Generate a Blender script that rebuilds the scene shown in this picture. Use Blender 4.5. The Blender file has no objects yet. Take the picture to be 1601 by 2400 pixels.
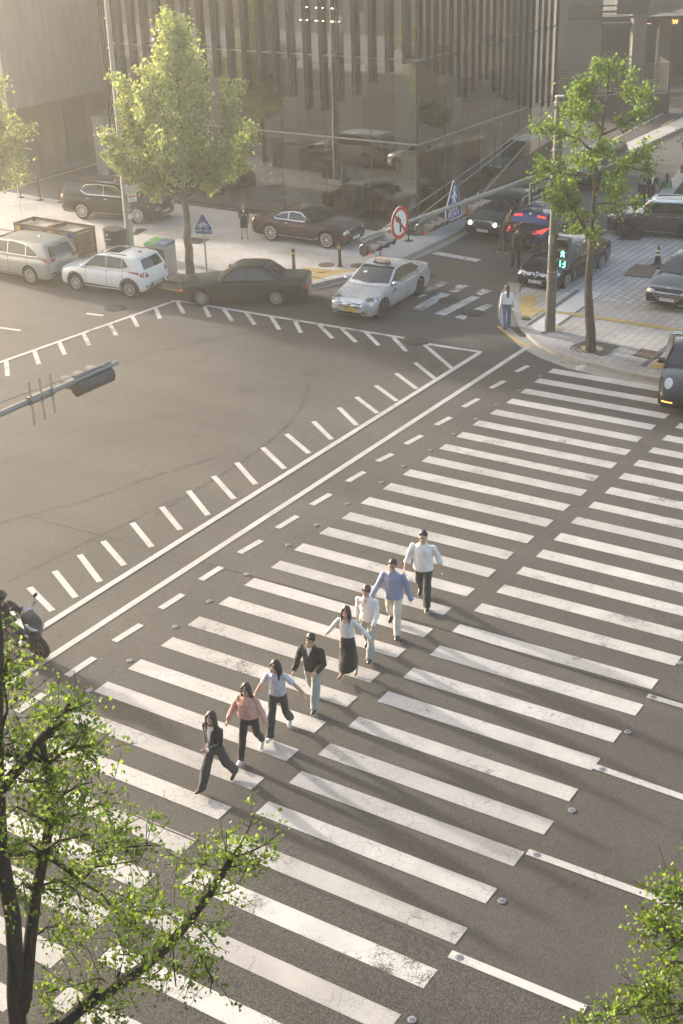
import bpy, bmesh, math, random
import numpy as np
from mathutils import Vector, Matrix
from mathutils.bvhtree import BVHTree

random.seed(7)
RNG = np.random.default_rng(7)
SC = bpy.context.scene
COL = SC.collection
R = math.radians

# ------------------------------------------------------------------ camera
CAM_H = 14.5
F_PX, PITCH, ROLL = 3076.97, 0.459163, -0.0326978
_cp, _sp, _c, _s = math.cos(PITCH), math.sin(PITCH), math.cos(ROLL), math.sin(ROLL)
_r, _u, _f = np.array([1., 0, 0]), np.array([0, _sp, _cp]), np.array([0, _cp, -_sp])
CR, CU, CF = _c * _r + _s * _u, -_s * _r + _c * _u, _f
CAM = np.array([0, 0, CAM_H])
cam_d = bpy.data.cameras.new('camera')
cam_o = bpy.data.objects.new('camera', cam_d)
COL.objects.link(cam_o)
M = Matrix(((CR[0], CU[0], -CF[0], 0), (CR[1], CU[1], -CF[1], 0), (CR[2], CU[2], -CF[2], CAM_H), (0, 0, 0, 1)))
cam_o.matrix_world = M
cam_d.sensor_fit = 'VERTICAL'
cam_d.sensor_height = 36
cam_d.lens = 36 * F_PX / 2400
cam_d.clip_start, cam_d.clip_end = 0.1, 2000
SC.camera = cam_o

# survey helpers: sight lines of the photograph measured on a 1568 px wide copy
def ray(u, v):
    k = 1 / .97939
    d = CF + CR * ((u * k - 800.5) / F_PX) - CU * ((v * k - 1200) / F_PX)
    return d / np.linalg.norm(d)
def G(u, v, z=0.0):
    d = ray(u, v); t = (z - CAM_H) / d[2]
    return Vector((CAM + d * t))
def onplane(u, v, p, n):
    d = ray(u, v); p = np.array(p); n = np.array(n)
    t = np.dot(p - CAM, n) / np.dot(d, n)
    return Vector(CAM + d * t)
def Zat(p, v):
    """height above the point p at which image row v is met"""
    best = None
    p = np.array(p)
    lo, hi = -3., 30.
    def row(z):
        q = np.array([p[0], p[1], z]) - CAM
        return (1200 - F_PX * np.dot(q, CU) / np.dot(q, CF)) * .97939
    for _ in range(50):
        m = (lo + hi) / 2
        if row(m) > v: lo = m
        else: hi = m
    return lo
# street frame: origin at the corner of the glass building, a along its front, b along its side
D1 = Vector((math.cos(-.602562), math.sin(-.602562), 0))
D2 = Vector((-D1.y, D1.x, 0))
CORNER = Vector((3.648, 55.462, 0))
YAW = -.602562
def L(a, b, z=0.0):
    return CORNER + D1 * a + D2 * b + Vector((0, 0, z))
def ab(p):
    q = Vector((p[0], p[1], 0)) - CORNER
    return q.dot(D1), q.dot(D2)

# ------------------------------------------------------------------ materials
MATS = {}
class N:
    """tiny node helper"""
    def __init__(s, name):
        s.m = bpy.data.materials.new(name); s.m.use_nodes = True
        s.t = s.m.node_tree; s.t.nodes.clear()
        s.out = s.add('ShaderNodeOutputMaterial')
    def add(s, typ, **kw):
        n = s.t.nodes.new(typ)
        for k, v in kw.items(): setattr(n, k, v)
        return n
    def link(s, a, b): s.t.links.new(a, b)
    def set(s, n, **kw):
        for k, v in kw.items(): n.inputs[k.replace('_', ' ')].default_value = v
        return n
    def coords(s, kind='Object'):
        return s.add('ShaderNodeTexCoord').outputs[kind]
    def noise(s, vec, scale, detail=4, rough=.55, dist=0):
        n = s.add('ShaderNodeTexNoise')
        n.inputs['Scale'].default_value = scale; n.inputs['Detail'].default_value = detail
        n.inputs['Roughness'].default_value = rough; n.inputs['Distortion'].default_value = dist
        if vec is not None: s.link(vec, n.inputs['Vector'])
        return n.outputs['Fac']
    def ramp(s, fac, stops, mode='LINEAR'):
        n = s.add('ShaderNodeValToRGB'); cr = n.color_ramp; cr.interpolation = mode
        while len(cr.elements) < len(stops): cr.elements.new(.5)
        for e, (p, c) in zip(cr.elements, stops):
            e.position = p; e.color = (*c, 1) if not isinstance(c, (int, float)) else (c, c, c, 1)
        s.link(fac, n.inputs[0]); return n.outputs[0]
    def mix(s, fac, a, b, mode='MIX'):
        n = s.add('ShaderNodeMix', data_type='RGBA', blend_type=mode)
        for sock, val in ((n.inputs[0], fac), (n.inputs[6], a), (n.inputs[7], b)):
            if hasattr(val, 'is_linked'): s.link(val, sock)
            elif isinstance(val, (int, float)): sock.default_value = val if sock.type == 'VALUE' else (val, val, val, 1)
            else: sock.default_value = (*val, 1)
        return n.outputs[2]
    def math(s, op, a, b=0.0, c=0.0):
        n = s.add('ShaderNodeMath', operation=op)
        for i, v in enumerate((a, b, c)):
            if hasattr(v, 'is_linked'): s.link(v, n.inputs[i])
            else: n.inputs[i].default_value = v
        return n.outputs[0]
    def bsdf(s, color, rough=.6, metal=0., bump=None, bstr=.3, bdist=.01, **kw):
        b = s.add('ShaderNodeBsdfPrincipled')
        for sock, val in ((b.inputs['Base Color'], color), (b.inputs['Roughness'], rough)):
            if hasattr(val, 'is_linked'): s.link(val, sock)
            elif isinstance(val, (int, float)): sock.default_value = val
            else: sock.default_value = (*val, 1)
        b.inputs['Metallic'].default_value = metal
        for k, v in kw.items(): b.inputs[k.replace('_', ' ')].default_value = v
        if bump is not None:
            n = s.add('ShaderNodeBump'); n.inputs['Strength'].default_value = bstr; n.inputs['Distance'].default_value = bdist
            s.link(bump, n.inputs['Height']); s.link(n.outputs[0], b.inputs['Normal'])
        s.link(b.outputs[0], s.out.inputs[0]); return b
def mat(name, col, rough=.6, metal=0., var=.12, scale=6., bump=.0, bscale=60., wear=None, **kw):
    """plain material with a procedural mottling"""
    if name in MATS: return MATS[name]
    n = N(name); co = n.coords()
    f = n.noise(co, scale, 5)
    lo = tuple(max(0, c * (1 - var)) for c in col); hi = tuple(min(1, c * (1 + var)) for c in col)
    c = n.ramp(f, [(.3, lo), (.7, hi)])
    if wear: # (colour, scale, threshold)
        w = n.noise(co, wear[1], 6, .7)
        c = n.mix(n.ramp(w, [(wear[2], 0), (wear[2] + .08, 1)]), c, wear[0])
    bm = n.noise(co, bscale, 3) if bump else None
    n.bsdf(c, rough, metal, bm, bump, **kw)
    MATS[name] = n.m; return n.m
def emis(name, col, s):
    if name in MATS: return MATS[name]
    n = N(name); e = n.add('ShaderNodeEmission'); e.inputs[0].default_value = (*col, 1); e.inputs[1].default_value = s
    n.link(e.outputs[0], n.out.inputs[0]); MATS[name] = n.m; return n.m

# ------------------------------------------------------------------ mesh building
class MB:
    def __init__(s): s.v = []; s.f = []; s.m = []
    def add(s, vs, fs, mi=0):
        o = len(s.v); s.v += [tuple(v) for v in vs]
        for f in fs: s.f.append(tuple(i + o for i in f)); s.m.append(mi)
        return s
    def box(s, c, d, rz=0., mi=0, rot=None, taper=1.):
        x, y, z = d[0] / 2, d[1] / 2, d[2] / 2
        m = rot if rot is not None else Matrix.Rotation(rz, 3, 'Z')
        vs = []
        for k, (sx, sy, sz) in enumerate([(-1, -1, -1), (1, -1, -1), (1, 1, -1), (-1, 1, -1), (-1, -1, 1), (1, -1, 1), (1, 1, 1), (-1, 1, 1)]):
            t = taper if sz > 0 else 1
            vs.append(Vector(c) + m @ Vector((sx * x * t, sy * y * t, sz * z)))
        return s.add(vs, [(3, 2, 1, 0), (4, 5, 6, 7), (0, 1, 5, 4), (1, 2, 6, 5), (2, 3, 7, 6), (3, 0, 4, 7)], mi)
    def tube(s, pts, rad, n=10, caps=True, mi=0, up=None, flat=None):
        pts = [Vector(p) for p in pts]
        if isinstance(rad, (int, float)): rad = [rad] * len(pts)
        vs = []; prev = None
        for i, p in enumerate(pts):
            t = (pts[min(i + 1, len(pts) - 1)] - pts[max(i - 1, 0)])
            if t.length < 1e-9: t = Vector((0, 0, 1))
            t.normalize()
            if prev is None:
                a = Vector(up) if up is not None else (Vector((0, 0, 1)) if abs(t.z) < .9 else Vector((1, 0, 0)))
                x = (a - t * a.dot(t)).normalized()
            else:
                x = (prev - t * prev.dot(t)).normalized()
            prev = x; y = t.cross(x)
            r = rad[i]; rx, ry = (r if isinstance(r, (tuple, list)) else (r, r))
            for k in range(n):
                an = 2 * math.pi * k / n
                vs.append(p + x * (math.cos(an) * rx) + y * (math.sin(an) * ry))
        fs = []
        for i in range(len(pts) - 1):
            for k in range(n):
                fs.append((i * n + k, i * n + (k + 1) % n, (i + 1) * n + (k + 1) % n, (i + 1) * n + k))
        if caps:
            fs.append(tuple(range(n - 1, -1, -1))); fs.append(tuple(range((len(pts) - 1) * n, len(pts) * n)))
        return s.add(vs, fs, mi)
    def cyl(s, p0, p1, r0, r1=None, n=16, mi=0): return s.tube([p0, p1], [r0, r0 if r1 is None else r1], n, True, mi)
    def ell(s, c, r, n=12, m=8, rot=None, mi=0):
        if isinstance(r, (int, float)): r = (r, r, r)
        vs = []; c = Vector(c)
        for i in range(1, m):
            th = math.pi * i / m
            for k in range(n):
                ph = 2 * math.pi * k / n
                q = Vector((r[0] * math.sin(th) * math.cos(ph), r[1] * math.sin(th) * math.sin(ph), r[2] * math.cos(th)))
                vs.append(c + (rot @ q if rot is not None else q))
        for sg in (1, -1):
            q = Vector((0, 0, sg * r[2])); vs.append(c + (rot @ q if rot is not None else q))
        T, B = (m - 1) * n, (m - 1) * n + 1; fs = []
        for k in range(n):
            fs.append((T, k, (k + 1) % n)); fs.append((B, (m - 2) * n + (k + 1) % n, (m - 2) * n + k))
            for i in range(m - 2):
                fs.append((i * n + k, (i + 1) * n + k, (i + 1) * n + (k + 1) % n, i * n + (k + 1) % n))
        return s.add(vs, fs, mi)
    def prism(s, poly, z0, z1, mi=0, top_only=False):
        """poly: list of points (x, y[, z ignored]); counter clockwise or not, both work"""
        P = [(p[0], p[1]) for p in poly]
        A = sum(P[i][0] * P[(i + 1) % len(P)][1] - P[(i + 1) % len(P)][0] * P[i][1] for i in range(len(P)))
        if A < 0: P = P[::-1]
        n = len(P)
        if top_only: return s.add([(x, y, z1) for x, y in P], [tuple(range(n))], mi)
        vs = [(x, y, z0) for x, y in P] + [(x, y, z1) for x, y in P]
        fs = [tuple(range(n - 1, -1, -1)), tuple(range(n, 2 * n))] + [(i, (i + 1) % n, n + (i + 1) % n, n + i) for i in range(n)]
        return s.add(vs, fs, mi)
    def plate(s, poly, nrm, th, mi=0):
        """planar polygon in space given thickness th along nrm"""
        P = [Vector(p) for p in poly]; nn = Vector(nrm).normalized()
        area = Vector((0, 0, 0))
        for i in range(len(P)): area += P[i].cross(P[(i + 1) % len(P)])
        if area.dot(nn) < 0: P = P[::-1]
        n = len(P); vs = P + [p + nn * th for p in P]
        fs = [tuple(range(n - 1, -1, -1)), tuple(range(n, 2 * n))] + [(i, (i + 1) % n, n + (i + 1) % n, n + i) for i in range(n)]
        return s.add(vs, fs, mi)
    def build(s, name, m, parent=None, smooth=None, local=False):
        me = bpy.data.meshes.new(name)
        vs = s.v
        if parent is not None and not local and parent.name in FRAMES:
            inv = FRAMES[parent.name].inverted(); vs = [inv @ Vector(v) for v in vs]
        me.from_pydata([tuple(v) for v in vs], [], s.f)
        ms = m if isinstance(m, (list, tuple)) else [m]
        for q in ms: me.materials.append(q)
        if len(ms) > 1: me.polygons.foreach_set('material_index', s.m)
        if smooth is not None: shade(me, smooth)
        me.update()
        o = bpy.data.objects.new(name, me); COL.objects.link(o)
        if parent is not None: o.parent = parent
        return o
def shade(me, ang):
    me.polygons.foreach_set('use_smooth', [True] * len(me.polygons))
    if ang < 179: me.set_sharp_from_angle(angle=R(ang))
FRAMES = {}
def thing(name, label, cat, loc=(0, 0, 0), rz=0., group=None):
    o = bpy.data.objects.new(name, None); COL.objects.link(o)
    o.empty_display_size = .2
    o.location = loc; o.rotation_euler = (0, 0, rz)
    FRAMES[o.name] = Matrix.Translation(Vector(loc)) @ Matrix.Rotation(rz, 4, 'Z')
    o['label'] = label; o['category'] = cat
    if group: o['group'] = group
    return o
def tag(o, label, cat, group=None):
    o['label'] = label; o['category'] = cat
    if group: o['group'] = group
    return o
def struct(o): o['kind'] = 'structure'; return o
def recenter(o, loc):
    """move the origin of a single-mesh thing to loc without moving its shape"""
    loc = Vector(loc); me = o.data
    n = len(me.vertices); c = np.empty(n * 3); me.vertices.foreach_get('co', c)
    c = c.reshape(-1, 3) - np.array(loc); me.vertices.foreach_set('co', c.ravel()); me.update(); o.location = loc; return o
def copy_tree(o, parent=None):
    c = o.copy(); COL.objects.link(c); c.parent = parent
    if o.name in FRAMES: FRAMES[c.name] = FRAMES[o.name]
    for ch in list(o.children): copy_tree(ch, c)
    return c
def text_mesh(name, body, size, m, parent=None, mw=None, extrude=.002, align='CENTER', sx=1.):
    cu = bpy.data.curves.new(name, 'FONT'); cu.body = body; cu.size = size; cu.extrude = extrude
    cu.align_x = align; cu.align_y = 'CENTER'; cu.resolution_u = 2
    t = bpy.data.objects.new(name, cu); COL.objects.link(t)
    dg = bpy.context.evaluated_depsgraph_get()
    me = bpy.data.meshes.new_from_object(t.evaluated_get(dg))
    bpy.data.objects.remove(t); bpy.data.curves.remove(cu)
    me.name = name
    me.materials.clear(); me.materials.append(m)
    tr = (mw if mw is not None else Matrix()) @ Matrix.Diagonal((sx, 1, 1, 1))
    if parent is not None and parent.name in FRAMES: tr = FRAMES[parent.name].inverted() @ tr
    me.transform(tr)
    o = bpy.data.objects.new(name, me); COL.objects.link(o)
    if parent is not None: o.parent = parent
    return o
def frame_m(origin, x, z):
    """matrix with local x and local z (normal) directions"""
    x = Vector(x).normalized(); z = Vector(z).normalized(); x = (x - z * x.dot(z)).normalized(); y = z.cross(x)
    o = Vector(origin)
    return Matrix(((x.x, y.x, z.x, o.x), (x.y, y.y, z.y, o.y), (x.z, y.z, z.z, o.z), (0, 0, 0, 1)))
def lerp(a, b, t): return a + (b - a) * t
# ================================================================== ground
def GF(x, y, z=0.): return G(x * .97939, y * .97939, z)
Z_C = 1568 / 600
def GC(o, x, y, z=0.): return GF(o[0] + x / Z_C, o[1] + y / Z_C, z)

def asphalt_mat(name, base, warm, grain, gsize, patch=.18, seed=0.):
    n = N(name); pos = n.add('ShaderNodeNewGeometry').outputs['Position']
    big = n.noise(pos, .13 + seed, 5, .6, .6); mid = n.noise(pos, 1.1, 5, .65)
    fine = n.noise(pos, gsize, 2, .7)
    v = n.add('ShaderNodeTexVoronoi'); v.inputs['Scale'].default_value = gsize * 1.1; n.link(pos, v.inputs['Vector'])
    sp = n.ramp(n.add('ShaderNodeSeparateColor').outputs[0], [(0, 0), (1, 1)])
    sc = n.add('ShaderNodeSeparateColor'); n.link(v.outputs['Color'], sc.inputs[0])
    f = n.math('MULTIPLY_ADD', n.math('SUBTRACT', big, .5), patch * 2, 1.0)
    f = n.math('MULTIPLY', f, n.math('MULTIPLY_ADD', n.math('SUBTRACT', mid, .5), .22, 1.0))
    f = n.math('MULTIPLY', f, n.math('MULTIPLY_ADD', n.math('SUBTRACT', fine, .5), grain * 2.2, 1.0))
    f = n.math('MULTIPLY', f, n.math('MULTIPLY_ADD', n.math('SUBTRACT', sc.outputs[0], .5), grain * 1.6, 1.0))
    # tyre polished and oily lanes along the avenue
    mp = n.add('ShaderNodeMapping'); mp.inputs['Rotation'].default_value = (0, 0, .5659); n.link(pos, mp.inputs['Vector'])
    m2 = n.add('ShaderNodeMapping'); m2.inputs['Scale'].default_value = (.05, .75, 1); n.link(mp.outputs[0], m2.inputs['Vector'])
    lane = n.noise(m2.outputs[0], 1.0, 4, .55); f = n.math('MULTIPLY', f, n.math('MULTIPLY_ADD', n.math('SUBTRACT', lane, .5), .55, 1.0))
    sp_ = n.noise(pos, .8, 2, .4); f = n.math('MULTIPLY', f, n.math('MULTIPLY_ADD', n.ramp(sp_, [(.66, 0), (.74, 1)]), -.22, 1.0))
    c = n.mix(n.ramp(big, [(.35, 0), (.65, 1)]), base, warm)
    # hairline cracks
    vv = n.add('ShaderNodeTexVoronoi', feature='DISTANCE_TO_EDGE'); vv.inputs['Scale'].default_value = .28
    wv = n.add('ShaderNodeVectorMath', operation='MULTIPLY_ADD')
    nz = n.add('ShaderNodeTexNoise'); nz.inputs['Scale'].default_value = 1.2; nz.inputs['Detail'].default_value = 6; n.link(pos, nz.inputs['Vector'])
    n.link(nz.outputs['Color'], wv.inputs[0]); wv.inputs[1].default_value = (1.6, 1.6, 0); n.link(pos, wv.inputs[2])
    n.link(wv.outputs[0], vv.inputs['Vector'])
    crack = n.math('MULTIPLY', n.ramp(vv.outputs['Distance'], [(.0025, 1), (.006, 0)]), n.ramp(mid, [(.52, 0), (.6, 1)]))
    f = n.math('MULTIPLY', f, n.math('MULTIPLY_ADD', crack, -.35, 1.0))
    col = n.mix(1.0, c, f, 'MULTIPLY')
    rg = n.math('MULTIPLY_ADD', big, .2, .72)
    n.bsdf(col, rg, 0, fine, .25, .01, Specular_IOR_Level=.35)
    MATS[name] = n.m; return n.m
M_ROAD = asphalt_mat('asphalt', (.060, .054, .047), (.080, .072, .062), .62, 80.)
M_ROAD2 = asphalt_mat('coarse_asphalt', (.052, .048, .042), (.063, .058, .05), 1.0, 62., .1)
M_SIDE = asphalt_mat('side_asphalt', (.078, .072, .065), (.105, .097, .088), .6, 80., .2, .07)
M_PATCH = asphalt_mat('asphalt_patch', (.05, .047, .042), (.06, .056, .05), .4, 60., .1)

def paint_mat(name, col, wear, worn_t):
    n = N(name); pos = n.add('ShaderNodeNewGeometry').outputs['Position']
    # cracked thermoplastic: distorted cell edges, denser where worn
    nz = n.add('ShaderNodeTexNoise'); nz.inputs['Scale'].default_value = 5; nz.inputs['Detail'].default_value = 4; n.link(pos, nz.inputs['Vector'])
    wv = n.add('ShaderNodeVectorMath', operation='MULTIPLY_ADD'); n.link(nz.outputs['Color'], wv.inputs[0]); wv.inputs[1].default_value = (.22, .22, 0); n.link(pos, wv.inputs[2])
    vv = n.add('ShaderNodeTexVoronoi', feature='DISTANCE_TO_EDGE'); vv.inputs['Scale'].default_value = 6.0; n.link(wv.outputs[0], vv.inputs['Vector'])
    zone = n.noise(pos, .55, 3)
    crack = n.math('MULTIPLY', n.ramp(vv.outputs['Distance'], [(.007, 1), (.024, 0)]), n.ramp(zone, [(.38, 0), (.58, 1)]))
    fine = n.noise(pos, 42, 3, .75); blot = n.noise(pos, 2.2, 6, .7)
    s = n.math('ADD', n.math('MULTIPLY', fine, .55), n.math('MULTIPLY', blot, .45))
    s = n.math('ADD', s, n.math('MULTIPLY', n.math('SUBTRACT', zone, .5), .35))
    worn = n.ramp(s, [(worn_t, 0), (worn_t + .05, 1)])
    m = n.math('MAXIMUM', n.math('MULTIPLY', crack, .75), worn)
    dirt = n.noise(pos, 1.3, 6, .65)
    dk = tuple(c * .70 for c in col)
    c = n.mix(n.ramp(dirt, [(.3, 0), (.7, 1)]), dk, col)
    c = n.mix(n.ramp(n.noise(pos, 60, 2), [(.3, 0), (.7, .25)]), c, tuple(x * .75 for x in col))
    c = n.mix(n.math('MULTIPLY', m, wear), c, (.075, .07, .062))
    n.bsdf(c, .6, 0, fine, .2, .006); MATS[name] = n.m; return n.m
M_PAINT = paint_mat('road_paint', (.50, .475, .45), .9, .64)
M_PAINT_B = paint_mat('greyed_road_paint', (.42, .40, .378), .95, .60)
M_PAINT_C = paint_mat('cracked_road_paint', (.47, .447, .42), 1.0, .575)
M_PAINT_W = paint_mat('worn_road_paint', (.58, .56, .53), 1.0, .545)
M_PAINT_WW = paint_mat('thin_road_paint', (.55, .53, .50), 1.0, .50)
M_YEL = paint_mat('yellow_road_paint', (.56, .36, .09), 1.0, .6)

def paver_mat(name, c1, c2, mortar, bw, bh, rot=0., msize=.012, offset=.5, var=.5):
    n = N(name); pos = n.add('ShaderNodeNewGeometry').outputs['Position']
    mp = n.add('ShaderNodeMapping'); mp.inputs['Rotation'].default_value = (0, 0, -(YAW + rot)); n.link(pos, mp.inputs['Vector'])
    b = n.add('ShaderNodeTexBrick'); n.link(mp.outputs[0], b.inputs['Vector'])
    b.offset = offset
    b.inputs['Color1'].default_value = (*c1, 1); b.inputs['Color2'].default_value = (*c2, 1); b.inputs['Mortar'].default_value = (*mortar, 1)
    b.inputs['Scale'].default_value = 1; b.inputs['Brick Width'].default_value = bw; b.inputs['Row Height'].default_value = bh
    b.inputs['Mortar Size'].default_value = msize; b.inputs['Bias'].default_value = 0
    st = n.noise(pos, .5, 6, .65); fi = n.noise(pos, 30, 3)
    c = n.mix(1., b.outputs['Color'], n.ramp(st, [(.3, 1 - var * .7), (.65, 1.05)]), 'MULTIPLY')
    c = n.mix(1., c, n.ramp(fi, [(.25, .86), (.75, 1.12)]), 'MULTIPLY')
    n.bsdf(c, .75, 0, b.outputs['Fac'], -.3, .01); MATS[name] = n.m; return n.m
M_PAVE_L = paver_mat('sidewalk_blocks', (.48, .45, .42), (.44, .41, .38), (.28, .265, .245), .62, .30, 0., .014)
M_PAVE_LG = paver_mat('granite_forecourt', (.46, .435, .405), (.43, .405, .38), (.35, .33, .31), 1.2, .6, math.pi / 2, .008, .5, .25)
M_PAVE_R = paver_mat('sidewalk_blocks_right', (.38, .35, .325), (.34, .315, .29), (.17, .157, .143), .6, .3, math.pi / 2, .012)
M_PAVE_A = paver_mat('apron_blocks', (.48, .455, .435), (.40, .38, .36), (.16, .152, .143), .34, .3, math.pi / 2, .02, .5)
M_BAND_D = paver_mat('dark_granite_band', (.095, .092, .09), (.085, .083, .08), (.065, .063, .06), .6, .3, 0, .008)
M_BAND_W = paver_mat('pale_granite_band', (.5, .48, .46), (.47, .45, .43), (.36, .345, .33), .9, .4, math.pi / 2, .008, .5, .2)
M_TACT = paver_mat('yellow_tactile_blocks', (.42, .29, .095), (.385, .27, .09), (.24, .18, .08), .3, .3, 0, .012, 0., .4)
M_KERB = mat('kerb_granite', (.30, .285, .262), .75, 0, .2, 3., .15, 90, wear=((.20, .185, .12), 1.2, .62))
M_GUT = mat('gutter_concrete', (.25, .236, .215), .8, 0, .15, 1.5, .15, 80)
M_IRON = mat('cast_iron', (.075, .066, .055), .6, .6, .25, 20, .4, 50)
M_RUST = mat('rusty_steel_cover', (.17, .115, .075), .75, .3, .25, 6, .3, 60)

def sheet(name, poly, m, z, kind=True):
    mb = MB(); mb.prism(poly, 0, z, top_only=True); o = mb.build(name, m); recenter(o, (poly[0][0], poly[0][1], 0))
    if kind: struct(o)
    return o
def stripe(name, p, q, w, m, z=.008, ext0=0, ext1=0):
    p, q = Vector(p), Vector(q); d = (q - p).normalized(); s = Vector((-d.y, d.x, 0)) * (w / 2)
    p = p - d * ext0; q = q + d * ext1
    return sheet(name, [p - s, q - s, q + s, p + s], m, z)
def polystripe(name, pts, w, m, z):
    pts = [Vector(p) for p in pts]; l, r = [], []
    for i, p in enumerate(pts):
        d = (pts[min(i + 1, len(pts) - 1)] - pts[max(i - 1, 0)]); d.z = 0; d.normalize(); s = Vector((-d.y, d.x, 0)) * (w / 2)
        l.append(p + s); r.append(p - s)
    mb = MB(); k = len(pts)
    mb.add([(p.x, p.y, z) for p in r + l], [(i, i + 1, k + i + 1, k + i) for i in range(k - 1)])
    o = mb.build(name, m); recenter(o, pts[0]); return struct(o)

# the road: one sheet to the horizon
mb = MB(); mb.add([(-700, -700, 0), (700, -700, 0), (700, 700, 0), (-700, 700, 0)], [(0, 1, 2, 3)])
struct(mb.build('road', M_ROAD))
# older, coarser surfacing nearest the camera (below the construction joint)
jn = [GF(0, 1775), GF(336, 1921), GF(463, 1975), GF(615, 2033), GF(768, 2098), GF(921, 2163), GF(1055, 2225), GF(1376, 2359)]
dj = (jn[-1] - jn[0]).normalized(); jn = [jn[0] - dj * 40] + jn + [jn[-1] + dj * 60]
dn = Vector((dj.y, -dj.x, 0)); dn = dn if dn.dot(-D2) > 0 else -dn
sheet('road_resurfaced_lane', jn + [jn[-1] + dn * 12, jn[0] + dn * 12], M_ROAD2, .004)
M_SEAM = mat('bitumen_seam', (.035, .032, .028), .8, 0, .4, 9)
polystripe('road_joint', jn[1:-1], .035, M_SEAM, .009)
polystripe('road_joint', [GF(*p) for p in [(0, 1189), (120, 1225), (245, 1257), (363, 1286), (470, 1318), (574, 1347)]], .03, M_SEAM, .006)
polystripe('road_joint', [GF(*p) for p in [(574, 1347), (700, 1380), (850, 1425), (1009, 1466), (1140, 1507), (1269, 1549), (1529, 1625), (1640, 1660)]], .028, M_SEAM, .012)

# ------------------------------------------------------------------ the big zebra
PHI = -.565903; sv = Vector((-.0380776, -.0557587, 0)) * CAM_H; sa = Vector((math.cos(PHI), math.sin(PHI), 0))
sw = Vector((-.0156242, -.0231104, 0)) * CAM_H
o1, l1 = Vector((.471001, 2.690717, 0)) * CAM_H, .311753 * CAM_H
o2, l2 = Vector((.207198, 1.696511, 0)) * CAM_H, .300921 * CAM_H
rs = random.Random(3)
for col, (o, ln, rng) in enumerate(((o1, l1, range(0, 29)), (o2, l2, range(-15, 16)))):
    for i in rng:
        p = o + sv * (i + rs.uniform(-.02, .02)); q = p + sa * (ln + rs.uniform(-.05, .05)); p = p + sa * rs.uniform(-.04, .04)
        wf = rs.uniform(.95, 1.05)
        m = rs.choice((M_PAINT, M_PAINT, M_PAINT_B, M_PAINT_C))
        if col == 1 and i in (10, 12, 14): m = M_PAINT_W
        sheet('crosswalk_stripe', [p, q, q + sw * wf, p + sw * wf], m, .008)
# stop line and the dashes between it and the zebra
stripe('stop_line', GF(1236, 814), GF(14, 1608), .17, M_PAINT, ext1=2)
C1, C2, C3, C4, C5, C6, C7, C8 = (1001, 760), (500, 1000), (1001, 1300), (500, 1800), (1001, 1800), (0, 1200), (0, 680), (560, 680)
for o, seg in [(C1, (545, 292, 620, 255)), (C1, (390, 393, 475, 348)), (C1, (222, 508, 315, 457)), (C1, (55, 618, 145, 570)), (C2, (1178, 108, 1278, 55)),
               (C2, (1005, 213, 1097, 168)), (C2, (822, 337, 925, 278)), (C2, (603, 480, 718, 413)), (C2, (392, 622, 515, 548)), (C2, (160, 775, 295, 698)),
               (C6, (1230, 418, 1355, 338)), (C6, (985, 592, 1120, 505)), (C6, (700, 793, 865, 690)), (C6, (410, 1005, 578, 893)), (C6, (105, 1225, 270, 1115))]:
    stripe('guide_dash', GC(o, *seg[:2]), GC(o, *seg[2:]), .17, M_PAINT)
# the box junction: outline and inward ticks
bx = [GF(1125, 825), GF(413, 705), GF(-40, 864), GF(-60, 1570)]
stripe('box_junction_line', GF(1126, 826), GF(-30, 1552), .17, M_PAINT, .012)
stripe('box_junction_line', GF(413, 705), GF(948, 793), .17, M_PAINT_W, .012)
stripe('box_junction_line', GF(1003, 807), GF(1128, 826), .17, M_PAINT_W, .013)
stripe('box_junction_line', GF(411, 705), GF(-60, 871), .17, M_PAINT_W, .0125)
ticks = [(C8, s) for s in [(1305, 480, 1135, 335), (1200, 543, 1078, 445), (1088, 605, 963, 510), (968, 680, 838, 585), (850, 755, 718, 655), (722, 828, 612, 720),
    (568, 915, 456, 805), (430, 1000, 292, 883), (280, 1095, 145, 965)]] + [(C7, s) for s in [(1566, 1190, 1450, 1058), (1435, 1280, 1308, 1140), (1275, 1380, 1155, 1230)]] + \
    [(C6, s) for s in [(1105, 110, 990, -30), (930, 215, 810, 67), (762, 328, 632, 180), (612, 428, 488, 263), (465, 525, 335, 363), (322, 607, 180, 463), (150, 715, 20, 565)]]
for o, s in ticks: stripe('box_junction_tick', GC(o, *s[:2]), GC(o, *s[2:]), .15, M_PAINT, .008)
ticks = [(C8, s) for s in [(45, 138, 97, 213), (195, 160, 248, 243), (340, 185, 380, 262), (490, 212, 575, 297), (630, 237, 718, 320), (780, 262, 857, 340), (945, 290, 1025, 375)]] + \
    [(C7, s) for s in [(1085, 68, 1125, 143), (1250, 95, 1283, 165), (1370, 115, 1423, 190), (950, 100, 980, 175), (805, 152, 843, 225), (670, 205, 712, 278), (510, 265, 548, 340), (362, 318, 397, 395), (210, 372, 240, 457), (38, 435, 48, 527)]]
for o, s in ticks: stripe('box_junction_tick', GC(o, *s[:2]), GC(o, *s[2:]), .15, M_PAINT_W, .008)
stripe('lane_dash', GC(C7, -120, 214), GC(C7, 125, 248), .15, M_PAINT_W)
stripe('lane_dash', GC(C7, 530, 144), GC(C7, 632, 157), .15, M_PAINT_W)
# lane lines towards the lower right
stripe('lane_line', GC(C3, 1350, 865), GC(C3, 1568, 932), .15, M_PAINT, .012, 0, 14)
stripe('lane_line', GC(C3, 1022, 1298), GC(C3, 1568, 1488), .15, M_PAINT, .012, 0, 14)
stripe('lane_line', GC(C5, 615, 515), GC(C5, 1560, 858), .15, M_PAINT, .012, 0, 14)
stripe('lane_line', GC(C5, 140, 1140), GC(C5, 970, 1482), .16, M_PAINT_W, .012)
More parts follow.
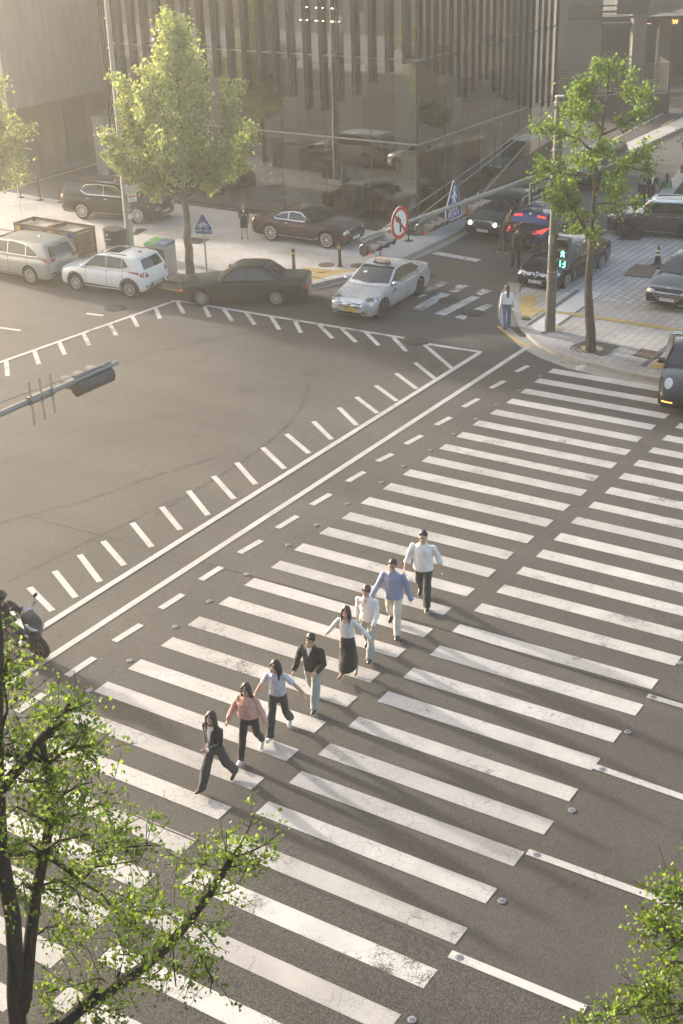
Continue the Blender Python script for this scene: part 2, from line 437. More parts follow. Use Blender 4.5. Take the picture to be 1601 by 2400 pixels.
# old tyre arcs across the junction
n = N('tyre_mark'); pos = n.add('ShaderNodeNewGeometry').outputs['Position']; b_ = n.bsdf((.03, .028, .026), .6, 0)
tm = n.add('ShaderNodeBsdfTransparent'); mx = n.add('ShaderNodeMixShader'); n.link(n.math('MULTIPLY', n.ramp(n.noise(pos, 3.5, 5, .7), [(.35, 0), (.65, 1)]), .38), mx.inputs[0]); n.link(tm.outputs[0], mx.inputs[1]); n.link(b_.outputs[0], mx.inputs[2]); n.link(mx.outputs[0], n.out.inputs[0]); M_TYM = n.m
polystripe('tyre_mark', [GC(C8, *p) for p in [(428, 560), (415, 640), (380, 730), (325, 800), (230, 890), (120, 980), (20, 1050), (-120, 1140), (-330, 1270), (-520, 1380)]], .14, M_TYM, .005)
polystripe('tyre_mark', [GC(C7, *p) for p in [(880, 390), (1150, 340), (1350, 290), (1568, 250), (1750, 190)]], .12, M_TYM, .0052)
polystripe('tyre_mark', [GC(C6, *p) for p in [(0, 70), (250, 0), (500, -60), (900, -200), (1300, -330)]], .16, M_TYM, .0054)
polystripe('tyre_mark', [GC(C6, *p) for p in [(30, 440), (300, 300), (560, 170), (800, 60), (1100, -90)]], .12, M_TYM, .0056)
# arrow by the kerb
ar = [(1322, 852), (1340, 838), (1337, 844), (1350, 842), (1343, 850), (1332, 851), (1330, 855)]
sheet('cycle_arrow', [G(*p) for p in [(1321, 850), (1322, 838), (1326, 842), (1336, 837), (1348, 840), (1337, 845), (1342, 849)]], M_PAINT_W, .008)

# ------------------------------------------------------------------ side street
def GZ(x, y, z=0.): return GF(750 + x / 3.484, 440 + y / 3.484, z)
for q in [[(840, 848), (980, 762), (1055, 775), (905, 852)], [(1045, 848), (1130, 793), (1218, 800), (1115, 856)], [(745, 990), (985, 857), (1068, 872), (835, 1005)],
          [(930, 1030), (1240, 885), (1310, 895), (1020, 1045)], [(1262, 862), (1330, 825), (1415, 843), (1310, 880)], [(1250, 995), (1370, 945), (1420, 965), (1320, 1012)], [(1100, 1060), (1140, 1040), (1205, 1048), (1180, 1080)],
          [(800, 890), (840, 868), (875, 876), (812, 902)]]:
    sheet('crosswalk_stripe', [GZ(*p) for p in q], M_PAINT_WW, .008)
sheet('stop_line', [GZ(*p) for p in [(912, 542), (950, 520), (1320, 588), (1275, 606)]], M_PAINT_W, .008)
stripe('edge_line', GZ(885, 503), GZ(1182, 358), .14, M_YEL, .008, 0, 26)
sheet('road_patch', [GF(1050 + x / 5.227, 400 + y / 5.227) for x, y in [(530, 1135), (600, 1112), (735, 1120), (745, 1165), (728, 1232), (650, 1228), (575, 1165)]], M_PATCH, .004)
polystripe('road_joint', [GZ(*p) for p in [(560, 1045), (700, 1070), (800, 1080), (930, 1110)]], .03, M_SEAM, .006)
polystripe('road_joint', [GZ(*p) for p in [(860, 610), (1000, 640), (1160, 690), (1380, 710), (1520, 680)]], .03, M_SEAM, .006)
# yellow no-stopping dashes round the corner kerb, by the standing woman's feet
polystripe('edge_line', [GC(C1, *p) for p in [(436, 12), (470, 40), (520, 82), (570, 112), (628, 140)]], .13, M_YEL, .008)

# ------------------------------------------------------------------ left pavement, in front of the glass building
SW = .13
kl = [L(-60, -10.3), L(-4.5, -10.25), L(-1.6, -9.6), L(.09, -8.15), L(.85, -6.2), L(1.25, -3.5), L(1.3, -.7), L(1.15, 2.1), L(1.15, 60)]
inner = [L(1.05, 60), L(.0, 60)]
def slab(name, edge, back, m, z, kerb_w=.18, km=M_KERB):
    """raised pavement bounded on one side by a kerb of separate stones set 3 mm proud"""
    n = len(edge); mb = MB(); ins = []
    for i in range(n):
        d = edge[min(i + 1, n - 1)] - edge[max(i - 1, 0)]; d.normalize(); s = Vector((-d.y, d.x, 0))
        c = sum((Vector(p) for p in back), Vector()) / len(back)
        if s.dot(c - edge[i]) < 0: s = -s
        ins.append(edge[i] + s * kerb_w)
    mb.prism(ins + list(back), -.05, z); struct(mb.build(name, m))
    kb = MB()
    for i in range(n - 1):
        kb.prism([edge[i], edge[i + 1], ins[i + 1], ins[i]], -.05, z + .004)
    struct(kb.build(name + '_kerb', km)); return ins
slab('sidewalk', kl, [L(.0, 60), L(.0, 0), L(-60, 0)], M_PAVE_L, SW)
gut = MB(); 
for i in range(len(kl) - 2):
    d0 = (kl[min(i + 1, 7)] - kl[max(i - 1, 0)]).normalized(); d1 = (kl[min(i + 2, 8)] - kl[i]).normalized()
    s0 = Vector((d0.y, -d0.x, 0)) * .35; s1 = Vector((d1.y, -d1.x, 0)) * .35
    if i > 0: gut.add([(*kl[i][:2], .006), (*kl[i + 1][:2], .006), (*(kl[i + 1] + s1)[:2], .006), (*(kl[i] + s0)[:2], .006)], [(0, 1, 2, 3)])
struct(gut.build('gutter', M_GUT))
stripe('edge_line', L(-12, -10.95), L(-3.0, -10.9), .12, M_YEL, .009)
# granite forecourt and alley mouth
sheet('forecourt', [L(-14.2, -.05), L(-14.2, -3.0), L(-9, -4.2), L(-1.2, -4.2), L(.75, -3.2), L(.9, -.05)], M_PAVE_LG, SW + .004)
sheet('alley', [L(-60, -.6), L(-14.3, -2.4), L(-14.3, 60), L(-60, 60)], M_SIDE, SW + .005)
stripe('edge_line', onplane(0, 440, (0, 0, SW), (0, 0, 1)), onplane(232, 373, (0, 0, SW), (0, 0, 1)), .14, M_YEL, SW + .009, 6, 6)
# yellow tactile paving at the crossing
for q in [[(1030, 672), (1085, 648), (1320, 672), (1240, 700)], [(1100, 745), (1150, 700), (1400, 668), (1520, 672), (1320, 712), (1115, 775)]]:
    sheet('tactile_paving', [GF(400 + x / 3.484, 440 + y / 3.484, SW) for x, y in q], M_TACT, SW + .006)

# ------------------------------------------------------------------ right block
kr = [G(1400, 545), G(1300, 598), G(1198, 652), G(1184, 672), G(1177, 700), G(1179, 728), G(1196, 762), G(1232, 794), G(1272, 815), G(1330, 836), G(1420, 858), G(1480, 872)]
d = (kr[-1] - kr[-2]).normalized(); kr.append(kr[-1] + D1 * 40)
back = [kr[-1] + D2 * 26, kr[0] + D1 * 40 + D2 * 6]
ins_r = slab('corner_sidewalk', kr[2:], [kr[-1] + D2 * 12.5, kr[2] + D1 * 36 + D2 * 1.2, kr[2] + D1 * .6 + D2 * .05], M_PAVE_R, SW)
gut = MB()
for i in range(2, len(kr) - 1):
    def out(j):
        dd = (kr[min(j + 1, len(kr) - 1)] - kr[max(j - 1, 0)]).normalized(); s = Vector((-dd.y, dd.x, 0))
        if s.dot(L(12, -4) - kr[j]) > 0: s = -s
        return kr[j] + s * .55
    a0, a1 = out(i), out(i + 1)
    gut.add([(*kr[i][:2], .006), (*kr[i + 1][:2], .006), (*a1[:2], .006), (*a0[:2], .006)], [(0, 1, 2, 3)])
struct(gut.build('gutter', M_GUT))
# parking apron behind it
ZA = SW + .004
ap = [G(1196, 655, ZA), G(1396, 542, ZA), G(1396, 542, ZA) + D1 * 40, G(1196, 655, ZA) + D1 * 40 + D2 * 1.5]
sheet('parking_apron', [G(1190, 668, ZA), G(1200, 651, ZA), G(1398, 541, ZA), G(1420, 528, ZA), G(1420, 528, ZA) + D1 * 40, G(1392, 690, ZA) + D1 * 36, G(1392, 690, ZA)], M_PAVE_A, ZA)
mb = MB(); mb.prism([G(1200, 650), G(1420, 527), G(1420, 527) + D1 * 40, G(1200, 650) + D1 * 36], -.05, SW); struct(mb.build('apron_base', M_GUT))
def GR(x, y, z=SW): return GF(1250 + x / 3.732, 350 + y / 3.732, z)
def GB(x, y, z=SW): return GF(1050 + x / 5.227, 400 + y / 5.227, z)
zz = SW + .008
for nme, m, q in [('dark_band', M_BAND_D, [GB(960, 1900), GB(1000, 1865), GB(1560, 1470), GB(1568 + 60, 1470), GB(1010, 1890)]),
                  ('dark_band', M_BAND_D, [GB(1130, 2000), GB(1270, 1880), GB(1568, 1690), GB(1640, 1680), GB(1350, 1870), GB(1200, 2000)]),
                  ('pale_band', M_BAND_W, [GB(1015, 1900), GB(1660, 1462), GB(1900, 1500), GB(1230, 1960), GB(1090, 1985)]),
                  ('dark_band', M_BAND_D, [GR(545, 1310), GR(610, 1262), GR(555, 1255), GR(340, 1410), GR(190, 1530), GR(235, 1545)]),
                  ('dark_band', M_BAND_D, [GR(930, 1895), GR(1230, 1660), GR(1320, 1580), GR(1375, 1580), GR(1050, 1850), GR(985, 1905)]),
                  ('pale_band', M_BAND_W, [GR(990, 1908), GR(1390, 1590), GR(1500, 1600), GR(1150, 1925)])]:
    mb = MB(); mb.add([(p.x, p.y, zz if nme == 'dark_band' else zz + .0015) for p in q], [tuple(range(len(q)))]); struct(mb.build('paving_' + nme, m))
polystripe('tactile_paving', [GB(870, 1690), GB(1060, 1700), GR(400, 1450), GR(780, 1505), GR(1310, 1590), GR(1700, 1665)], .3, M_TACT, zz + .006)
sheet('tactile_paving', [GB(*p) for p in [(905, 1530), (1110, 1530), (1075, 1600), (1065, 1700), (1110, 1740), (1060, 1790), (900, 1780), (880, 1690), (885, 1600)]], M_TACT, zz + .004)
sheet('tactile_paving', [GB(*p) for p in [(1310, 1910), (1420, 1920), (1400, 1950), (1310, 1940)]], M_TACT, zz + .004)
sheet('tactile_paving', [GR(*p) for p in [(1005, 1905), (1070, 1850), (1165, 1870), (1110, 1925)]], M_TACT, zz + .004)
# road up to the car park, with its edge lines
sheet('side_street', [L(1.2, 2.5), L(7.0, -2.0), L(7.2, 0), L(7.0, 60), L(1.2, 60)], M_SIDE, .0045)
sheet('upper_lane', [L(5.8, 6.5), L(40, 6.5), L(40, 60), L(5.8, 60)], M_SIDE, .0042)
stripe('edge_line', GR(545, 745, 0.), GR(632, 703, 0.), .16, M_YEL, .01)
k3 = 2.609
def GT(x, y, z=0.): return GF(1000 + x / k3, y / k3, z)
for s in [((1210, 885), (1255, 868)), ((1370, 808), (1405, 793)), ((1435, 770), (1510, 732))]: stripe('edge_line', GT(*s[0]), GT(*s[1]), .16, M_YEL, .012)
stripe('edge_line', GT(1110, 870), GT(1455, 690), .14, M_PAINT_W, .012)
polystripe('dark_kerb_strip', [GT(1180, 900), GT(1568, 680)], .2, M_PATCH, .012)  # flat strip of darker asphalt beside the edge line
stripe('speed_hump', GR(900, 130, 0), GR(1240, 160, 0), 1.2, M_PATCH, .012)

# ------------------------------------------------------------------ covers, studs, grates
def manhole(p, r, z, label, rust=False):
    t = thing('manhole_cover', label, 'manhole cover', (p.x, p.y, z), 0, 'round manhole covers in the road and pavement')
    m = M_RUST if rust else M_IRON
    mb = MB(); mb.tube([(0, 0, -.02), (0, 0, .010)], [r, r], 32); mb.build('frame', M_SEAM, t, 40, True)
    mb = MB(); mb.tube([(0, 0, -.02), (0, 0, .014)], [r * .88, r * .88], 32)
    for rr in (.2, .4, .6, .78):
        k = int(rr * 26)
        for i in range(k):
            an = 2 * math.pi * i / k; mb.box((math.cos(an) * rr * r, math.sin(an) * rr * r, .017), (.09 * r, .13 * r, .008), an)
    mb.build('lid', m, t, 40, True)
manhole(G(265, 707), .42, .006, 'round iron manhole cover in the road below the white hatchback')
manhole(G(712, 690), .42, .006, 'round iron manhole cover behind the dark green sedan')
manhole(G(955, 784), .40, .016, 'iron manhole cover interrupting the white box junction line')
manhole(G(1030, 690), .38, .012, 'iron manhole cover among the worn small crossing stripes, the upper one')
manhole(G(1086, 719), .38, .012, 'iron manhole cover at the lower end of the worn small crossing')
manhole(G(749, 608, SW), .33, SW, 'greenish manhole cover in the left pavement near the yellow paving', True)
manhole(G(823, 610, SW), .33, SW, 'rusty manhole cover in the left pavement near the taxi', True)
manhole(G(982, 632), .34, .006, 'iron manhole cover just behind the silver taxi')
manhole(GB(955, 1815), .16, zz + .008, 'small round cover in the corner pavement by the kerb', True)
def flat_cover(q, z, m, label, name='access_cover'):
    q = [Vector((p.x, p.y, 0)) for p in q]; c = sum(q, Vector()) / len(q)
    t = thing(name, label, 'access cover', (c.x, c.y, z))
    mb = MB(); mb.prism([p - c for p in q], -.02, .006); mb.build('frame', M_SEAM, t, None, True)
    mb = MB(); mb.prism([(p - c) * .93 for p in q], -.02, .010)
    u0, u1 = (q[1] - q[0]) / 2 * .86, (q[-1] - q[0]) / 2 * .86
    for i in range(7):
        for j in range(5):
            w = u0 * (i / 3 - 1) * .92 + u1 * (j / 2 - 1) * .92
            mb.box((w.x, w.y, .012), (.09, .03, .006), YAW + (i + j) % 2 * 1.57)
    mb.build('lid', m, t, None, True)
flat_cover([GR(785, 1105), GR(890, 1010), GR(1100, 1020), GR(1025, 1130)], SW + .012, M_RUST, 'square brown steel cover in the apron beside the cone')
flat_cover([GR(875, 1805), GR(950, 1745), GR(1130, 1780), GR(1055, 1845)], SW + .012, M_RUST, 'square ribbed cover in the corner pavement near the tree grate')
flat_cover([GR(725, 795), GR(780, 765), GR(965, 768), GR(925, 798)], SW + .012, M_IRON, 'dark square cover in the apron under the brown small car')
flat_cover([GF(240 + x / 7.124, 370 + y / 7.124, SW) for x, y in [(490, 1290), (590, 1180), (745, 1195), (580, 1280)]], SW + .008, M_IRON, 'dark square cover in the left pavement behind the sign pole')
flat_cover([GF(400 + x / 3.484, 440 + y / 3.484, SW) for x, y in [(150, 455), (165, 405), (318, 422), (240, 460)]], SW + .008, M_IRON, 'dark square cover in the left pavement by the blue bicycle sign')
# storm grate at the kerb, behind the standing woman
q = [GB(770, 1925, 0), GB(890, 1915, 0), GB(990, 2025, 0), GB(880, 2035, 0)]; c = sum(q, Vector()) / 4
t = thing('storm_grate', 'dark slotted storm grate at the corner kerb by the standing woman', 'storm grate', c)
mb = MB(); mb.prism(q, -.02, .008); mb.build('pit', M_SEAM, t)
mb = MB()
for i in range(9):
    f = (i + .5) / 9; mb.tube([lerp(q[0], q[1], f) + Vector((0, 0, .014)), lerp(q[3], q[2], f) + Vector((0, 0, .014))], .022, 6)
mb.build('bars', M_IRON, t)
# solar road studs
M_STUD = mat('stud_aluminium', (.20, .198, .197), .6, .2, .1, 30); M_STUDG = mat('stud_glass', (.12, .125, .16), .15, 0, .1, 30)
st = [(205, 1586), (298, 1517), (402, 1439), (480, 1381), (566, 1319), (661, 1252), (727, 1206), (798, 1157), (876, 1108), (927, 1071), (988, 1034), (1042, 997), (1094, 962), (1141, 930), (1192, 897), (1239, 864), (1290, 831), (108, 1660),
      (1563, 1523), (1500, 1601), (1441, 1681), (1383, 1767), (1313, 1861), (1232, 1963), (1152, 2069), (1055, 2199), (946, 2342)]
proto = None
for i, p in enumerate(st):
    g = G(*p); zs = .012 if i not in (19, 21, 23, 25) else .0125
    if proto is None:
        proto = thing('road_stud', '', 'road stud', (g.x, g.y, zs), 0, 'round solar road studs along both edges of the zebra')
        mb = MB(); mb.tube([(0, 0, -.01), (0, 0, .003), (0, 0, .007)], [.066, .066, .05], 20); mb.build('rim', M_STUD, proto, 40, True)
        mb = MB(); mb.box((0, 0, .006), (.07, .045, .006)); mb.build('lens', M_STUDG, proto, None, True)
        o = proto
    else:
        o = copy_tree(proto); o.location = (g.x, g.y, zs)
    side = 'round grey road stud in the asphalt along the left side of the zebra' if i < 18 else 'round silver road stud beyond the right ends of the zebra stripes'
    o['label'] = side; o['group'] = 'road studs left of the zebra' if i < 18 else 'road studs right of the zebra'
# ================================================================== buildings
def glass_mat(name, tint, refl, rough=.01):
    n = N(name)
    fr = n.add('ShaderNodeFresnel'); fr.inputs[0].default_value = 1.5
    f = n.math('MULTIPLY_ADD', fr.outputs[0], 1.0, refl); f = n.math('MINIMUM', f, .95)
    pos = n.add('ShaderNodeNewGeometry').outputs['Position']
    bp = n.add('ShaderNodeBump'); bp.inputs['Strength'].default_value = .02; bp.inputs['Distance'].default_value = .05
    n.link(n.noise(pos, .35, 2), bp.inputs['Height'])
    t = n.add('ShaderNodeBsdfTransparent'); t.inputs[0].default_value = (*tint, 1)
    g = n.add('ShaderNodeBsdfGlossy'); g.inputs['Roughness'].default_value = rough; g.inputs['Color'].default_value = (.9, .92, .92, 1)
    n.link(bp.outputs[0], g.inputs['Normal'])
    m = n.add('ShaderNodeMixShader'); n.link(f, m.inputs[0]); n.link(t.outputs[0], m.inputs[1]); n.link(g.outputs[0], m.inputs[2])
    n.link(m.outputs[0], n.out.inputs[0]); MATS[name] = n.m; return n.m
M_GLASS = glass_mat('facade_glass', (.55, .57, .54), .17)
M_FIN = mat('bronze_fin', (.045, .030, .024), .55, .3, .2, 3)
M_MULL = mat('dark_mullion', (.05, .045, .04), .5, .4, .2, 5)
M_TRANS = mat('pale_transom', (.30, .285, .26), .5, .3, .1, 8)
M_SLAB = mat('slab_concrete', (.17, .165, .155), .8, 0, .15, 2)
M_INT = mat('interior_wall', (.07, .066, .06), .85, 0, .2, 1.2)
M_INTF = mat('interior_floor', (.09, .085, .078), .35, 0, .25, 1.5)
M_COLM = mat('pale_column', (.42, .42, .40), .7, 0, .08, 2)
M_TAN = mat('tan_timber', (.42, .28, .12), .6, 0, .2, 3)
M_PLINTH = mat('dark_plinth', (.045, .042, .038), .6, 0, .2, 4)
M_BLACK = mat('black_paint', (.012, .012, .013), .4, 0, .2, 8)

HB = 15.6
FL = [SW, 3.92, 7.26, 10.6, 13.94, HB]
t = thing('glass_building', 'dark glass corner building with bronze vertical fins over its upper floors', 'building', L(0, 0), YAW)
FR = lambda a, b, z: (a, b, z)   # local street frame
WL, WR = -17.0, 13.2
PW = 2.33
for k in range(len(FL) - 1):
    z0, z1 = FL[k] + (.12 if k == 0 else .03), FL[k + 1] - .03
    e = -.0; i = 0
    while e > WL + .2:
        a1 = e - .02; a0 = max(e - PW, WL) + .02
        mb = MB(); mb.add([(a0, 0, z0), (a1, 0, z0), (a1, 0, z1), (a0, 0, z1)], [(0, 1, 2, 3)]); mb.build('window_pane', M_GLASS, t, None, True); e -= PW
    e = 0
    while e < WR - .2:
        b0 = e + .02; b1 = min(e + PW, WR) - .02
        zz0 = z0
        if k == 0 and b0 > 2: zz0 = z0 + min(1.5, (b0 - 1) * .16)
        mb = MB(); mb.add([(0, b0, zz0), (0, b1, zz0), (0, b1, z1), (0, b0, z1)], [(0, 1, 2, 3)]); mb.build('window_pane', M_GLASS, t, None, True); e += PW
# transoms and joints
for k, z in enumerate(FL[1:-1]):
    mb = MB(); mb.box((WL / 2, -.02, z), (-WL, .07, .055)); mb.box((.02, WR / 2, z), (.07, WR, .055)); mb.build('transom', M_TRANS, t, None, True)
mb = MB(); e = 0
while e > WL - .1:
    mb.box((e, .03, (SW + HB) / 2), (.035, .05, HB - SW)); e -= PW
e = 0
while e < WR + .1:
    mb.box((-.03, e, (SW + HB) / 2), (.05, .035, HB - SW)); e += PW
mb.build('mullions', M_MULL, t, None, True)
mb = MB(); mb.box((-.02, .02, HB / 2 + .06), (.09, .09, HB - .14)); mb.build('corner_post', M_MULL, t, None, True)
mb = MB(); mb.box((WL / 2 - .02, -.05, SW + .07), (-WL - .04, .22, .14)); mb.box((.05, WR / 2 + .07, SW + .07), (.22, WR - .0, .14)); mb.build('plinth', M_PLINTH, t, None, True)
# ramped base wall with louvred vents along the side street
M_BASEW = mat('brown_base_wall', (.09, .072, .058), .8, 0, .2, 2)
mb = MB(); mb.add([(.012, 2.2, SW + .14), (.012, WR, SW + .14), (.012, WR, 1.95), (.012, 7.0, 1.3), (.012, 2.2, SW + .2)], [(0, 1, 2, 3, 4)]); mb.build('base_wall', M_BASEW, t, None, True)
mb = MB()
for j in range(3):
    for i in range(7): mb.box((.03, 5.2 + j * 2.2, .42 + i * .055), (.03, 1.6, .03))
mb.build('vent_louvres', M_FIN, t, None, True)
for k, z in enumerate(FL[1:]):
    mb = MB(); mb.box((WL / 2 - .15, 5.35, z - .18), (-WL - .35, 10.3, .28)); mb.build('floor_slab', M_SLAB, t, None, True)
mb = MB(); mb.box((WL / 2 - .2, 5.4, SW + .01), (-WL - .6, 10.2, .04)); mb.build('ground_floor', M_INTF, t, None, True)
mb = MB(); mb.box((WL / 2, 10.6, HB / 2), (-WL - .1, .2, HB)); mb.box((WL + .08, 6.6, HB / 2), (.16, 13, HB)); mb.build('core_wall', M_INT, t, None, True)
mb = MB(); mb.box((WL / 2, WR / 2, HB + .1), (-WL + .2, WR + .2, .2)); mb.build('roof', M_SLAB, t, None, True)
for a in (-15.5, -11.5, -7.3, -4.3, -1.4):
    mb = MB(); mb.box((a, 1.5, HB / 2), (.75, .75, HB - .4)); mb.build('column', M_COLM, t, None, True)
for b in (5.2, 9.2):
    mb = MB(); mb.box((-1.4, b, HB / 2), (.75, .75, HB - .4)); mb.build('column', M_COLM, t, None, True)
# pale upright strips behind some upper panes
M_PALE = mat('pale_grey', (.36, .40, .40), .8, 0, .1, 2)
for a, z0, z1, wd in [(-12.6, 7.7, 10.4, .75), (-7.6, 6.3, 10.4, .5), (-3.6, 6.4, 10.4, .42), (-14.6, 9.4, 11, .5), (-2.9, 5.6, 9, .3)]:
    mb = MB(); mb.box((a, .35, (z0 + z1) / 2), (wd, .02, z1 - z0)); mb.build('pale_strip', M_PALE, t, None, True)
M_LAMP = emis('warm_lamp', (1, .72, .58), 5)
zl_ = onplane(733, 47, L(0, 1.0), D2).z
for v in (16, 46):
    for u in (697, 733, 769):
        q = ab(G(u, v + (u - 697) * .05, zl_)); mb = MB(); mb.box((q[0], q[1], zl_), (.42, .05, .03)); mb.build('ceiling_light', M_LAMP, t, None, True)
# bronze fins in threes, hung to different heights
def finset(x0, y0, dx, dy, zb):
    mb = MB()
    for j in (-1, 0, 1):
        mb.box((x0 + dx * j * .085, y0 + dy * j * .085, (zb + HB + .3) / 2), ((.04, .06, HB + .3 - zb) if dx else (.06, .04, HB + .3 - zb)))
    mb.box((x0, y0, zb + .5), (.28, .06, .05) if dx else (.06, .28, .05)); mb.box((x0, y0, zb + 3.5), (.28, .06, .05) if dx else (.06, .28, .05))
    mb.build('fin_bundle', M_FIN, t, None, True)
rf = random.Random(5)
zl = [7.12, 6.73, 6.3, 5.74, 5.42, 5.01, 5.02, 5.48, 5.63, 6.0, 5.61, 5.84, 6.07, 5.8, 5.4, 5.7, 5.2, 4.6, 4.2, 4.0]
for i in range(20): finset(-.5 - i * .82, -.16, 1, 0, zl[i])
zr = [7.0, 6.7, 6.45, 6.3, 6.15, 5.9, 5.2, 5.5, 6.0, 5.7, 5.3, 5.6, 5.0, 4.8, 4.5, 4.7, 4.35, 4.1, 3.9, 4.1, 3.8, 4.0, 3.7, 3.7, 3.8]
for i in range(20): finset(.16, .55 + i * .64, 0, 1, zr[int(i * 1.23)] + rf.uniform(-.1, .1))
mb = MB()
for i in range(5): mb.box((WL - .1, -.15 - .0, HB / 2), (.05, .2, HB)); break
for i in range(4): mb.box((WL - .05 + i * .16, -.18, (HB + .2) / 2), (.06, .16, HB - .2))
mb.build('end_fins', M_FIN, t, None, True)

# inside the shop: a long tan counter, a dark display wall, a pale stair flank
q = thing('shop_counter', 'tan timber counter seen through the ground floor glass', 'counter', L(-5.4, 3.0, SW + .03), YAW + .12)
mb = MB(); mb.box((0, 0, .5), (3.6, .7, 1.0)); mb.build('body', M_TAN, q, None, True)
mb = MB(); mb.box((0, 0, 1.03), (3.8, .85, .05)); mb.build('top', M_PLINTH, q, None, True)
q = thing('low_partition', 'low tan partition inside the glass corner', 'partition', L(-2.4, 4.2, SW + .03), YAW - .5)
mb = MB(); mb.box((0, 0, .55), (2.6, .25, 1.1)); mb.build('panel', M_TAN, q, None, True)
mb = MB(); mb.box((0, 0, 1.12), (2.7, .32, .05)); mb.build('cap', M_PLINTH, q, None, True)
q = thing('display_wall', 'dark display wall with small coloured discs behind the glass front', 'display', L(-8.6, 1.7, SW + .03), YAW + .5)
mb = MB(); mb.box((0, 0, 1.45), (2.0, .12, 2.6)); mb.build('board', M_BLACK, q, None, True)
cols = [(.1, .5, .3), (.6, .6, .62), (.6, .3, .3), (.35, .3, .5), (.2, .55, .35), (.55, .55, .6)]
for i in range(12):
    mb = MB(); mb.tube([(-.7 + (i % 4) * .42, -.09, 2.0 - (i // 4) * .38 - (i % 2) * .1), (-.7 + (i % 4) * .42, -.06, 2.0 - (i // 4) * .38 - (i % 2) * .1)], .07, 12)
    mb.build('disc', mat('disc%d' % (i % 6), cols[i % 6], .5), q, None, True)
mb = MB(); mb.box((0, -.18, .75), (1.9, .3, .05)); mb.box((0, -.18, .4), (1.9, .3, .05)); mb.build('shelf', M_TRANS, q, None, True)

# ---------------------------------------------------------------- stone building across the alley
def stone_mat(name, c, bw=1.6, bh=.8):
    n = N(name); co = n.coords('Object')
    mp = n.add('ShaderNodeMapping'); mp.inputs['Rotation'].default_value = (math.pi / 2, 0, math.pi / 2); n.link(co, mp.inputs['Vector'])
    b = n.add('ShaderNodeTexBrick'); n.link(mp.outputs[0], b.inputs['Vector']); b.inputs['Scale'].default_value = 1
    b.inputs['Brick Width'].default_value = bw; b.inputs['Row Height'].default_value = bh; b.inputs['Mortar Size'].default_value = .008
    b.inputs['Color1'].default_value = (*c, 1); b.inputs['Color2'].default_value = (*[x * .92 for x in c], 1); b.inputs['Mortar'].default_value = (*[x * .7 for x in c], 1)
    s = n.noise(co, .6, 6, .65)
    st = n.add('ShaderNodeMapping'); st.inputs['Scale'].default_value = (3, 3, .25); n.link(co, st.inputs['Vector'])
    dr = n.noise(st.outputs[0], 1.6, 5, .6)
    col = n.mix(1., b.outputs['Color'], n.ramp(s, [(.3, .82), (.7, 1.08)]), 'MULTIPLY')
    col = n.mix(1., col, n.ramp(dr, [(.3, .85), (.6, 1.05)]), 'MULTIPLY')
    n.bsdf(col, .8, 0, n.noise(co, 25, 3), .15, .01); MATS[name] = n.m; return n.m
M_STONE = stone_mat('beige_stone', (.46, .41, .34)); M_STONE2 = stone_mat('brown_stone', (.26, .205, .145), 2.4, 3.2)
t = thing('stone_building', 'beige stone building with overhanging upper block across the alley', 'building', L(-24, 0), YAW)
mb = MB(); mb.box((-5.2, 10.0, 9.75), (12, 21.8, 11.7)); mb.build('upper_block', M_STONE, t, None, True)
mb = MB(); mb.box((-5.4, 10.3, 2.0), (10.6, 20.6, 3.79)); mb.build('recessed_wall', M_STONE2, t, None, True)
mb = MB(); mb.box((-.08, 4.5, 1.9), (.06, 1.6, 3.2)); mb.build('service_door', mat('grey_door', (.12, .11, .095), .6), t, None, True)
mb = MB(); mb.box((.02, 9, .25), (.3, 20, .2)); mb.build('kerb', M_GUT, t, None, True)
t = thing('gate_pillar', 'pale stone gate pillar at the alley beside the glass building', 'pillar', L(-21.1, 3.4, SW), YAW)
mb = MB(); mb.box((0, 0, 1.42), (.8, .5, 2.84)); mb.build('shaft', mat('pale_stone', (.40, .37, .32), .8, 0, .12, 2), t, None, True)
mb = MB(); mb.box((0, 0, 2.89), (.86, .56, .1)); mb.build('cap', mat('pale_stone_cap', (.45, .42, .37), .8), t, None, True)
mb = MB(); mb.box((.05, -.27, 2.35), (.3, .03, .05)); mb.build('bracket', M_MULL, t, None, True)

# ---------------------------------------------------------------- concrete building and car park at the far right
M_CONC = stone_mat('grey_concrete', (.13, .122, .112), 2.2, 1.6); M_CONCD = mat('dark_concrete', (.05, .048, .045), .85, 0, .2, 1)
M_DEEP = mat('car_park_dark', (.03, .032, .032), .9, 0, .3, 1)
t = thing('concrete_building', 'grey concrete building with square columns and dark car park openings', 'building', (19, 92, 0), 0)
def wb(name, x0, x1, y0, y1, z0, z1, m, par=None):
    mb = MB(); mb.box(((x0 + x1) / 2, (y0 + y1) / 2, (z0 + z1) / 2), (x1 - x0, y1 - y0, z1 - z0)); return mb.build(name, m, par or t)
wb('pilaster', 15.2, 15.9, 91.4, 92.6, 0, 9, M_CONC)
wb('wall_panel', 15.9, 18.35, 92.2, 92.7, 0, 9, M_CONC)
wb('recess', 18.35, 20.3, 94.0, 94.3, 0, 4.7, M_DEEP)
wb('column', 20.32, 21.2, 91.6, 92.6, 0, 5.0, M_CONC)
wb('column', 22.9, 23.7, 95.0, 95.8, 0, 4.9, M_CONC)
wb('beam', 18.4, 20.32, 92.0, 92.8, 4.1, 4.45, M_CONCD)
wb('beam', 15.9, 20.3, 91.9, 92.15, 4.72, 4.86, M_MULL)
wb('beam', 15.9, 20.3, 91.9, 92.15, 5.12, 5.24, M_MULL)
wb('beam', 15.9, 20.3, 91.9, 92.15, 5.5, 5.6, M_MULL)
wb('upper_wall', 19.2, 21.6, 91.8, 92.5, 5.0, 9, M_CONCD)
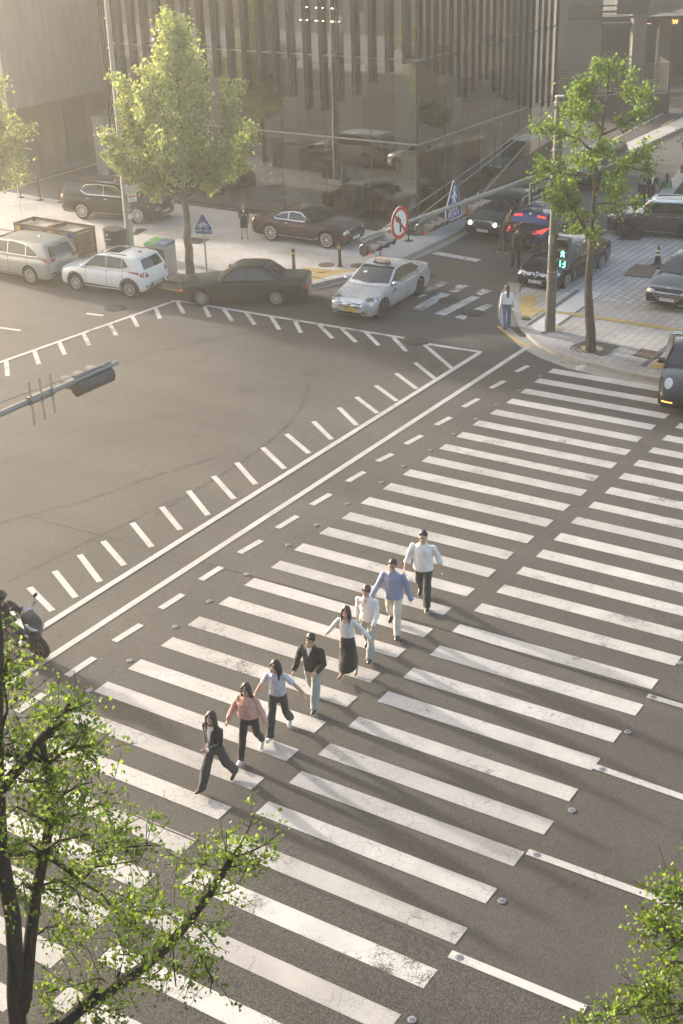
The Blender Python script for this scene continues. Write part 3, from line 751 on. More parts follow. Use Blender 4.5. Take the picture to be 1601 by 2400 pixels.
mb = MB(); mb.plate([(21.2, 91.5, 4.86), (26, 91.5, 5.7), (26, 91.5, 9), (21.5, 91.5, 9)], (0, 1, 0), .8); mb.build('sloped_balcony', M_CONC, t)
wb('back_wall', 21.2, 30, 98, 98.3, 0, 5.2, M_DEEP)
wb('ceiling', 18.4, 30, 92.8, 98, 4.5, 4.7, M_CONCD)
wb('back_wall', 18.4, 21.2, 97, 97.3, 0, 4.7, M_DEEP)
wb('sign_panel', 21.5, 25.5, 95.4, 95.6, 3.7, 4.35, M_BLACK)
M_SIGNL = emis('amber_letters', (1., .42, .08), 1.6)
text_mesh('sign_letters', 'WETEW', .42, M_SIGNL, t, frame_m((23.55, 95.36, 4.02), (1, 0, 0), (0, -1, 0)), .01, 'CENTER', .82)
mb = MB(); mb.box((21.9, 95.36, 3.98), (.9, .03, .03)); mb.build('strip_lamp', emis('dim_amber', (1, .5, .25), .6), t)
# louvred screen on a low wall in front of it
t = thing('louvred_screen', 'dark horizontal louvre screen on a low wall before the car park', 'screen', (17.6, 83.5, 0), 0)
wb('low_wall', 14.0, 21.05, 83.5, 83.8, 0, 1.2, M_CONCD)
mb = MB()
for i in range(15):
    z = 1.27 + i * .118; mb.box((17.5, 83.62, z), (7.0, .10, .05)); mb.box((21.0, 85.1, z), (.10, 3.0, .05))
mb.build('slats', M_MULL, t)
for x in (14.1, 15.8, 17.5, 19.2, 20.95): wb('post', x - .04, x + .04, 83.7, 83.78, 1.2, 3.05, M_BLACK)
mb = MB()
for i in range(4): mb.box((19.2 + i * .5, 83.46, .55), (.07, .06, 1.0))
mb.build('buttress', M_PLINTH, t)
t = thing('ramp_wall', 'low wall with pale sloping coping beside the upper lane', 'wall', L(7.3, 10, 0), YAW + .19)
mb = MB(); mb.box((.12, 2.5, .45), (.25, 9, .9)); mb.build('wall', M_CONCD, t, None, True)
mb = MB(); mb.box((.12, 2.5, .95), (.55, 9.1, .1)); mb.build('coping', M_KERB, t, None, True)
t = thing('timber_post', 'short brown post beside the low ramp wall', 'post', G(1562, 445), 0)
mb = MB(); mb.tube([(0, 0, 0), (0, 0, 1.3)], .1, 12); mb.build('shaft', mat('brown_wood', (.22, .11, .05), .7), t, 40, True)
mb = MB(); mb.tube([(0, 0, 1.3), (0, 0, 1.36)], .12, 12); mb.build('cap', M_RUST, t, 40, True)
t = thing('side_building', 'plain brown block across the side street, mirrored in the glass flank', 'building', L(26, 30), YAW)
mb = MB(); mb.box((0, 0, 7.6), (11, 36, 15.2)); mb.build('wall', mat('side_wall', (.06, .06, .055), .85, 0, .2, .4), t, None, True)
# ---------------------------------------------------------------- our own side of the avenue
kn = [L(-80, -40.3), L(90, -40.3)]
slab('near_sidewalk', kn, [L(90, -60), L(-80, -60)], M_PAVE_L, SW)
t = thing('near_side_building', 'plain concrete block on the near side of the avenue, mirrored in the glass', 'building', L(20, -49.2), YAW)
mb = MB(); mb.box((0, -4, 7.7), (90, 8, 15.4)); mb.build('wall', mat('near_wall', (.105, .11, .10), .8, 0, .15, .3), t, None, True)
WG = mat('dark_window', (.03, .035, .04), .1, 0, .2, 2)
for k in range(4):
    mb = MB()
    for i in range(20): mb.box((-42 + i * 4.4, .01, 2.4 + k * 3.6), (3.0, .06, 2.0))
    mb.build('window_band', WG, t, None, True)
# ================================================================== street furniture
M_POLE = mat('weathered_pole', (.145, .125, .095), .75, .1, .2, 2.5, .1, 40, wear=((.20, .17, .13), 1.5, .6))
M_POLE_L = mat('pale_pole', (.33, .30, .25), .65, .1, .12, 3)
M_ARM = mat('galvanised_arm', (.27, .255, .235), .5, .5, .12, 6)
M_STEEL = mat('brushed_steel', (.42, .40, .37), .45, .6, .1, 10)
M_SIGHEAD = mat('signal_housing', (.095, .085, .078), .6, 0, .2, 12)
M_VISOR = mat('signal_visor', (.14, .125, .12), .6, 0, .2, 12)
M_WIRE = mat('steel_wire', (.30, .28, .26), .5, .6, .1, 10)
M_BLUE = mat('sign_blue', (.022, .05, .20), .45, 0, .12, 8)
M_NAVY = mat('sign_navy', (.018, .025, .085), .45, 0, .12, 8)
M_WHITE = mat('sign_white', (.72, .70, .67), .5, 0, .06, 8)
M_REDS = mat('sign_red', (.50, .05, .03), .5, 0, .1, 8)
M_BLK = mat('sign_black', (.02, .02, .02), .5, 0, .1, 8)
M_RED_L = emis('red_lens_glow', (.8, .03, .02), .22)
M_DARKLENS = mat('dark_lens', (.03, .02, .02), .2, 0, .1, 8)
M_CYAN = emis('green_led', (.12, 1., .68), 2.6)
M_YBAND = mat('yellow_band', (.55, .36, .05), .5, 0, .1, 9)

def pent(w, h, sh):
    """rounded gable outline: bottom corners, shoulders, apex"""
    return [(-w / 2, -h / 2), (w / 2, -h / 2), (w / 2, -h / 2 + sh), (.04, h / 2 - .01), (-.04, h / 2 - .01), (-w / 2, -h / 2 + sh)]
def flat(mb, poly, mw, th, z0=0., mi=0):
    P = [mw @ Vector((x, y, z0)) for x, y in poly]; nrm = (mw.to_3x3() @ Vector((0, 0, 1)))
    mb.plate(P, nrm, th, mi)
def disc(r, n=32, c=(0, 0)): return [(c[0] + r * math.cos(2 * math.pi * i / n), c[1] + r * math.sin(2 * math.pi * i / n)) for i in range(n)]
def ringm(mb, r0, r1, mw, z, th, n=36, c=(0, 0), a0=0, a1=2 * math.pi):
    for i in range(n):
        t0, t1 = a0 + (a1 - a0) * i / n, a0 + (a1 - a0) * (i + 1) / n
        flat(mb, [(c[0] + r0 * math.cos(t0), c[1] + r0 * math.sin(t0)), (c[0] + r1 * math.cos(t0), c[1] + r1 * math.sin(t0)), (c[0] + r1 * math.cos(t1), c[1] + r1 * math.sin(t1)), (c[0] + r0 * math.cos(t1), c[1] + r0 * math.sin(t1))], mw, th, z)
def bar(mb, p, q, w, mw, z, th):
    p, q = Vector(p), Vector(q); d = (q - p).normalized(); s = Vector((-d.y, d.x)) * w / 2
    flat(mb, [p - s, q - s, q + s, p + s], mw, th, z)

# ---------------------------------------------------------------- right pole with its mast arm
PB = G(1262, 759, SW)
t = thing('traffic_pole', 'tall brown concrete pole on the corner carrying a long signal arm', 'pole', PB)
zt = 7.75
mb = MB(); mb.tube([PB, PB + Vector((0, 0, .45)), PB + Vector((0, 0, .46)), PB + Vector((0, 0, zt - SW))], [.185, .182, .172, .135], 28); mb.build('shaft', M_POLE, t, 40)
mb = MB(); mb.tube([PB + Vector((0, 0, zt - SW)), PB + Vector((0, 0, zt - SW + .04))], [.155, .155], 24); mb.build('cap', M_STEEL, t, 40)
mb = MB()
for z in (5.62, 6.0, 7.45, 2.05): mb.tube([PB + Vector((0, 0, z)), PB + Vector((0, 0, z + .035))], [.172, .171], 24)
mb.build('band', M_POLE_L, t, 40)
mb = MB(); mb.box(PB + Vector((-.1, -.16, 3.15)), (.16, .1, .26), .2); mb.build('small_box', M_STEEL, t)
pa, pb_ = ab(PB)
A0, A1 = L(pa, pb_, 5.5), L(9.44, -18.83, 5.5)
ad = (A1 - A0).normalized()
mb = MB(); mb.tube([A0 + ad * .1, A0 + ad * .5, A0 + ad * 5, A1], [.12, .085, .068, .05], 18); mb.build('mast_arm', M_ARM, t, 40)
mb = MB(); mb.tube([A0 + Vector((0, 0, -.22)), A0 + Vector((0, 0, .22))], [.2, .2], 20); mb.build('arm_collar', M_ARM, t, 40)
top = PB + Vector((0, 0, zt - SW - .2))
for k, f in enumerate((.42, .73, .9)):
    e = lerp(A0, A1, f) + Vector((0, 0, .08)); mid = lerp(top, e, .5) + Vector((0, 0, -.06))
    mb = MB(); mb.tube([top, mid, e], .011, 6); mb.tube([lerp(top, e, .03), lerp(top, e, .09)], .022, 6); mb.tube([e, e - Vector((0, 0, .1))], .03, 8); mb.build('guy_wire', M_WIRE, t)
def arm_pt(u, v):
    p = onplane(u, v, L(9.6, -14, 0), D1); return p
# three hanging three-lens signals facing down the avenue
def signal(p, lab, n=3, face=D1, lit=0, grp='three lens signals under the right mast arm', arm=None, k_=1.):
    """horizontal head, its long axis along the arm (D2), lenses facing `face`"""
    t = thing('traffic_light', lab, 'traffic light', p, 0, grp)
    pt_ = .37 * k_; ln = pt_ * n
    ax = D2; fx = face
    rot = Matrix((fx, ax, Vector((0, 0, 1)))).transposed()
    mb = MB(); mb.tube([p - ax * ln / 2, p - ax * (ln / 2 - .03), p + ax * (ln / 2 - .03), p + ax * ln / 2], [(.12 * k_, .15 * k_), (.145 * k_, .18 * k_), (.145 * k_, .18 * k_), (.12 * k_, .15 * k_)], 8, True, 0, fx); mb.build('housing', M_SIGHEAD, t, 30)
    for i in range(n):
        c = p + ax * (i - (n - 1) / 2) * pt_ + fx * .12 * k_
        mb = MB(); mb.ell(c, (.03, .14, .14), 16, 8, rot); mb.build('lens', M_RED_L if i == lit else M_DARKLENS, t, 40)
        mb = MB(); k = 18; vs = []; fs = []
        for j in range(k + 1):
            an = -.35 + (math.pi + .7) * j / k; y, z = math.cos(an) * .155 * k_, math.sin(an) * .155 * k_
            dl = .34 - .10 * (1 - max(0, math.sin(an)))
            for r, x in ((1, 0), (1, dl), (.93, dl), (.93, 0)): vs.append(c + fx * x + ax * (y * r) + Vector((0, 0, z * r)))
        for j in range(k):
            for q in range(4): fs.append((j * 4 + q, j * 4 + (q + 1) % 4, (j + 1) * 4 + (q + 1) % 4, (j + 1) * 4 + q))
        mb.add(vs, fs); mb.build('visor', M_VISOR, t, 40)
    mb = MB()
    zz = (arm if arm is not None else 5.5)
    for sgn in (-1, 1):
        q = p + ax * sgn * ln * .36; mb.tube([q + Vector((0, 0, .16)), Vector((q.x, q.y, zz - .02))], .022, 8)
    mb.tube([p + ax * -ln * .5 + Vector((0, 0, .22)), p + ax * ln * .5 + Vector((0, 0, .22))], .025, 8)
    mb.build('bracket', M_ARM, t)
for (u, v), lab in (((858, 564), 'three lens signal under the arm nearest its free end, above the taxi'), ((983, 518), 'middle three lens signal hanging between the round sign and the blue sign'), ((1083, 474), 'three lens signal with a red lens hanging just right of the blue sign')):
    p = arm_pt(u, v); signal(p, lab)
# round prohibition sign
p = arm_pt(908, 510); mw = frame_m(p + D1 * .12, D2, D1)
t = thing('round_sign', 'round red and white no turn sign on the signal arm', 'road sign', p)
mb = MB(); flat(mb, disc(.45, 40), mw, .02); mb.build('plate', M_WHITE, t)
mb = MB(); ringm(mb, .34, .45, mw, .022, .006); bar(mb, (-.26, .24), (.25, -.25), .07, mw, .03, .004); mb.build('red_ring', M_REDS, t)
mb = MB(); pts = [(-.03, -.24), (-.02, -.08), (.0, .03), (.06, .12), (.0, .17)]
bar(mb, (.02, -.26), (.02, .06), .075, mw, .023, .004); bar(mb, (.03, .04), (-.10, .14), .075, mw, .0235, .004)
flat(mb, [(-.05, .22), (-.24, .13), (-.12, .02)], mw, .004, .024); mb.build('arrow', M_BLK, t)
mb = MB(); mb.tube([p + D1 * .11, p + D1 * -.02], .03, 8); mb.build('clamp', M_ARM, t)
# pedestrian crossing sign
p = arm_pt(1032, 458); mw = frame_m(p + D1 * .12, D2, D1)
t = thing('crossing_sign', 'blue gabled pedestrian crossing sign on the signal arm', 'road sign', p)
mb = MB(); flat(mb, pent(.95, 1.12, .32), mw, .02); mb.build('border', M_WHITE, t)
mb = MB(); flat(mb, [(x * .93, y * .95) for x, y in pent(.95, 1.12, .32)], mw, .005, .021); mb.build('field', M_BLUE, t)
mb = MB(); z = .028
flat(mb, disc(.062, 16, (.02, .35)), mw, .004, z); bar(mb, (.02, .28), (-.01, .05), .11, mw, z, .004); bar(mb, (.0, .08), (-.12, -.17), .065, mw, z + .001, .004); bar(mb, (.0, .08), (.12, -.17), .065, mw, z + .001, .004)
bar(mb, (.04, .24), (-.15, .08), .045, mw, z + .001, .004); bar(mb, (.04, .24), (.14, .06), .045, mw, z + .001, .004); mb.build('walking_figure', M_WHITE, t)
mb = MB()
for i in range(3): flat(mb, [(-.28 + i * .18, -.30), (-.18 + i * .18, -.30), (-.14 + i * .18, -.17), (-.22 + i * .18, -.17)], mw, .004, z)
mb.build('zebra_bars', M_WHITE, t)
text_mesh('lettering', '횡단보도', .19, M_WHITE, t, mw @ Matrix.Translation((0, -.41, z)), .002)
# street name sign
p0 = onplane(1211, 445, L(9.9, 0, 0), D1); c = p0 + D2 * .85
t = thing('street_name_sign', 'navy street name sign with pale frame, half behind the corner tree', 'street sign', c)
mw = frame_m(c + D1 * .05, D2, D1)
mb = MB(); flat(mb, [(-.85, -.33), (.85, -.33), (.85, .33), (-.85, .33)], mw, .03); mb.build('frame', mat('sign_frame', (.5, .46, .3), .5), t)
mb = MB(); flat(mb, [(-.81, -.29), (.81, -.29), (.81, .29), (-.81, .29)], mw, .004, .031); mb.build('field', M_NAVY, t)
text_mesh('korean_lettering', '도산대로67길', .27, M_WHITE, t, mw @ Matrix.Translation((0, .10, .036)), .002)
text_mesh('latin_lettering', 'Dosan-daero 67-gil', .17, M_WHITE, t, mw @ Matrix.Translation((0, -.16, .036)), .002)
mb = MB(); mb.tube([c + D2 * -.9 + Vector((0, 0, .42)), c + D2 * 2.2 + Vector((0, 0, .42))], .045, 12); mb.build('support_rail', M_ARM, t, 40)
# pedestrian signal
p = PB + D1 * .42 + D2 * -.05 + Vector((0, 0, 2.72)); fx = -D2; rot = Matrix((fx, D1, Vector((0, 0, 1)))).transposed()
t = thing('pedestrian_signal', 'pedestrian signal showing a lit green walker and countdown 13', 'pedestrian signal', p)
mb = MB(); mb.box(p, (.2, .37, 1.06), 0, 0, rot); mb.build('housing', M_SIGHEAD, t)
for z in (.36, .02, -.32):
    mb = MB(); c = p + fx * .1 + Vector((0, 0, z + .15)); mb.box(c + fx * .09, (.2, .36, .02), 0, 0, rot)
    for s in (-1, 1): mb.box(c + fx * .07 + D1 * s * .175 + Vector((0, 0, -.06)), (.14, .015, .13), 0, 0, rot)
    mb.build('hood', M_SIGHEAD, t)
    mb = MB(); mb.box(p + fx * .103 + Vector((0, 0, z)), (.01, .30, .28), 0, 0, rot); mb.build('screen', M_BLACK, t)
mw = frame_m(p + fx * .112 + Vector((0, 0, .02)), D1, fx)
mb = MB(); flat(mb, disc(.028, 12, (0, .10)), mw, .003); bar(mb, (0, .08), (0, 0), .045, mw, .0, .003); bar(mb, (0, .01), (-.06, -.11), .032, mw, .001, .003); bar(mb, (0, .01), (.055, -.11), .032, mw, .001, .003)
bar(mb, (0, .07), (-.075, .01), .026, mw, .001, .003); bar(mb, (0, .07), (.07, .015), .026, mw, .001, .003); mb.build('green_walker', M_CYAN, t)
mw = frame_m(p + fx * .112 + Vector((0, 0, -.32)), D1, fx)
mb = MB(); w_ = .026
for seg in [((-.075, .10), (-.075, .01)), ((-.075, -.01), (-.075, -.10)), ((.085, .10), (.085, .01)), ((.085, -.01), (.085, -.10)), ((.0, .11), (.075, .11)), ((.005, 0), (.075, 0)), ((.0, -.11), (.075, -.11))]: bar(mb, *seg, w_, mw, 0, .003)
mb.build('countdown', M_CYAN, t)
mb = MB()
for z in (.4, -.4): mb.tube([p + Vector((0, 0, z)) - D1 * .1, PB + Vector((0, 0, 2.72 + z))], .025, 8)
mb.build('bracket', M_ARM, t)
# vertical banner behind the pole
p = onplane(1301, 312, PB + D2 * .1, (0, 1, 0)); t = thing('banner', 'narrow pale banner hanging beside the top of the corner pole', 'banner', p)
mb = MB(); mb.box(p, (.3, .02, 1.15)); mb.build('cloth', mat('banner_cloth', (.50, .44, .42), .8, 0, .1, 3, wear=((.25, .27, .33), 5, .56)), t)
mb = MB(); mb.tube([p + Vector((.16, 0, .58)), p + Vector((-.4, 0, .58))], .015, 8); mb.tube([p + Vector((.16, 0, -.58)), p + Vector((-.4, 0, -.58))], .015, 8); mb.build('rods', M_STEEL, t)

# ---------------------------------------------------------------- left sign pole
P2 = G(301, 577, SW)
t = thing('sign_pole', 'tall pale pole on the left pavement carrying parking signs', 'pole', P2)
mb = MB(); mb.tube([P2, P2 + Vector((0, 0, 3.05)), P2 + Vector((.0, 0, 3.12)), P2 + Vector((.05, .0, 11.5))], [.165, .15, .115, .09], 22); mb.build('shaft', M_POLE_L, t, 40)
mb = MB()
for z in (1.75, 9.2, 8.1): mb.tube([P2 + Vector((0, 0, z)), P2 + Vector((0, 0, z + .05))], [.165 if z < 3 else .12] * 2, 20)
mb.build('band', M_STEEL, t, 40)
mb = MB(); mb.box(P2 + Vector((.12, -.14, 1.5)), (.16, .02, .2), .4); mb.build('sticker', M_WHITE, t)
sx = Vector((math.cos(R(24)), math.sin(R(24)), 0)); sn = Vector((sx.y, -sx.x, 0))
def signpt(u, v): return onplane(u, v, P2 + sn * .2, sn)
p = signpt(302, 405)
t = thing('no_parking_sign', 'round blue sign with red border and bar on the left pole', 'road sign', p)
mw = frame_m(p, sx, sn)
mb = MB(); flat(mb, disc(.34, 36), mw, .015); mb.build('plate', M_BLUE, t)
mb = MB(); ringm(mb, .265, .335, mw, .016, .005); bar(mb, (-.2, .2), (.2, -.2), .07, mw, .023, .004); mb.build('red_ring', M_REDS, t)
text_mesh('lettering', '주정차금지', .13, M_WHITE, t, mw @ Matrix.Translation((0, -.06, .029)), .002)
p = signpt(303, 432); mw = frame_m(p, sx, sn)
t = thing('notice_sign', 'white rectangular notice with lines of text on the left pole', 'notice sign', p)
mb = MB(); flat(mb, [(-.30, -.18), (.30, -.18), (.30, .18), (-.30, .18)], mw, .015); mb.build('plate', M_WHITE, t)
for i, s in enumerate(['견인지역', '08:00-20:00', '토요일 공휴일']): text_mesh('lettering', s, .095, M_BLK, t, mw @ Matrix.Translation((0, .11 - i * .11, .017)), .002)
p = signpt(330, 426); mw = frame_m(p, sx, sn)
t = thing('direction_sign', 'small purple road name plate with pointed right end', 'direction sign', p)
mb = MB(); flat(mb, [(-.24, -.13), (.2, -.13), (.29, 0), (.2, .13), (-.24, .13)], mw, .015); mb.build('border', M_WHITE, t)
mb = MB(); flat(mb, [(-.225, -.115), (.19, -.115), (.27, 0), (.19, .115), (-.225, .115)], mw, .004, .016); mb.build('field', mat('sign_purple', (.09, .055, .13), .5), t)
text_mesh('lettering', '도산대로', .1, M_WHITE, t, mw @ Matrix.Translation((0, .035, .022)), .002); text_mesh('lettering', '67-gil', .075, M_WHITE, t, mw @ Matrix.Translation((0, -.06, .022)), .002)
p = signpt(303, 451); mw = frame_m(p, sx, sn)
t = thing('tow_sign', 'square white sign with a red left arrow on the left pole', 'road sign', p)
mb = MB(); flat(mb, [(-.19, -.22), (.19, -.22), (.19, .22), (-.19, .22)], mw, .015); mb.build('plate', M_WHITE, t)
mb = MB(); bar(mb, (.15, 0), (-.08, 0), .05, mw, .017, .003); flat(mb, [(-.16, 0), (-.06, -.06), (-.06, .06)], mw, .003, .0175); mb.build('arrow', M_REDS, t)
text_mesh('lettering', '견인지역', .085, M_BLK, t, mw @ Matrix.Translation((0, .14, .017)), .002); text_mesh('lettering', '120M', .08, M_BLK, t, mw @ Matrix.Translation((0, -.14, .017)), .002)

# bicycle crossing sign on a thin post
P3 = G(476, 640, SW); sx = Vector((math.cos(R(-12)), math.sin(R(-12)), 0)); sn = Vector((sx.y, -sx.x, 0))
t = thing('bicycle_sign', 'blue gabled bicycle crossing sign on a thin grey post by the big tree', 'road sign', P3)
mb = MB(); mb.tube([P3, P3 + Vector((0, 0, 2.55))], .035, 12); mb.build('post', M_STEEL, t, 40)
c = onplane(466.5, 514, P3 + sn * .05, sn); mw = frame_m(c, sx, sn)
mb = MB(); flat(mb, pent(.68, .78, .23), mw, .015); mb.build('border', M_WHITE, t)
mb = MB(); flat(mb, [(x * .955, y * .96) for x, y in pent(.68, .78, .23)], mw, .004, .016); mb.build('field', M_BLUE, t)
mb = MB(); z = .022
for cx in (-.125, .125): ringm(mb, .058, .08, mw, z, .004, 20, (cx, -.08))
for s in [((-.125, -.08), (-.07, .03)), ((-.07, .03), (.07, .03)), ((-.125, -.08), (.01, -.08)), ((.01, -.08), (.07, .03)), ((.01, -.08), (-.07, .03)), ((.125, -.08), (.06, .075)), ((.03, .085), (.09, .07)), ((-.1, .06), (-.04, .06)), ((-.07, .03), (-.075, .06))]: bar(mb, *s, .02, mw, z + .001, .004)
mb.build('bicycle_mark', M_WHITE, t)
text_mesh('lettering', '자전거횡단', .13, M_WHITE, t, mw @ Matrix.Translation((0, -.27, z)), .002)
mb = MB(); mb.tube([c - sn * .05, c], .03, 8); mb.build('clamp', M_STEEL, t)

# ---------------------------------------------------------------- near signal on its long arm (upper left)
E1 = G(267, 833, 6.5); E0 = L(*[x for x in ab(E1)], 6.5) - D2 * 13.6
t = thing('signal_mast', 'long grey signal arm reaching in from the left edge with thin vertical rods', 'pole', (E0.x, E0.y, SW))
mb = MB(); mb.tube([(E0.x, E0.y, SW), (E0.x, E0.y, 7.2)], [.17, .13], 20); mb.build('shaft', M_POLE, t, 40)
mb = MB(); mb.tube([E0, lerp(E0, E1, .72), E1 + D2 * .02], [.10, .055, .042], 16); mb.build('mast_arm', M_ARM, t, 40)
kx = G(88, 913, 6.5); f0 = (ab(kx)[1] - ab(E0)[1]) / 13.6
mb = MB(); mb.tube([lerp(E0, E1, f0 - .016), lerp(E0, E1, f0 + .026)], [.075, .075], 16); mb.build('sleeve', M_ARM, t, 40)
mb = MB()
for i, (u, v0, v1) in enumerate(((36, 882, 990), (50, 850, 985), (75, 864, 972))):
    cpt = lerp(E0, E1, f0 - .016 + i * .018) + D1 * .08
    for s in (-.012, .012): mb.tube([cpt + D2 * s + Vector((0, 0, -.42 + .03 * i)), cpt + D2 * s + Vector((0, 0, .36))], .007, 6)
mb.build('antenna_rods', mat('antenna_brass', (.28, .25, .14), .5, .4), t)
mb = MB(); wtop = E0 + Vector((0, 0, .9)); mb.tube([wtop, lerp(wtop, E1, .5) - Vector((0, 0, .05)), lerp(E0, E1, .975) + Vector((0, 0, .06))], .008, 6); mb.build('guy_wire', M_WIRE, t)
mb = MB(); mb.ell(lerp(E0, E1, .975) + Vector((0, 0, .05)), .03); mb.build('wire_eye', M_ARM, t)
p = onplane(217, 876, E1, D1) - D1 * .02
signal(p, 'signal head seen from behind, on the arm at the upper left', 3, -D1, -1, 'near signals', 6.5, .84)
mb = MB()

# ---------------------------------------------------------------- bollards and stanchions
def bollard(p, lab, h=.95):
    t = thing('bollard', lab, 'bollard', p, 0, 'dark bollards with a yellow band at the crossing')
    mb = MB(); mb.tube([(0, 0, 0), (0, 0, .04)], [.13, .12], 18); mb.build('base', M_POLE, t, 40, True)
    mb = MB(); mb.tube([(0, 0, .04), (0, 0, h - .05), (0, 0, h)], [.072, .068, .055], 18); mb.build('post', mat('bollard_green', (.055, .055, .05), .6, .2), t, 40, True)
    mb = MB(); mb.tube([(0, 0, h - .2), (0, 0, h - .13)], [.0715, .071], 18); mb.build('yellow_band', M_YBAND, t, 40, True)
bollard(G(780, 612, SW), 'dark bollard with yellow band in front of the burgundy coupe')
bollard(G(675, 626, SW), 'dark bollard half hidden behind the green sedan')
def stanchion(p, lab, h=1.0):
    t = thing('stanchion', lab, 'stanchion', p, 0, 'black stanchions on round bases')
    mb = MB(); mb.tube([(0, 0, 0), (0, 0, .02), (0, 0, .05)], [.19, .19, .05], 20); mb.build('base', M_BLK, t, 40, True)
    mb = MB(); mb.tube([(0, 0, .04), (0, 0, h)], .028, 12); mb.build('post', M_BLK, t, 40, True)
    mb = MB(); mb.tube([(0, 0, h - .07), (0, 0, h)], .04, 12); mb.build('head', M_BLK, t, 40, True)
stanchion(G(48, 453, SW), 'black stanchion at the alley, leftmost of the three')
stanchion(G(93, 459, SW), 'black stanchion at the alley, middle of the three')
stanchion(G(140, 464, SW), 'black stanchion at the alley nearest the black estate car')
stanchion(G(938, 553, SW), 'black stanchion by the glass corner, right of the round sign')
stanchion(G(873, 590, SW), 'black stanchion half hidden behind the silver taxi roof')

# ---------------------------------------------------------------- lattice planter boxes, cabinet, bins, railings
M_WOOD = mat('planter_timber', (.14, .09, .045), .75, 0, .25, 3); M_TOP = mat('planter_top', (.40, .35, .28), .85, 0, .12, 2)
def q4(x, y): return (x / 3.484 * .97939, (400 + y / 3.484) * .97939)
cnr = G(*q4(635, 728), SW); a1, b1 = ab(cnr)
HP = 1.15
n0 = G(*q4(60, 438), SW + HP); a0, _b = ab(n0); fr_ = G(*q4(835, 460), SW + HP); _a, b2 = ab(fr_)
am = lerp(a0, a1, .52)
def planter(x0, x1, lab, notices):
    y0, y1 = b1, b2
    t = thing('lattice_planter', lab, 'planter', L(x0, y0, SW), YAW, 'brown lattice planter boxes on the left pavement')
    w, d = x1 - x0, y1 - y0
    mb = MB()
    for x in (0.04, w - .04):
        for y in (.04, d - .04): mb.box((x, y, HP / 2), (.09, .09, HP))
    for z in (HP - .04, .12):
        mb.box((w / 2, .02, z), (w, .07, .1)); mb.box((w / 2, d - .02, z), (w, .07, .1)); mb.box((.02, d / 2, z), (.07, d, .1)); mb.box((w - .02, d / 2, z), (.07, d, .1))
    mb.build('frame', M_WOOD, t, None, True)
    def lattice(nm, ln, fn):
        mb = MB(); s = .15; n = int((ln + HP) / s)
        for dr in (1, -1):
            for i in range(-int(HP / s), int(ln / s) + 1):
                x0_, z0_ = i * s, .12
                x1_, z1_ = x0_ + HP - .16, HP - .04
                xa, za, xb, zb = x0_, z0_, x1_, z1_
                if xa < 0: za += -xa; xa = 0
                if xb > ln: zb -= xb - ln; xb = ln
                if xb - xa < .06: continue
                if dr < 0: za, zb = HP + .08 - za, HP + .08 - zb
                p, q = fn(xa, za, dr), fn(xb, zb, dr); mb.tube([p, q], [(.006, .018)] * 2, 4, True, 0, Vector(fn(0, 0, 1)) - Vector(fn(0, 0, -1)))
        mb.build(nm, M_WOOD, t, None, True)
    lattice('lattice_panel', w - .1, lambda x, z, d_: (x + .05, .012 - .008 * d_, z)); lattice('lattice_panel', d - .1, lambda x, z, d_: (w - .012 + .008 * d_, x + .05, z)); lattice('lattice_panel', d - .1, lambda x, z, d_: (.012 + .008 * d_, x + .05, z))
    lattice('lattice_panel', w - .1, lambda x, z, d_: (x + .05, d - .012 + .008 * d_, z))
    mb = MB(); mb.box((w / 2, d / 2, HP - .2), (w - .14, d - .14, .08)); mb.box((w / 2, d / 2, .45), (w - .2, d - .2, .85)); mb.build('inner_box', M_TOP, t, None, True)
    for x, z, m in notices:
        mb = MB(); mb.box((x, -.03, z), (.3, .015, .2)); mb.build('notice', m, t, None, True)
planter(a0, am - .02, 'brown lattice planter box at the left edge with a yellow notice', [(.25, .95, M_YBAND)])
planter(am + .02, a1, 'brown lattice planter box with a blue notice, right of its twin', [(.3, .95, M_YBAND), (a1 - am - .25, .98, M_BLUE)])
p = G(52, 515, SW); t = thing('thin_post', 'thin white post rising beside the lattice planter', 'post', p)
mb = MB(); mb.tube([p, p + Vector((0, 0, 2.0))], .018, 8); mb.build('shaft', M_WHITE, t); mb = MB(); mb.tube([p, p + Vector((0, 0, .03))], .12, 16); mb.build('base', M_WHITE, t)
p = G(270, 577, SW); t = thing('planter_tub', 'black pavement tub with curved rim beside the sign pole', 'planter tub', p, YAW)
mb = MB(); k = 24
vs = []; fs = []
for z, s in ((0, .9), (.95, 1.0)):
    for i in range(k):
        an = 2 * math.pi * i / k; c_, s_ = math.cos(an), math.sin(an); rr = (abs(c_) ** 4 + abs(s_) ** 4) ** -.25
        vs.append((c_ * rr * .48 * s, s_ * rr * .42 * s, z + (.05 * c_ * c_ if z else 0)))
for i in range(k): fs.append((i, (i + 1) % k, k + (i + 1) % k, k + i))
fs.append(tuple(range(k, 2 * k))); mb.add(vs, fs); mb.build('body', mat('tub_black', (.04, .038, .034), .5), t, 50, True)
mb = MB(); mb.tube([(-.1, -.43, .78), (-.1, -.44, .78)], .06, 12); mb.box((-.05, -.425, .6), (.3, .012, .035)); mb.build('mark', M_WHITE, t, None, True)
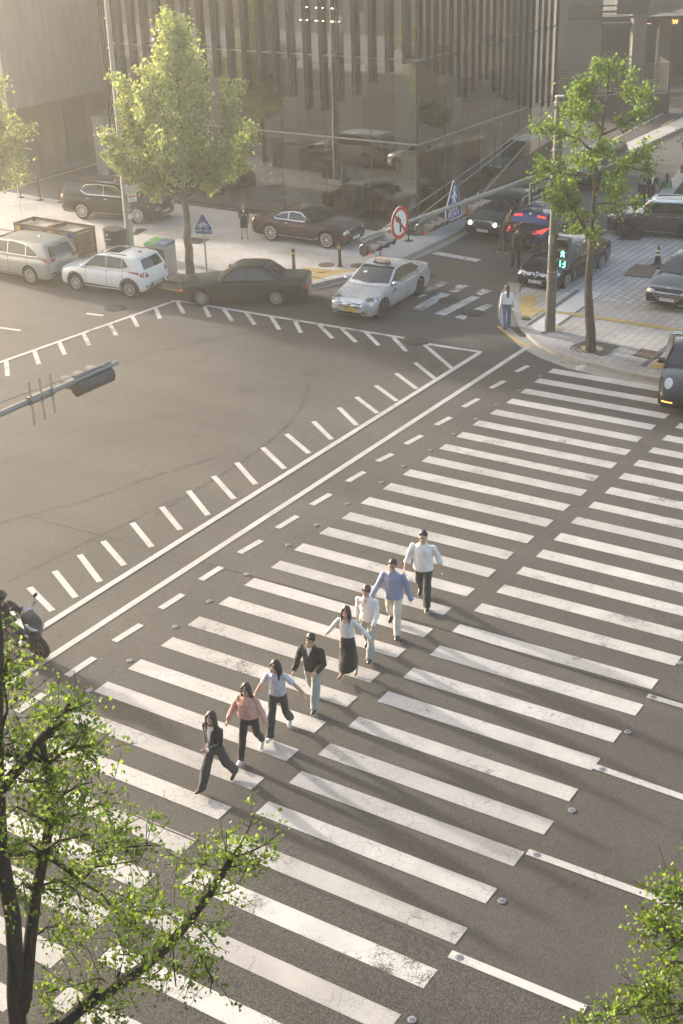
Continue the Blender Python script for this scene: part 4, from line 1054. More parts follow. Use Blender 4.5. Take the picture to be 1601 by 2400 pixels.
# recycling bins
p = G(372, 628, SW); t = thing('recycling_bin', 'double recycling bin with green and blue lids behind the white hatchback', 'recycling bin', p, YAW + .05)
mb = MB(); mb.box((0, 0, .62), (1.0, .72, 1.18)); mb.build('casing', mat('bin_casing', (.40, .38, .34), .6, .2), t, None, True)
for s, m, lid, txt in ((-1, M_BLACK, mat('bin_green', (.07, .30, .06), .5), '일반쓰레기'), (1, M_BLACK, mat('bin_blue', (.06, .10, .20), .5), '재활용품')):
    mb = MB(); mb.box((s * .25, -.365, .6), (.46, .03, 1.0)); f_ = mb.build('door', mat('bin_door', (.06, .055, .048), .5), t, None, True)
    mb = MB(); mb.tube([(s * .25, -.385, .92), (s * .25, -.375, .92)], .09, 16); mb.build('opening', M_BLACK, t, None, True)
    mb = MB(); mb.add([(s * .25 - .25, -.40, 1.21), (s * .25 + .25, -.40, 1.21), (s * .25 + .25, .36, 1.21), (s * .25 - .25, .36, 1.21), (s * .25 - .25, -.38, 1.24), (s * .25 + .25, -.38, 1.24), (s * .25 + .25, .36, 1.34), (s * .25 - .25, .36, 1.34)],
                      [(3, 2, 1, 0), (4, 5, 6, 7), (0, 1, 5, 4), (1, 2, 6, 5), (2, 3, 7, 6), (3, 0, 4, 7)]); mb.build('lid', lid, t, None, True)
    text_mesh('lettering', txt, .1, M_WHITE, t, FRAMES[t.name] @ Matrix.Translation((s * .25, -.1, 1.288)) @ Matrix.Rotation(.134, 4, 'X'), .003)
def railing(p, q, lab):
    p, q = Vector(p), Vector(q); t = thing('railing', lab, 'railing', p, 0, 'low beige pavement railings')
    d = (q - p); n = max(2, int(d.length / 1.3)); mb = MB()
    for i in range(n + 1): mb.tube([lerp(p, q, i / n), lerp(p, q, i / n) + Vector((0, 0, .82))], .028, 10)
    mb.build('posts', M_POLE_L, t, 40)
    mb = MB()
    for z in (.82, .55, .2): mb.tube([p + Vector((0, 0, z)), q + Vector((0, 0, z))], .026, 10)
    mb.build('rails', M_POLE_L, t, 40)
railing(L(-8.6, -9.9, SW), L(-3.6 - 2.2, -9.9, SW), 'low beige railing behind the white hatchback')
railing(L(-20, -9.9, SW), L(-12.6, -9.9, SW), 'low beige railing behind the grey estate at the left edge')
# striped cone
p = GR(1085, 1015, SW + .004); t = thing('traffic_cone', 'black traffic cone with two cream bands on the apron', 'traffic cone', p)
mb = MB(); mb.box((0, 0, .02), (.40, .40, .04), .3); mb.build('base', M_BLK, t, None, True)
mb = MB(); mb.tube([(0, 0, .04), (0, 0, .72), (0, 0, .76)], [.15, .045, .03], 20); mb.build('cone', M_BLK, t, 40, True)
for z in (.40, .54):
    mb = MB(); r = lerp(.15, .045, (z - .04) / .68); mb.tube([(0, 0, z), (0, 0, z + .085)], [r + .003, r - .010], 20); mb.build('band', mat('cone_cream', (.62, .56, .36), .5), t, 40, True)
# tree grate
p = G(1365, 798, SW + .009); q = [GR(345, 1722), GR(470, 1668), GR(760, 1722), GR(590, 1808)]; q = [Vector((a.x, a.y, 0)) for a in q]; c = sum(q, Vector()) / 4
t = thing('tree_grate', 'square iron tree grate with ring slots round the corner trunk', 'tree grate', (c.x, c.y, SW + .009))
mb = MB(); mb.prism([x - c for x in q], -.02, .006); mb.build('frame', M_IRON, t, None, True)
tr = GR(510, 1750); tr = Vector((tr.x, tr.y, 0)) - c
mb = MB()
for r in (.36, .50, .64):
    for i in range(40):
        if i % 10 == 0: continue
        t0, t1 = 2 * math.pi * i / 40, 2 * math.pi * (i + 1) / 40
        pp = [(tr.x + math.cos(t0) * r, tr.y + math.sin(t0) * r), (tr.x + math.cos(t0) * (r + .045), tr.y + math.sin(t0) * (r + .045)), (tr.x + math.cos(t1) * (r + .045), tr.y + math.sin(t1) * (r + .045)), (tr.x + math.cos(t1) * r, tr.y + math.sin(t1) * r)]
        if all(abs((Vector((*x, 0))).dot(D1)) < .85 and abs(Vector((*x, 0)).dot(D2)) < .75 for x in pp): mb.prism(pp, .006, .014)
mb.build('ring_bars', mat('grate_iron', (.12, .105, .085), .6, .5), t, None, True)
mb = MB(); mb.prism([(tr.x + math.cos(i * .4) * .36 * (1 + .1 * math.sin(i * 2.3)), tr.y + math.sin(i * .4) * .36) for i in range(16)], .0, .02); mb.build('soil', mat('dry_soil', (.28, .23, .14), .95, 0, .3, 15), t, None, True)
# ================================================================== trees
def leaf_mat(name, c1, c2, c3, trans=.45):
    n = N(name); geo = n.add('ShaderNodeNewGeometry'); pos = geo.outputs['Position']
    cl = n.noise(pos, .9, 3, .6)
    ri = geo.outputs['Random Per Island']
    c = n.mix(n.ramp(cl, [(.33, 0), (.67, 1)]), c1, c2)
    c = n.mix(n.math('POWER', ri, 2.2), c, c3)
    c = n.mix(1., c, n.math('MULTIPLY_ADD', ri, .5, .72), 'MULTIPLY')
    d = n.add('ShaderNodeBsdfPrincipled'); n.link(c, d.inputs['Base Color']); d.inputs['Roughness'].default_value = .5; d.inputs['Specular IOR Level'].default_value = .3
    t = n.add('ShaderNodeBsdfTranslucent'); n.link(n.mix(1., c, (1.25, 1.2, .6), 'MULTIPLY'), t.inputs[0])
    m = n.add('ShaderNodeMixShader'); m.inputs[0].default_value = trans; n.link(d.outputs[0], m.inputs[1]); n.link(t.outputs[0], m.inputs[2])
    n.link(m.outputs[0], n.out.inputs[0]); MATS[name] = n.m; return n.m
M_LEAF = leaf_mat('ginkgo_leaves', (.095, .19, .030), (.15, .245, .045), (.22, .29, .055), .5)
M_LEAF_HAZED = leaf_mat('ginkgo_leaves_hazed', (.29, .37, .15), (.33, .39, .18), (.38, .42, .21), .45)  # haze over the far crowns is put into this paler leaf colour
M_LEAFD = leaf_mat('dark_leaves', (.03, .085, .025), (.05, .12, .03), (.08, .15, .04))
def bark_mat(name, c):
    n = N(name); co = n.coords(); mp = n.add('ShaderNodeMapping'); mp.inputs['Scale'].default_value = (9, 9, 1.4); n.link(co, mp.inputs['Vector'])
    f = n.noise(mp.outputs[0], 2.2, 6, .7, .6); b = n.noise(co, 1.1, 3)
    col = n.ramp(f, [(.32, tuple(x * .45 for x in c)), (.52, c), (.72, tuple(x * 1.5 for x in c))])
    col = n.mix(1., col, n.ramp(b, [(.3, .75), (.7, 1.15)]), 'MULTIPLY')
    n.bsdf(col, .9, 0, f, .9, .03); MATS[name] = n.m; return n.m
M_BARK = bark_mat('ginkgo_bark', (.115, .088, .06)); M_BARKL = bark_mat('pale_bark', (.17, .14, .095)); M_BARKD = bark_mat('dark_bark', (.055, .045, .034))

def leaves_mesh(name, cen, size, m, rng, up=.35):
    n = len(cen); cen = np.asarray(cen)
    nrm = rng.normal(size=(n, 3)); nrm[:, 2] += up; nrm /= np.linalg.norm(nrm, axis=1)[:, None]
    a = rng.normal(size=(n, 3)); a -= nrm * (a * nrm).sum(1)[:, None]; a /= np.linalg.norm(a, axis=1)[:, None]
    b = np.cross(nrm, a); s = (size * rng.uniform(.65, 1.3, n))[:, None]
    # fan shaped leaf with a shallow fold: stalk, right, tip notch, left
    v = np.empty((n, 5, 3))
    v[:, 0] = cen - a * s * .5
    v[:, 1] = cen + a * s * .25 + b * s * .58 + nrm * s * .14
    v[:, 2] = cen + a * s * .52 + b * s * .25 + nrm * s * .05
    v[:, 3] = cen + a * s * .52 - b * s * .25 + nrm * s * .05
    v[:, 4] = cen + a * s * .25 - b * s * .58 + nrm * s * .14
    me = bpy.data.meshes.new(name); me.vertices.add(n * 5); me.vertices.foreach_set('co', v.reshape(-1))
    me.loops.add(n * 5); me.loops.foreach_set('vertex_index', np.arange(n * 5)); me.polygons.add(n)
    me.polygons.foreach_set('loop_start', np.arange(n) * 5); me.polygons.foreach_set('loop_total', np.full(n, 5))
    me.materials.append(m); me.update(); me.validate()
    o = bpy.data.objects.new(name, me); COL.objects.link(o); return o
def wob(pts, rng, amt):
    """densify a polyline and give it natural kinks"""
    out = []
    for i in range(len(pts) - 1):
        p, q = pts[i], pts[i + 1]; k = max(1, int((q - p).length / .35))
        for j in range(k):
            r = lerp(p, q, j / k)
            if out: r = r + Vector(rng.normal(size=3)) * amt
            out.append(r)
    out.append(pts[-1]); return out
class Tree:
    def __init__(s, seed): s.rng = np.random.default_rng(seed); s.limbs = []; s.leaf = []
    def limb(s, pts, r0, r1, leaf=0, spread=.25, twigs=0, tl=.7, start=.2, kink=.03, droop=0.):
        pts = [Vector(p) for p in pts]; P = wob(pts, s.rng, kink); n = len(P)
        s.limbs.append((P, [lerp(r0, r1, (i / (n - 1)) ** .8) for i in range(n)]))
        if leaf: s.scatter(P, leaf, spread, start)
        for k in range(twigs):
            f = start + (1 - start) * (k + s.rng.random()) / twigs; i = min(int(f * (n - 1)), n - 2)
            d = (P[i + 1] - P[i]).normalized(); sd = Vector(s.rng.normal(size=3)); sd = (sd - d * sd.dot(d)).normalized()
            dv = (d * s.rng.uniform(.35, .9) + sd + Vector((0, 0, .30 - droop))).normalized()
            ln = tl * s.rng.uniform(.5, 1.25) * (1.15 - .45 * f)
            a = P[i]; b = a + dv * ln * .5 + Vector(s.rng.normal(size=3)) * .05 * ln; c = a + dv * ln + Vector((0, 0, (.12 - droop) * ln))
            s.limbs.append(([a, b, c], [max(.004, min(.02, lerp(r0, r1, f) * .3)), .004, .0025]))
            if leaf: s.scatter([a, b, c], leaf * ln * 1.0 / max(.1, 1), spread * .55, .1, True)
        return P
    def scatter(s, P, per, spread, start, tw=False):
        ln = sum((P[i + 1] - P[i]).length for i in range(len(P) - 1)); n = int(per * (ln if not tw else 1))
        f = s.rng.uniform(start, 1.02, n) * (len(P) - 1)
        # leaves sit in spurs: gather them round a limited number of knots
        kn = max(2, int(n / 7)); knots = s.rng.uniform(start, 1.02, kn) * (len(P) - 1); f = .25 * f + .75 * knots[s.rng.integers(0, kn, n)]
        A = np.array(P); i = np.clip(f.astype(int), 0, len(P) - 2); w = (f - i)[:, None]
        s.leaf.append(A[i] * (1 - w) + A[i + 1] * w + s.rng.normal(size=(n, 3)) * spread * .62)
    def build(s, name, label, base, lsize, lm, bm, group=None):
        t = thing(name, label, 'tree', base, 0, group)
        mb = MB()
        for k, (P, rr) in enumerate(s.limbs):
            if k == 0: continue
            mb.tube(P, rr, 7 if rr[0] > .03 else 4, False)
        tb = MB(); P, rr = s.limbs[0]; tb.tube(P, rr, 14, True)
        tb.build('trunk', bm, t, 180)
        if mb.v: mb.build('limbs', bm, t, 180)
        o = leaves_mesh('crown', np.concatenate(s.leaf) - np.array(base), lsize, lm, s.rng); o.parent = t
        return t
def px_tools(base, hd=None):
    h = Vector((base[0], base[1], 0)).normalized() if hd is None else hd
    return lambda u, v, d=0.: onplane(u, v, (base[0] + h.x * d, base[1] + h.y * d, 0), (h.x, h.y, 0))

# --- the hazy ginkgo on the left pavement (and its kin): a tall cone of ascending limbs
def cone_tree(seed, base, H, z0, env, lean, nl, per, lsize):
    T = Tree(seed); r = T.rng; base = Vector(base)
    tr = [base + Vector((lean[0] * f, lean[1] * f, H * f)) for f in np.linspace(0, .97, 9)]
    tr[0] = tr[0] - Vector((0, 0, .05)); T.limb(tr, .19, .012, 0, kink=.025)
    T.limb([tr[-3], tr[-2], tr[-1], tr[-1] + Vector((0.05, 0, .35))], .03, .005, per * 1.8, .3, 5, .6, 0)
    for i in range(nl):
        f = (i + r.random()) / nl; z = z0 + (H * .93 - z0) * f ** .9; an = i * 2.399 + r.normal() * .25
        R_ = env(z) * r.uniform(.55, 1.12); d = Vector((math.cos(an), math.sin(an), 0)); p0 = base + Vector((lean[0] * z / H, lean[1] * z / H, z))
        rise = R_ * r.uniform(.55, 1.15)
        pts = [p0, p0 + d * R_ * .4 + Vector((0, 0, rise * .25)), p0 + d * R_ * .78 + Vector((0, 0, rise * .62)), p0 + d * R_ * .96 + Vector((0, 0, rise * 1.0 + .15))]
        T.limb(pts, .055 * (1.1 - f * .6), .008, per, .36, int(5 + R_ * 3.4), .85, .12)
    return T
def envA(z): return np.interp(z, [2.6, 3.2, 4.2, 5.4, 6.6, 7.8, 8.8, 9.6, 10.2], [1.4, 2.4, 2.6, 2.0, 1.35, .85, .45, .2, .08])
bA = G(438, 641, SW)
T = cone_tree(11, bA, 9.75, 3.0, envA, (.1, .2), 46, 36, .095)
for dx_, dy_, zt_ in ((-1.8, .2, 7.7), (2.0, -.3, 7.4), (-.8, -1.1, 8.3), (.7, 1.1, 8.5), (-2.4, -.4, 5.9), (2.5, .6, 5.7)):
    o_ = Vector((dx_, dy_, 0)); z_ = lambda f: lerp(3.3, zt_, f)
    T.limb([bA + Vector((0, 0, 3.1)), bA + o_ * .55 + Vector((0, 0, z_(.2))), bA + o_ * .92 + Vector((0, 0, z_(.5))), bA + o_ * 1.02 + Vector((0, 0, z_(.8))), bA + o_ * 1.04 + Vector((0, 0, zt_))], .06, .006, 80, .30, 34, .8, .2)
treeA = T.build('ginkgo_tree', 'tall hazy ginkgo with a pointed pale green crown before the glass building', bA, .105, M_LEAF_HAZED, M_BARKL, 'ginkgo street trees')
mb = MB(); q = [bA + D1 * x + D2 * y for x, y in ((-.7, -.55), (.7, -.55), (.7, .7), (-.7, .7))]; mb.prism(q, SW - .01, SW + .012); mb.build('soil_bed', mat('dry_soil', (.28, .23, .14), .95, 0, .3, 15), treeA)
bE = G(-6, 562, SW)
T = cone_tree(23, bE, 8.6, 2.2, lambda z: envA(z + 1.0) * .8, (.1, 0), 46, 60, .095)
T.build('ginkgo_tree', 'hazy ginkgo cut by the left edge beside the stone building', bE, .105, M_LEAF_HAZED, M_BARKL, 'ginkgo street trees')

# --- the open ginkgo on the right corner
bB = G(1357, 806, SW); px = px_tools(bB); T = Tree(5)
tr = [bB - Vector((0, 0, .05)), px(1356, 760), px(1351, 700), px(1353, 600), px(1362, 500), px(1367, 400), px(1376, 330), px(1390, 250, .1), px(1397, 175), px(1397, 130)]
T.limb(tr, .185, .012, 0, kink=.012)
k_ = dict(leaf=85, spread=.26, twigs=9, tl=.6, start=.25)
def lb(pts, r0=.05, r1=.007, **kw):
    a = dict(k_); a.update(kw); T.limb([px(*p) for p in pts], r0, r1, **a)
lb([(1357, 545), (1348, 537, .0), (1329, 500, -.2), (1318, 479, -.3), (1300, 440, -.5), (1280, 400, -.7)], .07, .008, start=.5, twigs=14)
lb([(1320, 480, -.3), (1270, 460, -.8), (1235, 430, -1.0)], .03, twigs=8, tl=.5)
lb([(1300, 440, -.5), (1290, 470, -.9), (1285, 500, -1.1)], .03, twigs=7, tl=.5)
lb([(1366, 430), (1373, 428, .1), (1422, 394, .4), (1479, 349, .7), (1520, 338, .8)], .075, .01, start=.45, twigs=10)
lb([(1440, 382, .5), (1480, 392, .2), (1505, 380, .2)], .025, twigs=5, tl=.4)
lb([(1376, 325), (1385, 292), (1355, 270, .3), (1330, 240, .5), (1300, 205, .7)], .05, start=.4, twigs=12)
lb([(1340, 255, .4), (1310, 265, .9), (1280, 245, 1.1)], .025, twigs=6, tl=.5)
lb([(1380, 310), (1420, 290, -.2), (1460, 268, -.4), (1500, 242, -.6)], .045, start=.4, twigs=7)
lb([(1371, 350), (1330, 320, -.4), (1280, 300, -.7), (1228, 282, -.9)], .045, start=.35, twigs=10)
lb([(1364, 470), (1410, 465, .5), (1450, 478, .8), (1490, 470, 1.0)], .04, start=.3, twigs=8)
lb([(1366, 445), (1400, 430, -.6), (1440, 430, -1.1)], .035, start=.3, twigs=6)
lb([(1361, 500), (1330, 520, .6), (1300, 510, 1.0)], .035, start=.3, twigs=6)
lb([(1392, 240), (1360, 215, -.2), (1310, 185, -.3)], .03, start=.3, twigs=9)
lb([(1394, 215), (1430, 205, .1), (1465, 215, .3), (1480, 235, .3)], .028, start=.3, twigs=7)
lb([(1396, 180), (1425, 160, 0), (1445, 150, 0)], .018, start=.2, twigs=4, tl=.35)
lb([(1396, 190), (1370, 165, 0), (1355, 150, 0)], .018, start=.2, twigs=5, tl=.4)
lb([(1397, 160), (1397, 125)], .015, start=0, twigs=4, tl=.35)
lb([(1375, 335), (1390, 345, -1.0), (1380, 370, -1.5)], .03, start=.3, twigs=7)
lb([(1372, 360), (1340, 370, .8), (1310, 360, 1.2)], .03, start=.3, twigs=8)
lb([(1352, 560), (1362, 540, -.3), (1370, 525, -.4)], .02, start=.3, twigs=3, tl=.35)
lb([(1368, 400), (1320, 405, .2), (1255, 385, .3), (1222, 395, .3)], .035, start=.35, twigs=10)
treeB = T.build('ginkgo_tree', 'open young ginkgo with bright leaves on the right corner', bB, .085, M_LEAF, M_BARK, 'ginkgo street trees')

# --- big tree leaning into the lower left, close below the camera
h0 = ray(45, 2351); h0 = Vector((h0[0], h0[1], 0)).normalized()
bC = h0 * 10.4; px = px_tools((bC.x, bC.y), Vector((0, 1, 0))); T = Tree(8)
def c5(x, y, d=0.): return px(x / 2.3757 * .97939, (1580 + y / 2.3757) * .97939, d)
k0 = c5(100, 1948)
T.limb([Vector((k0.x + .1, k0.y, SW - .05)), Vector((k0.x + .03, k0.y, 2.5)), k0, c5(80, 1600), c5(65, 1350), c5(35, 1150), c5(10, 950), c5(-10, 700), c5(-18, 300), c5(-25, 0), c5(-30, -400)], .145, .05, 0, kink=.008)
k_ = dict(leaf=50, spread=.15, twigs=10, tl=.5, start=.2)
def lb(pts, r0=.05, r1=.006, **kw):
    a = dict(k_); a.update(kw); T.limb([c5(*p) for p in pts], r0, r1, kink=.012, **a)
lb([(115, 1870), (140, 1800), (165, 1500, .1), (205, 1200, .2), (243, 1000, .2), (268, 850, .2), (290, 680, .2), (262, 500, .1), (235, 380, 0)], .085, .03, leaf=70, start=.45, twigs=16, tl=.65)
lb([(0, 660, -.1), (60, 590, -.1), (120, 530, -.1), (232, 368, -.1), (310, 270, -.1), (392, 183, -.1)], .055, .045, leaf=60, start=.3, twigs=12, tl=.5)
lb([(385, 190, -.1), (420, 150, -.1), (440, 108, -.1)], .015, twigs=5, tl=.3, start=.1)
lb([(370, 205, -.1), (450, 180, -.1), (505, 150, -.2)], .015, twigs=5, tl=.3, start=.1)
lb([(330, 250, 0), (260, 220, .1), (185, 190, .2)], .018, twigs=6, tl=.35)
lb([(10, 445, 0), (150, 455, .1), (220, 475, .1), (272, 510, .1)], .03, .012, twigs=7, start=.3)
lb([(272, 500, .1), (330, 455, 0), (390, 415, 0), (460, 400, 0), (520, 402, -.1)], .02, .01, twigs=9, start=.1)
lb([(400, 420, 0), (450, 320, -.1), (500, 260, -.1)], .014, twigs=7, tl=.4, start=.1)
lb([(440, 410, 0), (520, 480, .2), (550, 560, .3)], .014, twigs=7, tl=.4, start=.1)
lb([(30, 1000, 0), (150, 1000, .1), (290, 1030, .3), (380, 1095, .4), (445, 1155, .5)], .035, .024, twigs=5, start=.4)
lb([(445, 1155, .5), (560, 1220, .7), (640, 1320, .9), (760, 1420, 1.0)], .016, twigs=10, start=.1)
lb([(445, 1155, .5), (520, 1085, .4), (620, 1060, .3), (750, 1040, .2)], .018, .008, twigs=10, start=.2)
lb([(520, 1085, .4), (580, 1000, .5), (640, 920, .6), (700, 850, .7), (780, 800, .7)], .016, twigs=12, tl=.55, start=.15)
lb([(600, 950, .6), (700, 960, .4), (820, 960, .4), (910, 950, .4)], .014, twigs=9, tl=.45, start=.15)
lb([(268, 850, .2), (370, 800, .4), (470, 760, .6), (560, 720, .7), (690, 720, .8)], .022, twigs=15, tl=.6, start=.1)
lb([(280, 760, .2), (360, 680, -.2), (440, 620, -.4), (520, 600, -.4)], .02, twigs=13, tl=.6, start=.1)
lb([(262, 820, .2), (180, 760, -.2), (100, 740, -.3), (50, 780, -.3)], .02, twigs=12, tl=.55, start=.1)
lb([(245, 980, .2), (330, 930, -.1), (420, 900, -.2), (500, 890, -.2)], .02, twigs=12, tl=.55, start=.15)
lb([(240, 1000, .2), (150, 930, 0), (80, 920, 0)], .018, twigs=9, tl=.45, start=.1)
lb([(210, 1180, .2), (330, 1150, .3), (430, 1210, .4), (480, 1300, .5)], .018, twigs=13, tl=.55, start=.1)
lb([(200, 1220, .2), (120, 1160, 0), (60, 1230, 0), (40, 1320, 0)], .018, twigs=10, tl=.5, start=.1)
lb([(170, 1480, .1), (260, 1420, .2), (360, 1400, .3), (420, 1500, .3)], .018, twigs=11, tl=.5, start=.15)
lb([(300, 600, 0), (200, 590, -.3), (110, 600, -.5)], .018, twigs=10, tl=.5, start=.1)
lb([(260, 500, .1), (180, 400, 0), (80, 370, 0), (20, 350, 0)], .018, twigs=10, tl=.5, start=.1)
lb([(-15, 400, 0), (30, 200, 0), (20, 60, 0), (60, 20, 0)], .018, twigs=10, tl=.45, start=.1)
lb([(-20, 100, 0), (10, 30, 0), (40, -60, 0), (100, -95, 0)], .018, twigs=12, tl=.45, start=.1)
lb([(-20, 50, 0), (10, -30, .1), (60, -50, .1), (90, -60, .1)], .016, twigs=8, tl=.4, start=.1)
# the pruned limb crossing from the bottom edge to the right
lb([(120, 2050, -.2), (250, 2000, -.2), (372, 1938, -.2), (470, 1860, -.15), (640, 1740, -.1), (800, 1640, 0), (950, 1500, .1), (1062, 1360, .2), (1180, 1200, .3), (1278, 1032, .4)], .085, .042, leaf=12, start=.35, twigs=13, tl=.5)
lb([(1270, 1040, .4), (1330, 950, .4), (1390, 860, .4), (1408, 790, .4)], .014, twigs=8, tl=.35, start=.1)
lb([(1290, 1020, .4), (1400, 990, .3), (1480, 930, .3), (1555, 880, .2)], .014, twigs=9, tl=.35, start=.1)
lb([(1265, 1040, .4), (1255, 950, .5), (1262, 880, .5)], .011, twigs=4, tl=.25, start=.2)
lb([(1250, 1080, .4), (1370, 1050, .2), (1460, 1060, .2)], .012, twigs=8, tl=.35, start=.1)
lb([(1240, 1100, .4), (1150, 1060, .6), (1050, 1050, .7), (920, 1060, .8)], .014, twigs=9, tl=.4, start=.1)
lb([(1150, 1240, .3), (1260, 1220, .1), (1310, 1200, 0)], .012, twigs=7, tl=.35, start=.1)
lb([(1180, 1200, .3), (1080, 1140, .5), (1000, 1180, .7)], .014, twigs=7, tl=.4, start=.1)
lb([(1060, 1360, .2), (1150, 1440, -.1), (1220, 1540, -.3)], .016, twigs=10, tl=.45, start=.1)
lb([(1000, 1440, .1), (1100, 1560, -.3), (1170, 1700, -.5), (1170, 1770, -.5)], .016, twigs=12, tl=.4, start=.1, droop=.3)
lb([(960, 1500, .1), (980, 1620, -.2), (980, 1740, -.3)], .014, twigs=9, tl=.4, start=.1, droop=.3)
lb([(1010, 1420, .1), (960, 1340, .4), (860, 1300, .6), (760, 1330, .7), (700, 1290, .8)], .018, twigs=13, tl=.5, start=.1)
lb([(900, 1550, .1), (820, 1450, .4), (740, 1420, .6), (640, 1440, .7)], .018, twigs=12, tl=.5, start=.1)
lb([(800, 1640, 0), (720, 1560, .3), (640, 1560, .4)], .015, twigs=8, tl=.45, start=.1)
lb([(700, 1700, -.1), (840, 1690, -.3), (900, 1640, -.4)], .014, twigs=8, tl=.4, start=.1)
lb([(640, 1745, -.1), (560, 1700, .1), (420, 1740, .2), (300, 1760, .2), (210, 1800, .2)], .016, twigs=11, tl=.45, start=.15)
lb([(480, 1850, -.15), (590, 1880, -.4), (690, 1860, -.5)], .016, twigs=9, tl=.4, start=.1)
lb([(520, 1830, -.15), (540, 1900, -.5), (600, 1950, -.6)], .016, twigs=8, tl=.4, start=.1)
lb([(400, 1915, -.2), (300, 1880, 0), (220, 1890, .1)], .016, twigs=9, tl=.4, start=.1)
lb([(470, 1860, -.15), (495, 1800, -.15), (540, 1770, -.15)], .05, .045, leaf=0, twigs=0)
lb([(760, 1400, 1.0), (700, 1250, .9), (600, 1200, .8)], .012, twigs=8, tl=.45, start=.1)
treeC = T.build('ginkgo_tree', 'large near ginkgo with dark trunks filling the lower left corner', (bC.x, bC.y, SW), .037, M_LEAF, M_BARKD, 'ginkgo street trees')
# --- near tree poking in at the lower right
bD = G(1930, 2351, 4.5); bD = Vector((bD.x, bD.y, SW)); px = px_tools((bD.x, bD.y), Vector((0, 1, 0))); T = Tree(17)
def c7(x, y, d=0.): return px((1300 + x / 5.2093) * .97939, (2000 + y / 5.2093) * .97939, d)
kk = px(1900, 2300)
T.limb([bD - Vector((0, 0, .05)), bD + Vector((0, 0, 2)), Vector((bD.x - .05, bD.y, 4.5)), Vector((bD.x, bD.y, 7)), Vector((bD.x + .1, bD.y, 9))], .13, .02, 0, kink=.01)
k_ = dict(leaf=40, spread=.13, twigs=9, tl=.34, start=.25)
def lb(pts, r0=.05, r1=.006, **kw):
    a = dict(k_); a.update(kw); T.limb([c7(*p) for p in pts], r0, r1, kink=.008, **a)
lb([(3300, 1600), (2500, 1200), (1900, 800), (1600, 560), (1500, 420), (1390, 350)], .04, .006, start=.5, twigs=12)
lb([(1700, 640), (1500, 480, .1), (1340, 430, .1), (1290, 400, .1)], .012, twigs=8)
lb([(1700, 640), (1450, 620, -.1), (1300, 600, -.1), (1280, 640, -.1)], .01, twigs=6, leaf=60)
lb([(3300, 1700), (2400, 1300), (1800, 1000), (1500, 930), (1250, 880), (1080, 900)], .04, .006, start=.45, twigs=14)
lb([(1500, 930), (1350, 850, .1), (1220, 820, .1), (1120, 830, .1)], .012, twigs=9)
lb([(1400, 920), (1250, 980, -.1), (1130, 1010, -.1), (1070, 1060, -.1)], .012, twigs=8)
lb([(1650, 960), (1500, 1100, -.1), (1350, 1200, -.2), (1220, 1260, -.2)], .014, twigs=12)
lb([(3300, 1800), (2300, 1500), (1750, 1350), (1450, 1330), (1300, 1350)], .04, .008, start=.45, twigs=14)
lb([(1420, 1380), (1380, 1560), (1300, 1740), (1180, 1700, 0), (1040, 1620, 0), (780, 1590, 0)], .016, .005, twigs=16, start=.1)
lb([(1300, 1740), (1150, 1720, -.1), (960, 1700, -.1), (770, 1720, -.1)], .012, twigs=12, start=.1)
lb([(1340, 1640), (1200, 1560, .1), (1080, 1560, .1)], .012, twigs=8, start=.1)
lb([(3300, 2300), (2200, 2000), (1600, 1850), (1200, 1850), (900, 1880), (640, 1960), (400, 2000)], .035, .005, start=.4, twigs=18)
lb([(900, 1880), (800, 1960, -.1), (560, 2050, -.1), (360, 2060, -.1)], .012, twigs=11, start=.1)
lb([(480, 2030), (330, 2060), (160, 2040)], .008, .004, twigs=6, tl=.22, start=.1)
lb([(1600, 1850), (1450, 1960, -.1), (1250, 2020, -.1), (1150, 2060, -.1)], .014, twigs=12, start=.1)
lb([(1700, 2000), (1500, 2060), (1300, 2120), (900, 2120)], .014, twigs=14, start=.1)
lb([(1700, 1300), (1600, 1500), (1500, 1600)], .014, twigs=9, start=.1)
T.build('ginkgo_tree', 'near ginkgo whose leafy twigs enter at the lower right corner', bD, .038, M_LEAF, M_BARK, 'ginkgo street trees')
# --- darker tree just leaving the right edge, up the side street
bF = L(10.8, 16.5, 0)
T = Tree(31); T.limb([bF - Vector((0, 0, .05)), bF + Vector((0, 0, 2)), bF + Vector((.1, 0, 5))], .12, .03, 0)
cF = onplane(1600, 315, bF, (0, 1, 0))
for i in range(16):
    d = Vector(T.rng.normal(size=3)).normalized(); T.limb([bF + Vector((0, 0, 2.2)), lerp(bF + Vector((0, 0, 2.2)), cF, .8), cF + d * .6], .03, .006, 110, .28, 9, .5, .6)
T.build('dark_tree', 'dark green broadleaf tree cut by the right edge up the side street', bF, .1, M_LEAFD, M_BARKD)
# copies along our own kerb, mirrored in the shop glass
for i, (a, b) in enumerate(((6, -42.0), (-9, -42.0), (17, -43.5))):
    c = copy_tree(treeA); p = L(a, b, SW); c.location = p; c.rotation_euler = (0, 0, 1.3 + i * 2.1)
    c['label'] = ('ginkgo on the near kerb, mirrored in the middle of the glass front', 'ginkgo on the near kerb, mirrored in the left of the glass front', 'ginkgo on the near kerb, mirrored at the glass corner')[i]
    c['group'] = 'ginkgo street trees'
